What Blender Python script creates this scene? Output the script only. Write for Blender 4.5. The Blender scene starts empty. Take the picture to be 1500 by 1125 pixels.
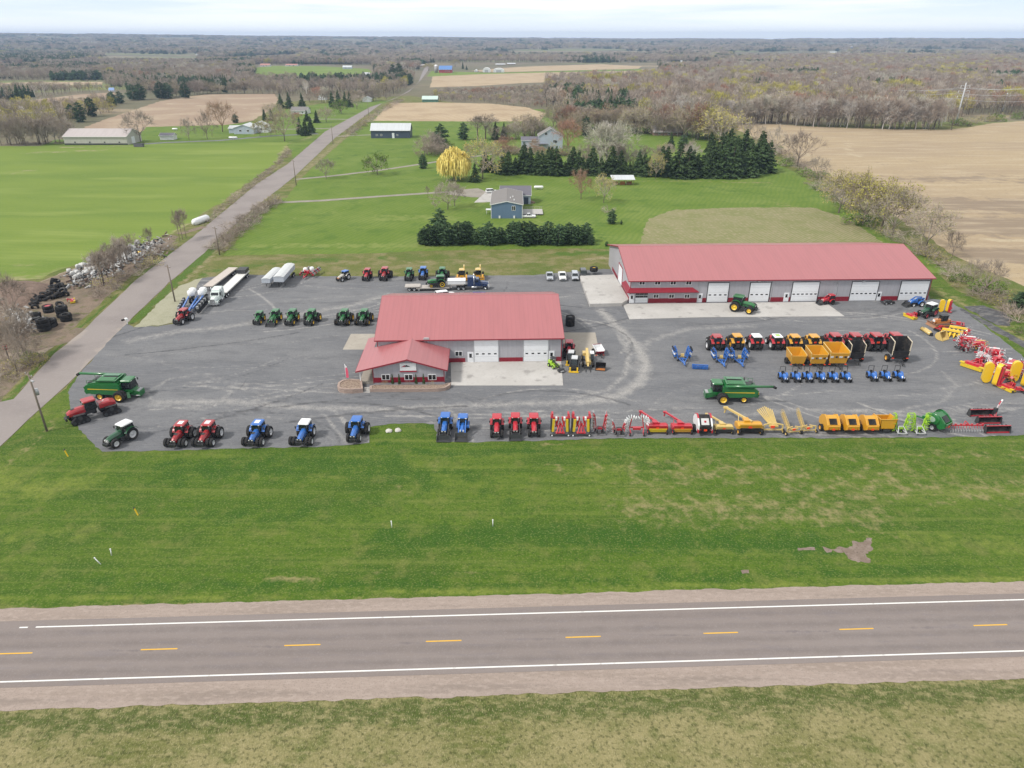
import bpy, bmesh, math, random
import numpy as np
from mathutils import Vector, Matrix, geometry
random.seed(7); RNG = np.random.default_rng(11)
SC = bpy.context.scene
COL = SC.collection
PI = math.pi
# ------------------------------------------------------------------ camera and survey of the site
CAM_H = 59.0; PITCH = math.radians(25.9); FPX = 1040.0
cam = bpy.data.cameras.new('camera'); camo = bpy.data.objects.new('camera', cam); COL.objects.link(camo)
camo.location = (0,0, CAM_H); camo.rotation_euler = (PI/2 - PITCH,0,0)
cam.sensor_width = 36.0; cam.lens = 36.0*FPX/1500.0; cam.clip_start = 1.0; cam.clip_end = 60000.0
SC.camera = camo
_s, _c = math.sin(PITCH), math.cos(PITCH)
def at(u, v, z=0.0):
 """survey: the map position whose photo bearing is (u, v) at height z"""
 a = (u - 750.0)/FPX; b = (562.5 - v)/FPX
 dx, dy, dz = a, _c + b*_s,-_s + b*_c
 t = (z - CAM_H)/dz
 return Vector((dx*t, dy*t, z))
def hz(X, Y, v):
 """height over map point X, Y that is seen at photo row v"""
 b = (562.5 - v)/FPX
 return CAM_H + Y*(-_s + b*_c)/(_c + b*_s)
def px_per_m(v):
 Y = at(750, v).y
 return FPX/(Y*_c + CAM_H*_s)
YAW = math.radians(1.9)          # the building fronts run this much off the camera's square
# ------------------------------------------------------------------ materials
MATS = {}
def L(h):
 """sRGB triple 0-255 -> linear"""
 r = []
 for c in h:
  c = c/255.0
  r.append(c/12.92 if c <= 0.04045 else ((c + 0.055)/1.055)**2.4)
 return (*r,1.0)
def new_mat(name):
 m = bpy.data.materials.new(name); m.use_nodes = True
 nt = m.node_tree; b = nt.nodes['Principled BSDF']
 MATS[name] = m
 return m, nt, b
def node(nt, t, **kw):
 n = nt.nodes.new(t)
 for k, v in kw.items(): setattr(n, k, v)
 return n
def mixc(nt, fac, a, b, blend='MIX'):
 n = node(nt, 'ShaderNodeMix', data_type='RGBA', blend_type=blend)
 for s, v in ((0, fac),(6, a),(7, b)):
  if hasattr(v, 'links'): nt.links.new(v, n.inputs[s])
  else: n.inputs[s].default_value = v
 return n.outputs[2]
def mathn(nt, op, a, b=None, clamp=False):
 n = node(nt, 'ShaderNodeMath', operation=op, use_clamp=clamp)
 for s, v in ((0, a),(1, b)):
  if v is None: continue
  if hasattr(v, 'links'): nt.links.new(v, n.inputs[s])
  else: n.inputs[s].default_value = v
 return n.outputs[0]
def smooth(nt, val, lo, hi):
 n = node(nt, 'ShaderNodeMapRange', interpolation_type='SMOOTHSTEP')
 nt.links.new(val, n.inputs[0]); n.inputs[1].default_value = lo; n.inputs[2].default_value = hi
 return n.outputs[0]
def coords(nt, scale=(1,1,1), rot=0.0, off=(0,0,0)):
 tc = node(nt, 'ShaderNodeTexCoord'); mp = node(nt, 'ShaderNodeMapping')
 mp.inputs['Scale'].default_value = scale; mp.inputs['Rotation'].default_value = (0,0, rot); mp.inputs['Location'].default_value = off
 nt.links.new(tc.outputs['Object'], mp.inputs[0])
 return mp.outputs[0]
def noise(nt, vec, scale, detail=4, rough=0.55, dist=0.0):
 n = node(nt, 'ShaderNodeTexNoise'); n.inputs['Scale'].default_value = scale
 n.inputs['Detail'].default_value = detail; n.inputs['Roughness'].default_value = rough; n.inputs['Distortion'].default_value = dist
 nt.links.new(vec, n.inputs['Vector'])
 return n.outputs['Fac']
def tone(c, k, ds):
 y = 0.3*c[0] + 0.6*c[1] + 0.1*c[2]
 return tuple(k*(a*(1 - ds) + y*ds) for a in c[:3]) + (1,)
def ground_mat(name, base, layers, rough=0.95, bump=None, spec=0.2, k_=1.0, ds=0.0):
 """layers: ('noise', scale, detail, lo, hi, color, strength, stretch, rot) | ('attr', name, color, strength, noise scale, lo, hi)
  | ('wave', scale, distortion, color, strength, rot, lo, hi)"""
 m, nt, b = new_mat(name)
 col = tone(base, k_, ds); k = 0
 layers = [tuple(tone(q, k_, ds) if isinstance(q, tuple) and len(q) == 4 else q for q in l) for l in layers]
 for l in layers:
  k += 1
  if l[0] == 'noise':
   _, sc, det, lo, hi, c, st, stretch, rot = l
   v = coords(nt, stretch, rot,(k*13.7, k*7.1,0))
   f = smooth(nt, noise(nt, v, sc, det), lo, hi)
  elif l[0] == 'attr':
   _, an, c, st, sc, lo, hi = l
   a = node(nt, 'ShaderNodeAttribute', attribute_name=an)
   nz = noise(nt, coords(nt,(1,1,1),0,(k*5.3,0,0)), sc,5,0.65)
   f = smooth(nt, mathn(nt, 'ADD', a.outputs['Fac'], mathn(nt, 'MULTIPLY', mathn(nt, 'SUBTRACT', nz,0.5),0.85 if an in ('wear', 'stain', 'tyre', 'track') else 1.7)), lo, hi)
  else:
   _, sc, dist, c, st, rot, lo, hi = l
   w = node(nt, 'ShaderNodeTexWave', wave_type='BANDS', bands_direction='X')
   w.inputs['Scale'].default_value = sc; w.inputs['Distortion'].default_value = dist
   w.inputs['Detail'].default_value = 3; w.inputs['Detail Scale'].default_value = 0.6
   nt.links.new(coords(nt,(1,1,1), rot), w.inputs[0])
   f = smooth(nt, w.outputs['Fac'], lo, hi)
  col = mixc(nt, mathn(nt, 'MULTIPLY', f, st), col, c)
 if hasattr(col, 'links'): nt.links.new(col, b.inputs['Base Color'])
 else: b.inputs['Base Color'].default_value = col
 b.inputs['Roughness'].default_value = rough; b.inputs['Specular IOR Level'].default_value = spec
 if bump:
  bn = node(nt, 'ShaderNodeBump'); bn.inputs['Strength'].default_value = bump[1]; bn.inputs['Distance'].default_value = bump[2]
  nt.links.new(noise(nt, coords(nt), bump[0],4,0.7), bn.inputs['Height']); nt.links.new(bn.outputs[0], b.inputs['Normal'])
 return m
def paint(name, rgb, rough=0.45, metal=0.0, dirt=0.25, spec=0.5, dirtcol=(0.20,0.17,0.14,1), scale=1.3, coat=None):
 """painted or moulded surface with a little dust on it"""
 if name in MATS: return MATS[name]
 m, nt, b = new_mat(name)
 v = coords(nt)
 f = smooth(nt, noise(nt, v, scale,5,0.65),0.45,0.8)
 c = mixc(nt, mathn(nt, 'MULTIPLY', f, dirt),(*rgb,1), dirtcol)
 nt.links.new(c, b.inputs['Base Color'])
 b.inputs['Metallic'].default_value = metal; b.inputs['Specular IOR Level'].default_value = spec
 if coat is None: coat = 0.7 if 'enamel' in name or 'paint' in name else 0.0
 b.inputs['Coat Weight'].default_value = coat; b.inputs['Coat Roughness'].default_value = 0.18; b.inputs['Coat IOR'].default_value = 1.5
 r = mathn(nt, 'ADD', mathn(nt, 'MULTIPLY', f,0.25), rough, True)
 nt.links.new(r, b.inputs['Roughness'])
 return m
def leafy(name, c1, c2, c3=None, rough=0.8, trans=0.0, scale=0.35):
 """foliage or bark: colour varies over the plant and from plant to plant"""
 if name in MATS: return MATS[name]
 m, nt, b = new_mat(name)
 oi = node(nt, 'ShaderNodeObjectInfo')
 col = mixc(nt, smooth(nt, noise(nt, coords(nt), scale,4,0.7),0.3,0.7),(*c1,1),(*c2,1))
 if c3:
  col = mixc(nt, smooth(nt, oi.outputs['Random'],0.1,1.0), col,(*c3,1))
 hv = node(nt, 'ShaderNodeHueSaturation')
 rr = node(nt, 'ShaderNodeTexWhiteNoise', noise_dimensions='1D'); nt.links.new(oi.outputs['Random'], rr.inputs['W'])
 nt.links.new(mathn(nt, 'ADD', mathn(nt, 'MULTIPLY', rr.outputs['Value'],0.5),0.75), hv.inputs['Value'])
 nt.links.new(col, hv.inputs['Color']); nt.links.new(hv.outputs[0], b.inputs['Base Color'])
 b.inputs['Roughness'].default_value = rough; b.inputs['Specular IOR Level'].default_value = 0.2
 return m
# ------------------------------------------------------------------ mesh builder
class MB:
 def __init__(s): s.v = []; s.f = []; s.m = []; s.sm = []
 def add(s, vs, fs, mat=0, sm=False):
  o = len(s.v); s.v += [tuple(p) for p in vs]
  for f in fs: s.f.append(tuple(i + o for i in f)); s.m.append(mat); s.sm.append(sm)
  return s
 def box(s, c, d, mat=0, rot=None, top=(1,1), shift=(0,0)):
  x, y, z = d[0]/2, d[1]/2, d[2]/2
  vs = []
  for (a, b_, e) in ((-1,-1,-1),(1,-1,-1),(1,1,-1),(-1,1,-1),(-1,-1,1),(1,-1,1),(1,1,1),(-1,1,1)):
   p = Vector((a*x*(top[0] if e > 0 else 1) + (shift[0] if e > 0 else 0), b_*y*(top[1] if e > 0 else 1) + (shift[1] if e > 0 else 0), e*z))
   if rot is not None: p = rot @ p
   vs.append(p + Vector(c))
  return s.add(vs,[(0,3,2,1),(4,5,6,7),(0,1,5,4),(1,2,6,5),(2,3,7,6),(3,0,4,7)], mat)
 def bar(s, p0, p1, w, h=None, mat=0):
  """rectangular bar from p0 to p1"""
  p0, p1 = Vector(p0), Vector(p1); d = p1 - p0
  if d.length < 1e-6: return s
  q = d.to_track_quat('X', 'Z').to_matrix()
  return s.box((p0 + p1)/2,(d.length, w, h or w), mat, q)
 def prism(s, prof, y0, y1, mat=0, y0b=None, y1b=None):
  """x-z outline pulled along y"""
  n = len(prof)
  vs = [(x, y0, z) for x, z in prof] + [(x, y1, z) for x, z in prof]
  fs = [tuple(range(n)), tuple(range(2*n - 1, n - 1,-1))] + [(i, i + n,(i + 1) % n + n,(i + 1) % n) for i in range(n)]
  return s.add(vs, fs, mat)
 def loft(s, secs, mat=0, sm=False, caps=True):
  n = len(secs[0]); vs = [p for sec in secs for p in sec]; fs = []
  for k in range(len(secs) - 1):
   for i in range(n):
    j = (i + 1) % n
    fs.append((k*n + i, k*n + j,(k + 1)*n + j,(k + 1)*n + i))
  if caps: fs += [tuple(range(n - 1,-1,-1)), tuple(range((len(secs) - 1)*n, len(secs)*n))]
  return s.add(vs, fs, mat, sm)
 def cyl(s, p0, p1, r0, r1=None, n=12, mat=0, caps=True, sm=True):
  p0, p1 = Vector(p0), Vector(p1); r1 = r0 if r1 is None else r1
  q = (p1 - p0).to_track_quat('Z', 'Y').to_matrix()
  ring = [q @ Vector((math.cos(2*PI*i/n), math.sin(2*PI*i/n),0)) for i in range(n)]
  o = len(s.v); s.v += [tuple(p0 + r*r0) for r in ring] + [tuple(p1 + r*r1) for r in ring]
  for i in range(n):
   j = (i + 1) % n; s.f.append((o + i, o + j, o + n + j, o + n + i)); s.m.append(mat); s.sm.append(sm)
  if caps:
   s.f += [tuple(range(o + n - 1, o - 1,-1)), tuple(range(o + n, o + 2*n))]; s.m += [mat, mat]; s.sm += [False, False]
  return s
 def tube(s, pts, r, n=8, mat=0):
  for a, b in zip(pts[:-1], pts[1:]): s.cyl(a, b, r, r, n, mat)
  return s
 def lathe(s, prof, c, axis='Y', n=24, mat=0, lug=0.0, sm=True, arc=(0,2*PI)):
  """prof: (radius, along axis)"""
  vs = []; closed = abs(arc[1] - arc[0] - 2*PI) < 1e-6; m = n if closed else n + 1
  for i in range(m):
   a = arc[0] + (arc[1] - arc[0])*i/n
   for r, t in prof:
    rr = r*(1 + (lug if i % 2 else 0)) if lug and r == max(p[0] for p in prof) else r
    if axis == 'Y': p = (rr*math.cos(a), t, rr*math.sin(a))
    elif axis == 'X': p = (t, rr*math.cos(a), rr*math.sin(a))
    else: p = (rr*math.cos(a), rr*math.sin(a), t)
    vs.append((p[0] + c[0], p[1] + c[1], p[2] + c[2]))
  k = len(prof); fs = []
  for i in range(n):
   j = (i + 1) % m
   for q in range(k - 1): fs.append((i*k + q, i*k + q + 1, j*k + q + 1, j*k + q))
  return s.add(vs, fs, mat, sm)
 def quad(s, a, b, c, d, mat=0): return s.add([a, b, c, d],[(0,1,2,3)], mat)
 def mesh(s, name, mats):
  me = bpy.data.meshes.new(name)
  me.from_pydata(s.v,[], s.f)
  for m in mats: me.materials.append(m)
  me.polygons.foreach_set('material_index', s.m); me.polygons.foreach_set('use_smooth', s.sm)
  bm = bmesh.new(); bm.from_mesh(me); bmesh.ops.recalc_face_normals(bm, faces=bm.faces); bm.to_mesh(me); bm.free()
  return me
 def build(s, name, mats, parent=None, loc=None):
  if not isinstance(mats,(list, tuple)): mats = [mats]
  o = bpy.data.objects.new(name, s.mesh(name, mats)); COL.objects.link(o)
  if parent is not None: o.parent = parent
  if loc is not None: o.location = loc
  return o
def tag(o, label, cat, group=None):
 o['label'] = label; o['category'] = cat
 if group: o['group'] = group
 return o
def struct(o, kind='structure'): o['kind'] = kind; return o
def empty(name, loc=(0,0,0), rz=0.0):
 o = bpy.data.objects.new(name, None); o.empty_display_size = 0.3; COL.objects.link(o)
 o.location = loc; o.rotation_euler = (0,0, rz)
 return o
KIDS = {}
def copy_tree(o, parent=None, kids=None):
 c = o.copy(); COL.objects.link(c); c.parent = parent
 for ch in [k for k in KIDCACHE.get(o.name,[])]: copy_tree(ch, c)
 return c
KIDCACHE = {}
PROTO = {}
def spawn(key, fn, name, label, cat, loc, heading=0.0, group=None, scale=1.0):
 """one thing; the first of a kind is built, the others are copies with copies of their parts"""
 if key in PROTO:
  r = copy_tree(PROTO[key]); r.name = name
 else:
  r = empty(name); fn(r); PROTO[key] = r
  def note(o):
   ch = list(o.children)
   if ch: KIDCACHE[o.name] = ch
   for c_ in ch: note(c_)
  note(r)
 r.location = loc; r.rotation_euler = (0,0, math.radians(heading)); r.scale = (scale,)*3
 for k in ('label', 'category', 'group'):
  if k in r: del r[k]
 return tag(r, label, cat, group)
# ------------------------------------------------------------------ common materials
BLACK = paint('black rubber',(0.022,0.022,0.024),0.8, dirt=0.35, spec=0.2)
DARK = paint('dark steel',(0.035,0.037,0.04),0.5, dirt=0.2)
STEEL = paint('bare steel',(0.42,0.43,0.44),0.45, metal=0.3)
GLASS = paint('tinted cab glass',(0.012,0.018,0.02),0.12, dirt=0.05, spec=0.6)
WHITE = paint('white enamel',(0.78,0.79,0.80),0.4, dirt=0.1)
CHROME = paint('bright metal',(0.62,0.64,0.66),0.25, metal=0.7)
SILVER = paint('silver rim paint',(0.55,0.56,0.58),0.4, dirt=0.2)
JGREEN = paint('leaf green enamel',(0.010,0.135,0.030),0.3, dirt=0.1)
JYEL = paint('bright yellow enamel',(0.78,0.50,0.015),0.4, dirt=0.12)
RED = paint('tractor red enamel',(0.36,0.014,0.020),0.3, dirt=0.1)
REDD = paint('implement red enamel',(0.46,0.014,0.030),0.4, dirt=0.15)
BLUE = paint('tractor blue enamel',(0.022,0.135,0.47),0.3, dirt=0.08)
DGREEN = paint('dark green enamel',(0.012,0.085,0.035),0.3, dirt=0.1)
YEL = paint('golden yellow enamel',(0.62,0.31,0.018),0.42, dirt=0.15)
PALEY = paint('faded yellow enamel',(0.62,0.45,0.15),0.5, dirt=0.25)
ORANGE = paint('rusty orange enamel',(0.52,0.19,0.05),0.5, dirt=0.4)
LIME = paint('lime green enamel',(0.32,0.55,0.03),0.4, dirt=0.15)
SMV = paint('orange red reflector',(0.85,0.07,0.02),0.4, dirt=0)
LAMP = paint('clear lamp lens',(0.75,0.76,0.74),0.15, dirt=0)
TARP = paint('yellow rubber curtain',(0.66,0.47,0.02),0.55, dirt=0.2)
# ------------------------------------------------------------------ terrain
from mathutils import noise as mnoise
def relief(x, y):
 """height of the land: flat round the yard, low wooded ridges towards the horizon"""
 r = math.hypot(x, y)
 if r < 2600: return 0.0
 a = math.atan2(x, y)
 t = min(1,(r - 2600)/6400.0); t = t*t*(3 - 2*t)
 amp = 72 + 42*max(0, min(1,(0.12 - a)/0.75)) - 12*max(0, min(1,(a + 0.1)/0.5))
 n = mnoise.fractal(Vector((x*0.00042, y*0.00042,3.1)),0.9,2.0,5)
 n2 = mnoise.fractal(Vector((x*0.0016, y*0.0016,8.0)),0.9,2.0,4)
 return max(0.0, t*(amp*0.80 + amp*0.13*n + 5.0*n2))
def build_ground():
 radii = [0,40,90,180,360,700,1200,1800,2400] + [2600 + 240*i for i in range(37)]
 seg = 220; vs = [(0,0,0)]; fs = []
 for r in radii[1:]:
  for k in range(seg):
   a = 2*PI*k/seg; x, y = r*math.sin(a), r*math.cos(a)
   vs.append((x, y, relief(x, y)))
 for k in range(seg): fs.append((0,1 + (k + 1) % seg,1 + k))
 for i in range(len(radii) - 2):
  o = 1 + i*seg
  for k in range(seg):
   j = (k + 1) % seg
   fs.append((o + k, o + j, o + seg + j, o + seg + k))
 m = MB(); m.add(vs, fs,0, True)
 mat = ground_mat('woodland floor',(0.19,0.16,0.11,1),[
  ('noise',0.004,5,0.45,0.62,(0.10,0.11,0.055,1),0.6,(1,1,1),0),
  ('noise',0.0011,4,0.55,0.62,(0.20,0.24,0.08,1),0.9,(1,2.2,1),0.2),
  ('noise',0.0016,4,0.56,0.62,(0.34,0.27,0.18,1),0.9,(1,2.5,1),-0.3),
  ('noise',0.03,5,0.40,0.70,(0.13,0.125,0.075,1),0.6,(1,1,1),0),
  ('noise',0.4,5,0.42,0.7,(0.11,0.10,0.065,1),0.5,(1,1,1),0)])
 return struct(m.build('ground', mat))
build_ground()
def inside(P, poly):
 x, y = P[:,0], P[:,1]; r = np.zeros(len(P), bool); n = len(poly)
 for i in range(n):
  x0, y0 = poly[i]; x1, y1 = poly[(i + 1) % n]
  c = ((y0 > y) != (y1 > y)) & (x < (x1 - x0)*(y - y0)/((y1 - y0) or 1e-9) + x0)
  r ^= c
 return r
def seg_dist(P, pts):
 d = np.full(len(P),1e9)
 for a, b in zip(pts[:-1], pts[1:]):
  a = np.array(a[:2]); b = np.array(b[:2]); ab = b - a
  t = np.clip(((P - a) @ ab)/max(1e-9, ab @ ab),0,1)
  d = np.minimum(d, np.hypot(*(P - a - t[:, None]*ab).T))
 return d
def W(pts): return [tuple(at(u, v))[:2] for u, v in pts]
def sheet(name, poly, z, mat, edge=3.0, jit=0.0, grid=None, attrs=None, kind='structure', relief_=None):
 """a flat area of ground: outline in map metres, made a little irregular, with strokes of wear stored on its points"""
 pts = []
 n = len(poly)
 for i in range(n):
  a = Vector(poly[i]); b = Vector(poly[(i + 1) % n]); d = (b - a).length
  k = max(1, min(700, int(d/edge))) if jit else 1
  nrm = Vector((-(b - a).y,(b - a).x)).normalized() if d > 0 else Vector((0,0))
  for q in range(k):
   p = a.lerp(b, q/k)
   if jit:
    o = mnoise.fractal(Vector((p.x*0.4, p.y*0.4, z*50)),0.55,2.2,5)
    p = p + nrm*o*jit
   pts.append(p)
 V = [Vector((p.x, p.y)) for p in pts]
 if grid:
  A = np.array([tuple(p) for p in pts]); lo, hi = A.min(0), A.max(0)
  X, Y = np.meshgrid(np.arange(lo[0], hi[0], grid), np.arange(lo[1], hi[1], grid)); G = np.stack([X.ravel(), Y.ravel()],1)
  G = G[inside(G, A)]
  if len(G): V += [Vector(g) for g in G]
 r = geometry.delaunay_2d_cdt(V,[],[list(range(len(pts)))],1,1e-4)
 P = np.array([tuple(v) for v in r[0]])
 me = bpy.data.meshes.new(name)
 zz = np.full(len(P), z) if relief_ is None else z + np.array([relief_(*p) for p in P])
 me.from_pydata([(p[0], p[1], q) for p, q in zip(P, zz)],[],[tuple(f) for f in r[2]])
 for an, strokes in (attrs or {}).items():
  m = np.zeros(len(P))
  for (line, w, st, *wld) in strokes:
   line = line if wld else W(line); line = line if len(line) > 1 else line*2
   d = seg_dist(P, line); m = np.maximum(m, st*np.clip(1 - d/w,0,1)**0.8)
  at_ = me.attributes.new(an, 'FLOAT', 'POINT'); at_.data.foreach_set('value', m.astype(np.float32))
 me.materials.append(mat)
 o = bpy.data.objects.new(name, me); COL.objects.link(o)
 me.calc_loop_triangles()
 if me.polygons and me.polygons[0].normal.z < 0: me.flip_normals()
 return struct(o, kind)
FINE = (0.030,0.045,0.010,1)
LAWN = ground_mat('mown lawn',(0.098,0.180,0.015,1),[
 ('noise',0.05,4,0.42,0.66,(0.150,0.225,0.026,1),0.75,(0.35,1.2,1),-0.03),
 ('noise',0.09,5,0.48,0.66,(0.050,0.120,0.012,1),0.6,(0.5,1,1),0.4),
 ('wave',0.13,14.0,(0.055,0.130,0.013,1),0.28, PI/2,0.35,0.9),
 ('noise',0.30,6,0.50,0.70,(0.235,0.245,0.070,1),0.5,(1,1,1),0),
 ('noise',0.8,5,0.50,0.68,(0.055,0.13,0.012,1),0.55,(0.05,1.1,1),-0.035),('noise',0.55,5,0.52,0.68,(0.22,0.27,0.055,1),0.5,(0.04,1.2,1),-0.035),
 ('attr', 'dry',(0.40,0.335,0.165,1),0.88,0.55,0.40,0.90),
 ('attr', 'lush',(0.042,0.125,0.010,1),0.85,0.35,0.30,0.80),
 ('attr', 'pale',(0.24,0.30,0.05,1),0.75,0.35,0.30,0.8),
 ('noise',1.7,6,0.44,0.74,(0.035,0.085,0.009,1),0.55,(1,1,1),0),
 ('noise',4.2,5,0.50,0.68,(0.34,0.36,0.12,1),0.42,(1,1,1),0)], bump=(3.5,0.55,0.12), k_=0.68, ds=0)
YARDLAWN = ground_mat('house lawn',(0.142,0.222,0.024,1),[
 ('noise',0.05,4,0.42,0.66,(0.19,0.26,0.045,1),0.8,(1,1,1),0.5),
 ('wave',0.16,5.0,(0.085,0.18,0.018,1),0.30,0.4,0.3,0.8),
 ('noise',0.12,5,0.5,0.7,(0.07,0.155,0.014,1),0.55,(1,1,1),0),
 ('attr', 'dry',(0.34,0.29,0.14,1),0.85,0.35,0.35,0.8),
 ('attr', 'lush',(0.05,0.13,0.012,1),0.8,0.3,0.35,0.8),
 ('attr', 'pale',(0.25,0.30,0.075,1),0.6,0.3,0.35,0.7),
 ('noise',1.2,5,0.52,0.75,(0.25,0.27,0.08,1),0.4,(1,1,1),0)], bump=(2.0,0.4,0.12), k_=0.8, ds=0.04)
CROP = ground_mat('young green crop',(0.195,0.280,0.024,1),[
 ('noise',0.022,5,0.40,0.65,(0.135,0.225,0.018,1),0.75,(0.5,1.5,1),0.1),
 ('noise',0.035,5,0.52,0.68,(0.27,0.345,0.055,1),0.7,(0.35,1.6,1),0.05),
 ('attr', 'dry',(0.38,0.33,0.17,1),0.9,0.15,0.25,0.70),
 ('wave',0.10,3,(0.15,0.255,0.022,1),0.3, PI/2 + 0.12,0.4,0.9),
 ('noise',1.0,5,0.50,0.75,(0.26,0.33,0.06,1),0.4,(1,1,1),0)], bump=(2.0,0.35,0.12), k_=0.8, ds=0.1)
ROUGH = ground_mat('rough meadow',(0.155,0.175,0.045,1),[
 ('noise',0.25,6,0.42,0.62,(0.27,0.235,0.115,1),0.8,(0.8,1,1),0),
 ('noise',0.07,5,0.5,0.66,(0.10,0.155,0.022,1),0.8,(1,1,1),0),
 ('attr', 'lush',(0.075,0.155,0.016,1),0.9,0.2,0.35,0.7),
 ('attr', 'dry',(0.33,0.285,0.165,1),0.9,0.4,0.35,0.8),
 ('noise',1.6,6,0.5,0.72,(0.085,0.10,0.025,1),0.65,(1,1,1),0),
 ('noise',3.6,4,0.55,0.72,(0.38,0.34,0.18,1),0.5,(1,1,1),0)], bump=(1.5,0.7,0.25), k_=0.8, ds=0)
VERGE = ground_mat('roadside grass',(0.155,0.165,0.045,1),[
 ('noise',0.14,6,0.30,0.62,(0.34,0.295,0.14,1),0.75,(0.7,1,1),0),
 ('noise',0.35,5,0.48,0.66,(0.105,0.135,0.028,1),0.7,(1,1,1),0),
 ('attr', 'lush',(0.070,0.105,0.018,1),0.85,0.7,0.30,0.75),
 ('noise',1.1,6,0.45,0.7,(0.37,0.32,0.155,1),0.6,(0.6,1.4,1),0.5),
 ('noise',2.4,6,0.48,0.68,(0.065,0.072,0.02,1),0.7,(1,1,1),0),
 ('noise',6.0,4,0.52,0.70,(0.46,0.41,0.22,1),0.55,(1.8,0.7,1),0.7)], bump=(4.0,0.8,0.25), k_=0.9, ds=0.04)
STUBBLE = ground_mat('corn stubble',(0.43,0.325,0.185,1),[
 ('noise',0.012,5,0.42,0.62,(0.35,0.26,0.165,1),0.8,(0.4,1.6,1),0.02),
 ('attr', 'dark',(0.245,0.185,0.130,1),0.9,0.10,0.35,0.65),
 ('attr', 'pale',(0.52,0.43,0.28,1),0.8,0.10,0.40,0.8),
 ('wave',0.35,5,(0.34,0.255,0.16,1),0.35, PI/2,0.3,0.8),
 ('noise',0.10,6,0.45,0.68,(0.50,0.40,0.26,1),0.6,(0.35,1.8,1),0),
 ('noise',0.9,5,0.48,0.72,(0.27,0.205,0.13,1),0.6,(0.6,1.4,1),0)], bump=(1.2,0.6,0.25), k_=0.92, ds=0.12)
TILLED = ground_mat('tilled field',(0.37,0.275,0.195,1),[
 ('wave',0.035,2.5,(0.28,0.205,0.15,1),0.6,0.55,0.35,0.75),
 ('noise',0.02,5,0.45,0.65,(0.44,0.35,0.25,1),0.8,(1,1,1),0),
 ('attr', 'pale',(0.50,0.42,0.31,1),0.8,0.05,0.4,0.8),
 ('noise',0.4,5,0.45,0.7,(0.30,0.225,0.155,1),0.5,(1,1,1),0)], k_=0.9, ds=0)
STRAW = ground_mat('straw coloured field',(0.43,0.325,0.21,1),[
 ('wave',0.05,2.0,(0.50,0.41,0.28,1),0.75,0.42,0.35,0.75),
 ('noise',0.03,5,0.45,0.65,(0.35,0.26,0.165,1),0.7,(1,1,1),0),
 ('noise',0.4,5,0.45,0.7,(0.36,0.275,0.18,1),0.5,(1,1,1),0)], k_=0.92, ds=0)
PLOT = ground_mat('old garden plot',(0.28,0.245,0.135,1),[
 ('wave',0.30,1.2,(0.17,0.205,0.055,1),0.7,0.75,0.3,0.75),
 ('noise',0.09,5,0.42,0.64,(0.17,0.195,0.055,1),0.55,(1,1,1),0),
 ('noise',0.6,5,0.5,0.7,(0.37,0.31,0.20,1),0.6,(1,1,1),0)], bump=(1.5,0.5,0.2), k_=0.92, ds=0.05)
GRAVEL = ground_mat('crushed grey gravel',(0.205,0.212,0.232,1),[
 ('noise',0.05,6,0.42,0.66,(0.265,0.268,0.278,1),0.8,(0.4,1.4,1),0.1),
 ('noise',0.22,6,0.45,0.65,(0.165,0.170,0.188,1),0.6,(0.5,1.5,1),0),
 ('attr', 'wear',(0.50,0.475,0.44,1),0.85,0.7,0.40,1.0),
 ('attr', 'stain',(0.10,0.10,0.11,1),0.85,0.6,0.38,0.85),
 ('noise',1.4,6,0.45,0.72,(0.31,0.31,0.315,1),0.45,(0.3,1.8,1),0.08),
 ('noise',4.5,4,0.45,0.7,(0.13,0.135,0.15,1),0.5,(1,1,1),0)], bump=(6.0,0.5,0.06), k_=0.74, ds=0.3)
PALEGRAVEL = ground_mat('pale limestone gravel',(0.44,0.43,0.31,1),[
 ('noise',0.3,6,0.42,0.66,(0.36,0.36,0.24,1),0.8,(1,1,1),0),('noise',3.0,5,0.45,0.7,(0.52,0.50,0.40,1),0.6,(1,1,1),0)], k_=0.72, ds=0)
ASPHALT = ground_mat('weathered asphalt',(0.252,0.215,0.200,1),[
 ('noise',0.12,5,0.42,0.66,(0.285,0.247,0.232,1),0.8,(0.08,1.6,1),-0.038),
 ('attr', 'tyre',(0.195,0.168,0.158,1),0.75,0.5,0.28,0.95),
 ('attr', 'joint',(0.16,0.142,0.145,1),0.6,1.2,0.6,1.1),
 ('noise',0.9,6,0.5,0.72,(0.215,0.19,0.195,1),0.5,(0.25,1.5,1),0),
 ('noise',7.0,4,0.5,0.72,(0.33,0.30,0.30,1),0.4,(1,1,1),0)], rough=0.85, bump=(9.0,0.25,0.02), k_=0.83, ds=0)
LANE = ground_mat('worn side road asphalt',(0.350,0.308,0.290,1),[
 ('noise',0.10,6,0.40,0.66,(0.30,0.262,0.25,1),0.8,(1,1,1),0.9),
 ('attr', 'dirt',(0.44,0.38,0.33,1),0.8,0.3,0.35,0.9),
 ('noise',2.0,6,0.5,0.72,(0.40,0.36,0.355,1),0.5,(1,1,1),0)], rough=0.9, bump=(7.0,0.2,0.02), k_=0.76, ds=0.1)
SHOULDER = ground_mat('pinkish shoulder gravel',(0.415,0.332,0.283,1),[
 ('noise',0.5,6,0.42,0.66,(0.34,0.272,0.225,1),0.8,(0.12,1.7,1),-0.038),
 ('attr', 'track',(0.29,0.235,0.20,1),0.7,0.8,0.35,0.85),
 ('noise',2.2,6,0.45,0.7,(0.49,0.40,0.345,1),0.6,(0.5,1.3,1),0),
 ('noise',7.0,4,0.5,0.7,(0.25,0.20,0.17,1),0.5,(1,1,1),0)], bump=(8.0,0.5,0.04), k_=0.78, ds=0.1)
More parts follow.
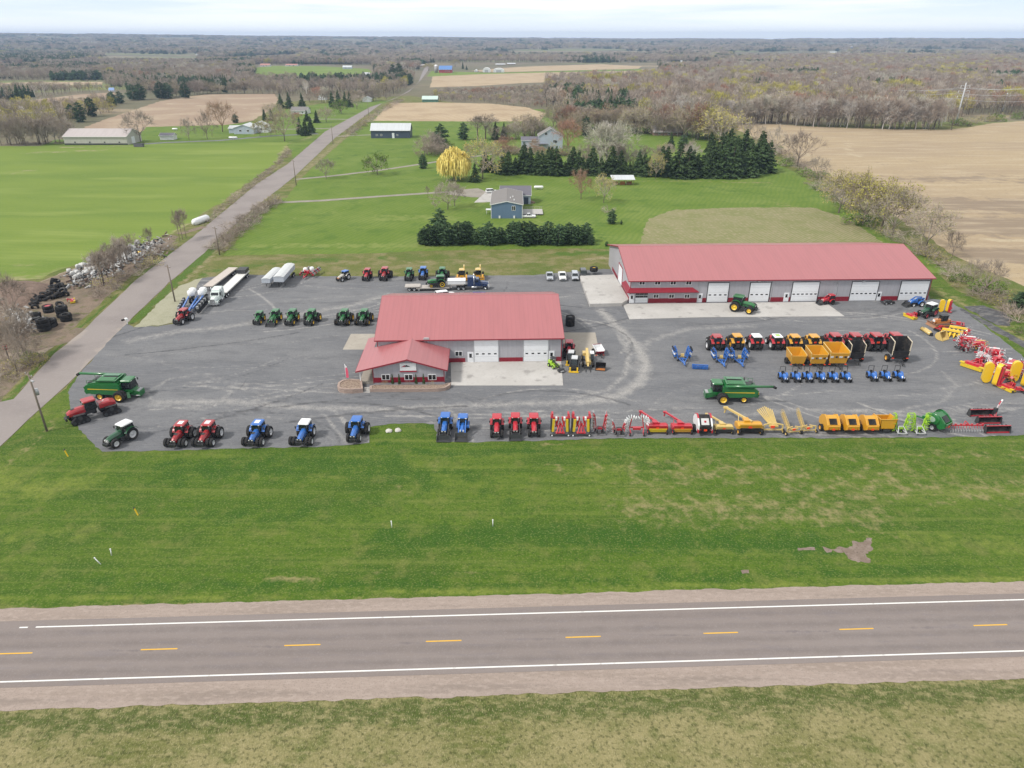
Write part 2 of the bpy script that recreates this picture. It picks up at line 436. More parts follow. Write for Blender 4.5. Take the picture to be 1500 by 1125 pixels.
DIRT = ground_mat('bare brown dirt',(0.285,0.215,0.160,1),[
 ('noise',0.15,6,0.42,0.64,(0.20,0.165,0.115,1),0.8,(1,1,1),0),
 ('noise',0.4,6,0.52,0.68,(0.12,0.14,0.04,1),0.75,(1,1,1),0),
 ('attr', 'pale',(0.44,0.355,0.27,1),0.9,0.3,0.35,0.75),
 ('noise',1.8,6,0.5,0.7,(0.14,0.11,0.085,1),0.6,(1,1,1),0)], bump=(2.0,0.8,0.25), k_=0.78, ds=0.05)
MUD = ground_mat('washed out soil',(0.30,0.235,0.19,1),[('noise',0.6,6,0.4,0.65,(0.42,0.34,0.29,1),0.8,(1,1,1),0),('noise',3,5,0.5,0.7,(0.17,0.135,0.11,1),0.7,(1,1,1),0)], k_=0.62, ds=-0.05)
CONC = ground_mat('broom finished concrete',(0.43,0.415,0.395,1),[
 ('noise',0.10,6,0.42,0.66,(0.50,0.485,0.465,1),0.8,(1,1,1),0),
 ('noise',0.35,6,0.56,0.70,(0.24,0.23,0.22,1),0.7,(1,1,1),0),
 ('noise',2.0,6,0.5,0.72,(0.36,0.345,0.33,1),0.5,(1,1,1),0)], rough=0.85, k_=0.98, ds=0)
TANCONC = ground_mat('tan concrete',(0.40,0.365,0.315,1),[('noise',0.2,6,0.42,0.66,(0.46,0.425,0.37,1),0.8,(1,1,1),0),('noise',1.5,6,0.5,0.7,(0.33,0.30,0.26,1),0.5,(1,1,1),0)], k_=0.9, ds=0)
DRIVE = ground_mat('grey driveway gravel',(0.35,0.32,0.275,1),[('noise',0.2,6,0.42,0.66,(0.27,0.25,0.215,1),0.8,(1,1,1),0),('noise',1.5,6,0.5,0.7,(0.42,0.385,0.33,1),0.5,(1,1,1),0)], k_=0.8, ds=0)
BLUEDRIVE = ground_mat('blue grey driveway',(0.20,0.205,0.225,1),[('noise',0.2,6,0.42,0.66,(0.25,0.25,0.265,1),0.8,(1,1,1),0)], k_=0.8, ds=0)
WPAINT = ground_mat('white road paint',(0.72,0.72,0.70,1),[('noise',1.5,6,0.56,0.74,(0.42,0.40,0.39,1),0.7,(1,1,1),0)], rough=0.7)
YPAINT = ground_mat('yellow road paint',(0.72,0.42,0.045,1),[('noise',2.5,6,0.56,0.74,(0.42,0.30,0.12,1),0.7,(1,1,1),0)], rough=0.7)
pA, pB = at(40,921), at(1460,880.2); qA, qB = at(40,998), at(1460,956.2)
hd = ((pB - pA).normalized() + (qB - qA).normalized()).normalized(); hn = Vector((-hd.y, hd.x,0))
mid = (at(750,900) + at(750,977))/2; mid.z = 0
half = ((at(750,900) - mid).dot(hn) - (at(750,977) - mid).dot(hn))/2
def hw(s, o): p = mid + hd*s + hn*o; return (p.x, p.y)
def strip(o0, o1, s0=-700, s1=700): return [hw(s0, o0), hw(s1, o0), hw(s1, o1), hw(s0, o1)]
sh_hi = (at(750,872) - mid).dot(hn); sh_lo = (at(750,1018) - mid).dot(hn)
as_hi = (at(750,890.5) - mid).dot(hn); as_lo = (at(750,985.5) - mid).dot(hn)
def hpx(s, o):   # helper for strokes given along the road
 return hw(s, o)
def sheet_w(name, poly, z, mat, strokes, grid, edge=2.0, jit=0.0):
 global W
 keep = W; W = lambda p: [tuple(q)[:2] for q in p]
 o = sheet(name, poly, z, mat, edge, jit, grid, strokes); W = keep
 return o
sheet_w('road_shoulder', strip(sh_lo, as_lo + 0.8,-160,160),0.070, SHOULDER, {'track': [([hw(-160, as_lo - 1.6), hw(160, as_lo - 1.6)],0.7,0.9),([hw(-160, sh_lo + 0.5), hw(160, sh_lo + 0.5)],0.5,0.7)]},0.9,0.5,0.22)
sheet_w('road_shoulder', strip(as_hi - 0.8, sh_hi,-160,160),0.070, SHOULDER, {'track': [([hw(-160, as_hi + 0.5), hw(160, as_hi + 0.5)],0.5,0.7)]},0.9,0.5,0.20)
tr = []
for o in (half*0.26, half*0.74,-half*0.26,-half*0.74): tr.append(([hw(-170, o), hw(170, o)],0.95,0.85))
sheet_w('highway', strip(as_lo, as_hi,-170,170),0.085, ASPHALT, {'tyre': tr, 'joint': [([hw(-170,-0.12), hw(170,-0.12)],0.35,1.0)]},0.55)
sheet_w('highway', strip(as_lo, as_hi,170,2500),0.085, ASPHALT, {}, None)
sheet_w('highway', strip(as_lo, as_hi,-2500,-170),0.085, ASPHALT, {}, None)
def along(u, v): return (at(u, v) - mid).dot(hd)
s0 = along(52,920.5)
sheet_w('road_marking', strip(half - 0.09, half + 0.09, s0,900),0.090, WPAINT, {}, None)
sheet_w('road_marking', strip(half - 0.09, half + 0.09, along(28,921), along(40.5,921)),0.090, WPAINT, {}, None)
sheet_w('road_marking', strip(-half - 0.09,-half + 0.09,-900,900),0.090, WPAINT, {}, None)
d0 = along(650,940)
for k in range(-9,12):
 sheet_w('road_marking', strip(-0.075,0.075, d0 + 15.24*k - 1.93, d0 + 15.24*k + 1.93),0.090, YPAINT, {}, None)
sheet_w('verge',[hw(-160, sh_lo + 0.4), hw(160, sh_lo + 0.4), hw(160,-34), hw(-160,-34)],0.050, VERGE, {'lush': [([hw(-160, sh_lo - 1.6), hw(160, sh_lo - 1.6)],2.6,0.9),([hw(-60,-20), hw(-40,-16)],6,0.5)]},1.2,0.4,0.5)
sheet_w('verge',[hw(-700,-33.9), hw(700,-33.9), hw(700,-260), hw(-700,-260)],0.048, VERGE, {}, None)
sheet_w('verge', strip(sh_lo, sh_lo - 34,160,700),0.048, VERGE, {}, None)
sheet_w('verge', strip(sh_lo, sh_lo - 34,-700,-160),0.048, VERGE, {}, None)
RL = [(-260,905),(-180,760),(0,590),(20,585),(80,518),(120,486),(200,410),(266,360),(289,342),(377,269),(422,240),(476,193),(542,157),(575,146),(600,134),(613,120),(620,103),(623,98)]
RR = [(-120,905),(-60,780),(0,655),(60,598),(118,546),(166,494),(186,474),(248,414),(300,370),(318,351),(377,301),(396,287),(431,259),(491,202),(560,151),(585,141),(603,130),(617,117),(627,103),(629,98)]
sheet('side_road', W(RL) + W(RR)[::-1],0.075, LANE,4.0,0.25,2.0, {'dirt': [([(110,560),(190,470)],2.5,0.9),([(80,520),(125,484)],2.0,0.9),([(300,370),(500,192)],1.2,0.5)]})
sheet('rough_ground', W([(-600,640),(-300,330),(60,212),(400,150),(600,140),(800,172),(1060,184),(1500,180),(2300,260),(2200,640),(1500,700),(-200,800)]),0.012, ROUGH,6,0,8, {'dry': [([(1180,250),(1330,350),(1500,460)],8,0.55),([(290,335),(425,215)],6,0.7)]})
LOT = [(103,592),(100,575),(118,546),(166,494),(186,474),(196,480),(232,478),(262,474),(268,455),(284,425),(296,408),(330,403),(372,403),(420,404),(470,405),(560,405.5),(640,405),(720,404),(780,403.5),(800,402),(830,399),(862,396),(884,394.5),(900,395),(920,420),(1350,420),(1362,438),(1392,441),(1412,456),(1450,484),(1500,524),(1560,572),(1660,650),(1540,641),(1500,638),(1390,641),(1240,642),(1100,642),(1000,642),(900,643),(792,646),(700,648),(642,648),(636,622),(600,620),(570,621),(543,626),(541,650),(470,655),(330,658),(240,661),(150,662),(135,650),(118,632),(105,616)]
wear = [([(190,500),(260,486),(330,480),(430,462),(520,447),(570,432)],4.5,0.75),([(250,470),(330,455),(430,440),(540,432)],3.5,0.55),
  ([(230,590),(330,588),(430,597),(560,600),(760,592),(900,588)],3.2,0.8),([(300,615),(420,612),(560,606),(760,602),(1000,600)],2.4,0.55),
  ([(850,590),(905,580),(938,560),(946,535),(935,510),(905,480),(880,455)],3.0,0.95),([(820,588),(890,572),(915,550),(922,520),(905,490)],1.6,0.8),
  ([(930,540),(950,500),(1010,482),(1100,478)],3.5,0.7),([(900,470),(960,480),(1040,474),(1200,476),(1300,480)],3.5,0.5),
  ([(280,560),(340,575),(300,600),(230,596),(215,575),(250,555),(310,548)],1.5,0.7),([(160,520),(230,530),(330,560),(420,590)],3.0,0.55),
  ([(1090,608),(1170,600),(1320,606),(1480,598)],2.5,0.7),([(1320,600),(1380,590),(1400,565),(1380,545)],1.4,0.7),([(880,448),(870,425),(800,415),(740,412)],3.0,0.5),
  ([(420,520),(520,540)],3.5,0.45),([(1440,520),(1490,560)],2.5,0.6),([(1200,555),(1260,590)],3.0,0.5),([(1000,650),(1300,643)],1.0,0.6)]
stain = [([(150,580),(190,590),(240,570),(300,560)],1.4,0.55),([(590,586),(660,585)],0.7,0.9),([(355,493)],0.8,0.9),([(694,628)],1.7,0.9),([(1250,540),(1300,545)],5,0.55),([(130,615),(230,590)],1.6,0.5),
   ([(900,446),(915,462),(935,470)],4,0.5),([(1240,455),(1330,455)],6,0.6),([(1060,545),(1130,560)],4,0.35),([(510,585),(660,580)],1.2,0.5)]
rt = random.Random(12)
for k in range(110):
 u, v = rt.uniform(150,1480), rt.choice([rt.uniform(455,640), rt.uniform(560,640), rt.uniform(405,470)]); p = at(u, v); h = rt.choice([rt.gauss(0.03,.16), rt.gauss(.03,.2), rt.uniform(-1.2,1.2)]); cv = rt.gauss(0,.035); Lk = []
 for q in range(9):
  Lk.append((p.x, p.y)); p = p + Vector((math.cos(h), math.sin(h),0))*rt.uniform(2.5,5); h += cv*3.5
 for o in (-0.95,0.95): (wear if rt.random() < 0.7 else stain).append(([(x - o*math.sin(h), y + o*math.cos(h)) for x, y in Lk], rt.uniform(0.6,0.95), rt.uniform(0.45,0.95),1))
sheet('gravel_lot', W(LOT),0.080, GRAVEL,0.7,0.30,0.62, {'wear': wear, 'stain': stain})
sheet('gravel_strip', W([(196,480),(232,477),(262,473),(268,455),(286,424),(297,407),(310,404),(286,410),(262,420),(240,437),(215,462)]),0.078, PALEGRAVEL,1.2,0.5)
frontL = [(60,603),(103,592),(110,616),(135,655),(240,662)]
lawn_poly = [hw(-150, sh_hi - 0.3), hw(150, sh_hi - 0.3)] + W([(1900,700),(1700,560),(1500,470),(1400,425),(1372,400)]) + W([(1300,395),(600,470),(300,470),(170,500),(118,548),(60,600),(0,657),(-60,782)])
sheet('lawn', lawn_poly,0.050, LAWN,1.0,0.30,1.1, {
 'dry': [([(960,700),(1100,690),(1250,720),(1330,690)],13,0.55),([(930,745),(1100,745),(1270,755)],10,0.62),([(1180,715),(1400,715),(1600,725)],11,0.58),([(860,690),(1100,670),(1500,665)],7,0.5),([(640,690),(650,660)],2.2,0.6),([(560,700),(600,730)],3,0.5),([(390,850),(470,845)],1.0,0.95),([(490,842),(760,838)],0.5,0.55),([(790,652),(830,652)],1.0,0.85),([(800,680),(830,690)],2.5,0.55),
   ([(5,690),(60,640),(100,600)],2.2,0.55),([(1000,648),(1500,648)],1.2,0.55),([(200,700),(270,690)],3,0.35),([(250,820),(380,810)],4,0.42),([(0,893),(750,876),(1500,860)],1.0,0.7),
   ([(1300,400),(1380,430),(1460,470),(1540,530)],6,0.7),([(1430,450),(1500,500)],5,0.7),([(170,540),(130,585)],1.2,0.9)],
 'lush': [([(250,690),(560,680),(620,700)],7,0.75),([(560,790),(760,780),(1000,790),(1200,800)],5,0.8),([(300,760),(560,740)],6,0.6),([(680,690),(740,730),(800,780)],8,0.5),([(560,650),(650,665),(800,660)],2,0.8),([(1200,660),(1450,652)],2.2,0.6),([(100,850),(400,860),(900,850),(1400,835)],2.6,0.65),([(140,562),(110,580)],1.6,0.8)],
 'pale': [([(0,700),(60,720),(130,700)],6,0.7),([(0,790),(120,780)],4,0.55),([(860,690),(1000,670)],5,0.5),([(1340,790),(1480,800)],4,0.6),([(0,880),(900,862),(1500,848)],1.2,0.7)]})
sheet('mud_patch', W([(1206,803),(1240,801),(1262,792),(1276,789),(1279,797),(1269,812),(1271,821),(1258,824),(1246,818),(1236,808),(1214,809)]),0.056, MUD,0.3,0.9)
sheet('mud_patch', W([(1168,803),(1192,802),(1194,806),(1170,807)]),0.056, MUD,0.35,0.2)
sheet('mud_patch', W([(1085,836),(1096,835),(1097,840),(1086,841)]),0.056, MUD,0.35,0.2)
sheet('yard_grass', W([(300,372),(345,330),(396,292),(432,262),(492,206),(545,166),(600,160),(800,160),(900,172),(1010,185),(1075,196),(1130,235),(1200,272),(1262,310),(1330,358),(1390,400),(1300,400),(700,380),(380,378)]),0.030, YARDLAWN,3,0.8,3.5, {
 'dry': [([(700,298),(720,290)],3,0.7),([(1150,300),(1260,345)],8,0.55),([(410,250),(470,200)],4,0.75),([(800,262),(1130,268)],4,0.6)],
 'lush': [([(870,340),(900,380)],8,0.55),([(1000,270),(1120,285)],12,0.5),([(470,235),(600,215),(700,200)],12,0.5),([(610,370),(860,368)],4,0.7),([(420,262),(640,250)],10,0.5)],
 'pale': [([(560,320),(660,320)],12,0.65),([(380,360),(640,360)],5,0.8),([(760,300),(800,340)],12,0.5),([(400,330),(520,300)],14,0.4)]})
sheet('meadow', W([(276,404),(300,378),(345,374),(420,373),(560,371),(610,368),(700,366),(860,364),(900,366),(910,385),(900,400),(800,406),(300,412)]),0.040, ROUGH,1.5,0.6,1.5, {
 'lush': [([(280,400),(420,384),(560,378)],4,0.6),([(820,372),(890,370)],5,0.8),([(290,410),(300,395)],4,0.7)], 'dry': [([(860,380),(895,378)],3,0.8),([(600,385),(800,382)],5,0.45)]})
sheet('garden_plot', W([(938,352),(948,322),(985,308),(1080,304),(1190,304),(1236,318),(1290,352),(1300,362),(1100,362),(940,362)]),0.040, PLOT,2,1.0)
sheet('crop_field', W([(-700,470),(0,412),(60,408),(110,388),(170,372),(230,350),(255,342),(330,292),(408,236),(424,208),(400,204),(300,208),(213,211),(92,214),(0,214),(-500,216)]),0.020, CROP,4,1.2,5, {'dry': [([(30,416),(110,392),(180,372),(250,346),(330,300),(408,243),(424,212)],4.0,0.8),([(40,224),(150,220)],5,0.7),([(0,255),(40,250)],8,0.5),([(35,389),(70,386)],2,0.8),([(90,216),(200,214)],4,0.7),([(0,412),(90,402)],8,0.7)]})
sheet('dirt_yard', W([(-200,520),(0,424),(50,416),(105,394),(165,374),(228,352),(250,344),(262,346),(250,360),(196,406),(116,484),(78,516),(20,580),(-100,680)]),0.035, DIRT,1.5,0.6,1.2, {'pale': [([(0,520),(60,516),(110,498),(125,482)],3.0,0.8),([(36,420),(100,396),(150,374),(240,345)],2.2,0.75),([(0,480),(30,465)],3,0.5)]})
sheet('road_verge', W([(262,352),(330,298),(412,238),(424,236),(377,268),(289,341),(250,372),(196,412),(116,484),(80,517),(60,536),(20,584),(0,590),(10,575),(70,515),(110,478),(190,406)]),0.045, ROUGH,2,0.4,1.5, {'lush': [([(250,370),(110,488),(10,588)],1.8,0.9),([(420,240),(300,332)],1.5,0.4)], 'dry': [([(415,238),(300,325)],3.0,0.6)]})
sheet('road_verge', W([(186,476),(248,416),(318,353),(345,330),(350,350),(310,390),(284,405),(268,416),(242,434),(213,462),(198,480)]),0.055, ROUGH,1.5,0.4,1.2, {'lush': [([(192,472),(250,418),(325,352)],3.2,1.0)], 'dry': [([(268,416),(310,376),(345,345)],2,0.7)]})
sheet('road_verge', W([(396,288),(431,260),(491,204),(550,160),(562,162),(520,192),(480,226),(440,262),(420,290)]),0.040, ROUGH,3,0.5,3, {'dry': [([(445,250),(500,205),(550,166)],5,0.7)]})
sheet('tilled_field', W([(92,200),(150,176),(190,163),(235,148),(300,138),(402,137.5),(408,146),(398,160),(372,176),(330,184),(215,189),(205,196)]),0.020, TILLED,6,2.0,8, {'pale': [([(205,149),(300,155),(380,160)],4,0.9)]})
sheet('tilled_field', W([(10,153),(60,145),(110,139),(168,135),(172,142),(160,150),(110,156),(40,158)]),0.020, TILLED,8,2.0)
sheet('tilled_field', W([(0,121.5),(70,120),(150,120),(150,124),(60,125),(0,126)]),0.020, STRAW,8,2.0)
sheet('house_grass', W([(60,214),(80,205),(200,200),(215,186),(330,183),(400,176),(420,160),(470,152),(530,148),(575,147),(540,159),(476,194),(430,232),(420,208),(300,210)]),0.022, YARDLAWN,4,1.2,6, {'dry': [([(425,210),(470,196)],5,0.7)]})
sheet('straw_field', W([(546,177),(572,151),(640,150),(720,152),(770,157),(800,166),(790,178),(700,178)]),0.034, STRAW,4,1.5)
sheet('straw_field', W([(630,128),(634,110),(720,108),(800,106),(940,103),(960,107),(930,116),(860,118),(760,122),(700,126)]),0.030, STRAW,8,2)
sheet('straw_field', W([(690,103.5),(760,98),(880,94),(940,97),(935,100.5),(800,104),(720,106)]),0.024, STRAW,8,2)
sheet('green_field', W([(625,112),(632,104),(720,106.5),(800,104.5),(940,101),(938,103.5),(800,106.2),(700,108.8),(634,112)]),0.036, CROP,8,1)
sheet('green_field', W([(374,108),(376,99),(400,96.5),(470,97),(540,101),(545,106),(500,111),(440,113),(400,113)]),0.036, CROP,8,2)
sheet('green_field', W([(155,91),(158,83),(200,82.5),(270,83),(290,86),(240,91)]),0.05, CROP,10,3)
sheet('green_field', W([(0,95.5),(60,96),(58,99),(0,99)]),0.05, CROP,10,3)
sheet('straw_field', W([(975,98),(1032,94),(1036,97.5),(980,101)]),0.05, STRAW,10,3)
sheet('straw_field', W([(1075,83),(1110,80),(1230,79),(1225,82),(1110,84)]),0.08, STRAW,10,3)
sheet('stubble_field', W([(1066,183),(1120,181),(1200,186),(1290,189),(1385,190),(1416,187),(1450,181),(1500,177),(1640,170),(2200,190),(2600,330),(1900,480),(1620,470),(1500,420),(1440,395),(1390,370),(1330,330),(1290,300),(1215,262),(1160,235),(1110,205)]),0.025, STUBBLE,5,1.2,6, {
 'dark': [([(1330,320),(1420,330),(1620,335)],26,1.05),([(1290,292),(1400,300),(1600,305)],26,0.95),([(1430,372),(1600,385)],14,1.0),([(1290,262),(1400,262),(1600,262)],22,0.6),([(1250,240),(1350,235)],16,0.3)],
 'pale': [([(1250,205),(1238,215),(1262,235)],4,0.9),([(1400,350),(1560,355)],5,0.8),([(1160,215),(1230,258),(1320,318)],9,0.6),([(1300,330),(1420,395)],5,0.9),([(1150,200),(1600,200)],20,0.35)]})
def drive(name, line, w, z, mat):
 p = [Vector(q) for q in W(line)]; a, b = [],[]
 for i, q in enumerate(p):
  d = (p[min(i + 1, len(p) - 1)] - p[max(i - 1,0)]).normalized(); n_ = Vector((-d.y, d.x))*w/2
  a.append(tuple(q + n_)); b.append(tuple(q - n_))
 return sheet(name, a + b[::-1], z, mat,2.0,0.25)
drive('driveway',[(402,297),(470,294),(540,289),(620,283.5),(668,281)],3.4,0.060, DRIVE)
sheet('driveway', W([(655,285),(668,278),(700,276),(718,283),(716,290),(690,289),(672,287)]),0.062, DRIVE,1.5,0.4)
sheet('driveway', W([(694,297),(712,281),(722,280),(722,296)]),0.064, CONC,1.5,0.2)
drive('driveway',[(432,263),(490,257.5),(560,249),(640,237),(720,226),(790,214)],3.2,0.060, DRIVE)
drive('driveway',[(494,200),(520,198.5),(545,197.5)],3.2,0.060, DRIVE)
drive('driveway',[(466,196),(400,199),(320,206),(240,209),(212,211)],5.0,0.060, BLUEDRIVE)
drive('driveway',[(490,188),(440,189),(390,190),(375,187)],4.0,0.060, DRIVE)
drive('driveway',[(512,175),(480,174.5),(450,175.5)],4.0,0.060, DRIVE)
drive('driveway',[(300,332),(280,338),(262,343)],3.0,0.082, DIRT)
drive('driveway',[(128,482),(90,498),(50,508),(-40,512)],6.0,0.062, DIRT)
def slab(name, poly, z0, z1, mat):
 m = MB(); n = len(poly)
 m.add([(x, y, z0) for x, y in poly] + [(x, y, z1) for x, y in poly],[tuple(range(n - 1,-1,-1)), tuple(range(n,2*n))] + [(i,(i + 1) % n, n + (i + 1) % n, n + i) for i in range(n)])
 return struct(m.build(name, mat))
def Wz(pts, z): return [tuple(at(u, v, z))[:2] for u, v in pts]
slab('pavement', Wz([(661,564.5),(825,564.5),(822,529),(660,530)],0.16),0.0,0.16, CONC)
slab('pavement', Wz([(826,521),(879,521),(872,487),(824,487)],0.10),0.0,0.10, TANCONC)
slab('pavement', Wz([(502,512),(545,512),(556,489),(514,489)],0.10),0.0,0.10, TANCONC)
slab('pavement', Wz([(864,445),(911,444),(921,438),(900,402),(849,404)],0.9),0.0,0.9, CONC)
slab('pavement', Wz([(922,467.5),(1030,464.5),(1237,463),(1208,442),(924,445),(912,444.5)],0.18),0.0,0.18, CONC)
# ------------------------------------------------------------------ buildings
def ribbed(name, rgb, spacing=0.9, rough=0.5, spec=0.5, streak=0.12, depth=0.02):
 if name in MATS: return MATS[name]
 m, nt, b = new_mat(name)
 v = coords(nt)
 f = noise(nt, coords(nt,(0.8,0.06,0.25)),1.0,5,0.6)
 dk = tuple(c*0.72 for c in rgb)
 c = mixc(nt, mathn(nt, 'MULTIPLY', smooth(nt, f,0.4,0.7), streak*2.5, True),(*rgb,1),(*dk,1))
 w = node(nt, 'ShaderNodeTexWave', wave_type='BANDS', bands_direction='X'); w.inputs['Scale'].default_value = 0.314/spacing
 nt.links.new(v, w.inputs[0])
 seam = smooth(nt, w.outputs['Fac'],0.90,0.99)
 c = mixc(nt, mathn(nt, 'MULTIPLY', seam,0.26), c,(*dk,1))
 nt.links.new(c, b.inputs['Base Color']); b.inputs['Roughness'].default_value = rough; b.inputs['Specular IOR Level'].default_value = spec
 bn = node(nt, 'ShaderNodeBump'); bn.inputs['Strength'].default_value = 0.4; bn.inputs['Distance'].default_value = depth
 nt.links.new(w.outputs['Fac'], bn.inputs['Height']); nt.links.new(bn.outputs[0], b.inputs['Normal'])
 return m
ROOFRED = ribbed('red steel roofing',(0.375,0.118,0.126),0.91,0.36,1.0,0.10)
WALLGREY = ribbed('grey steel siding',(0.37,0.365,0.395),0.91,0.5,0.4)
MAROON = ribbed('maroon steel siding',(0.235,0.012,0.026),0.91,0.5,0.4)
TRIMRED = paint('maroon trim',(0.25,0.022,0.035),0.45, dirt=0.1)
DOORW = paint('white sectional door',(0.74,0.76,0.79),0.45, dirt=0.08)
SEAM = paint('door seam',(0.40,0.41,0.43),0.6)
PANE = paint('dark window glass',(0.012,0.014,0.018),0.1, dirt=0.05, spec=0.7)
BLOCK = ground_mat('tan retaining block',(0.36,0.275,0.235,1),[('noise',2.0,5,0.4,0.65,(0.27,0.205,0.175,1),0.8,(0.6,0.6,3),0),('noise',6,4,0.5,0.7,(0.45,0.36,0.31,1),0.6,(1,1,2),0)])
MULCH = ground_mat('bark mulch',(0.30,0.235,0.185,1),[('noise',3,5,0.4,0.65,(0.15,0.10,0.075,1),0.8,(1,1,1),0)])
def face_pt(u, v, org, yl, yaw=YAW):
 """point of the upright plane at depth yl of a building (local x, z) seen at photo bearing u, v"""
 a = (u - 750.0)/FPX; b = (562.5 - v)/FPX
 d = Vector((a, _c + b*_s,-_s + b*_c)); n_ = Vector((-math.sin(yaw), math.cos(yaw),0)); o = Vector((org[0], org[1],0)) + n_*yl
 t = (o - Vector((0,0, CAM_H))).dot(n_)/d.dot(n_); p = Vector((0,0, CAM_H)) + d*t
 ex = Vector((math.cos(yaw), math.sin(yaw),0))
 return (p - Vector((org[0], org[1],0))).dot(ex), p.z
def local(p, org, yaw=YAW):
 d = Vector((p[0] - org[0], p[1] - org[1])); return (d.x*math.cos(yaw) + d.y*math.sin(yaw),-d.x*math.sin(yaw) + d.y*math.cos(yaw))
def gable(root, w, d, he, rise, mats, ridge='x', oh=0.45, ohg=0.3, x0=0.0, y0=0.0, thick=0.14, base=None, ridge_off=None, wall=True, zb=0.0):
 """walls and gable roof; ridge along x (eave to the front) or along y (gable to the front)"""
 wm, rm, tm = mats
 m = MB()
 if ridge == 'x':
  c = d/2 if ridge_off is None else ridge_off
  prof = [(0, zb),(d, zb),(d, he),(c, he + rise),(0, he)]
  T = lambda q, s: (x0 + s, y0 + q[0], q[1])
  length, span = w, d
 else:
  c = w/2 if ridge_off is None else ridge_off
  prof = [(0, zb),(w, zb),(w, he),(c, he + rise),(0, he)]
  T = lambda q, s: (x0 + q[0], y0 + s, q[1])
  length, span = d, w
 n = len(prof)
 vs = [T(q,0) for q in prof] + [T(q, length) for q in prof]
 m.add(vs,[tuple(range(n)), tuple(range(2*n - 1, n - 1,-1))] + [(i,(i + 1) % n, n + (i + 1) % n, n + i) for i in range(n) if i not in (2,3)])
 if wall: m.build('wall', wm, root)
 r = MB(); tr_ = MB()
 sl0, sl1 = rise/c, rise/(span - c)
 a0 = (-oh, he - oh*sl0); a1 = (c, he + rise); a2 = (span + oh, he - oh*sl1); lift = 0.03
 for (p, q) in ((a0, a1),(a1, a2)):
  pr = [(p[0], p[1] + lift),(q[0], q[1] + lift),(q[0], q[1] + thick),(p[0], p[1] + thick)]
  vs = [T(z,-ohg) for z in pr] + [T(z, length + ohg) for z in pr]
  r.add(vs,[(0,1,2,3),(7,6,5,4),(3,2,6,7),(0,4,5,1),(0,3,7,4),(1,5,6,2)])
  for s in (-ohg - 0.04, length + ohg):            # rake trim
   pr2 = [(p[0], p[1] - 0.10),(q[0], q[1] - 0.10),(q[0], q[1] + thick + 0.015),(p[0], p[1] + thick + 0.015)]
   vs = [T(z, s) for z in pr2] + [T(z, s + 0.04) for z in pr2]
   tr_.add(vs,[(0,1,2,3),(7,6,5,4),(3,2,6,7),(0,4,5,1),(0,3,7,4),(1,5,6,2)])
 ro = r.build('roof', rm, root)
 for p in (a0, a2):                                     # gutters
  e = -0.06 if p is a0 else 0.0
  pr = [(p[0] + e, p[1] - 0.1),(p[0] + e + 0.06, p[1] - 0.1),(p[0] + e + 0.06, p[1] + thick),(p[0] + e, p[1] + thick)]
  vs = [T(z,-ohg) for z in pr] + [T(z, length + ohg) for z in pr]
  tr_.add(vs,[(0,1,2,3),(7,6,5,4),(3,2,6,7),(0,4,5,1),(0,3,7,4),(1,5,6,2)])
 tr_.build('roof_trim', tm, root)
 cp = MB(); pr = [(c - 0.22, he + rise + thick - 0.22*sl0 + 0.01),(c, he + rise + thick + 0.05),(c + 0.22, he + rise + thick - 0.22*sl1 + 0.01),(c, he + rise + thick - 0.02)]
 vs = [T(z,-ohg + 0.02) for z in pr] + [T(z, length + ohg - 0.02) for z in pr]
 cp.add(vs,[(0,1,2,3),(7,6,5,4),(0,4,5,1),(1,5,6,2),(2,6,7,3),(3,7,4,0)])
 cp.build('ridge_cap', rm, ro)
 return ro
def window(root, x, z, w, h, y=0.0, n=2, frame=WHITE, name='window', xdir=(1,0), nrm=(0,-1)):
 """framed window centred at x, z on the wall; panes set in the frame"""
 ex, ey = xdir; nx, ny = nrm
 def bx(m, cx, cz, ww, hh, d0, d1):
  vs = []
  for q in (d0, d1):
   for (sx, sz) in ((-1,-1),(1,-1),(1,1),(-1,1)):
    u_ = cx + sx*ww/2; vs.append((x*ex + (0 if ex else x) + u_*ex + nx*q + (0 if ex else 0),(y if ex else 0) + u_*ey + ny*q + (x*ey if ey else 0), z + cz + sz*hh/2))
  m.add(vs,[(0,1,2,3),(7,6,5,4),(0,4,5,1),(1,5,6,2),(2,6,7,3),(3,7,4,0)])
 f = MB(); bx(f,0,0, w + 0.24, h + 0.24,-0.02,0.06)
 fo = f.build(name, frame, root)
 if ey: fo.location = (y,0,0)
 p = MB(); pw = (w - 0.12*(n - 1))/n
 for k in range(n): bx(p,-w/2 + pw/2 + k*(pw + 0.12),0, pw, h,0.0,0.075)
 p.build('pane', PANE, fo)
 return fo
def overhead(root, x0, x1, z0, z1, y=0.0, rows=4, panes=4, prow=1, pane_w=0.55, pane_h=0.28, mat=None, trim=None):
 mat = mat or DOORW
 m = MB(); h = (z1 - z0)/rows
 m.box(((x0 + x1)/2, y - 0.02,(z0 + z1)/2),(x1 - x0,0.08, z1 - z0),1)
 for k in range(rows): m.box(((x0 + x1)/2, y - 0.075, z0 + h*(k + 0.5)),(x1 - x0 - 0.06,0.05, h - 0.035),0)
 o = m.build('overhead_door',[mat, SEAM], root)
 t = MB()
 tw = 0.14
 for xx in (x0 - tw/2, x1 + tw/2): t.box((xx, y - 0.05,(z0 + z1)/2),(tw,0.14, z1 - z0))
 t.box(((x0 + x1)/2, y - 0.05, z1 + tw/2),(x1 - x0 + 2*tw,0.14, tw)); t.build('door_frame', trim or SEAM, o)
 for k in range(panes):
  p = MB(); cx = x0 + (x1 - x0)*(k + 0.5)/panes
  p.box((cx, y - 0.095, z0 + h*(prow + 0.5)),(pane_w,0.04, pane_h)); p.build('window', PANE, o)
 return o
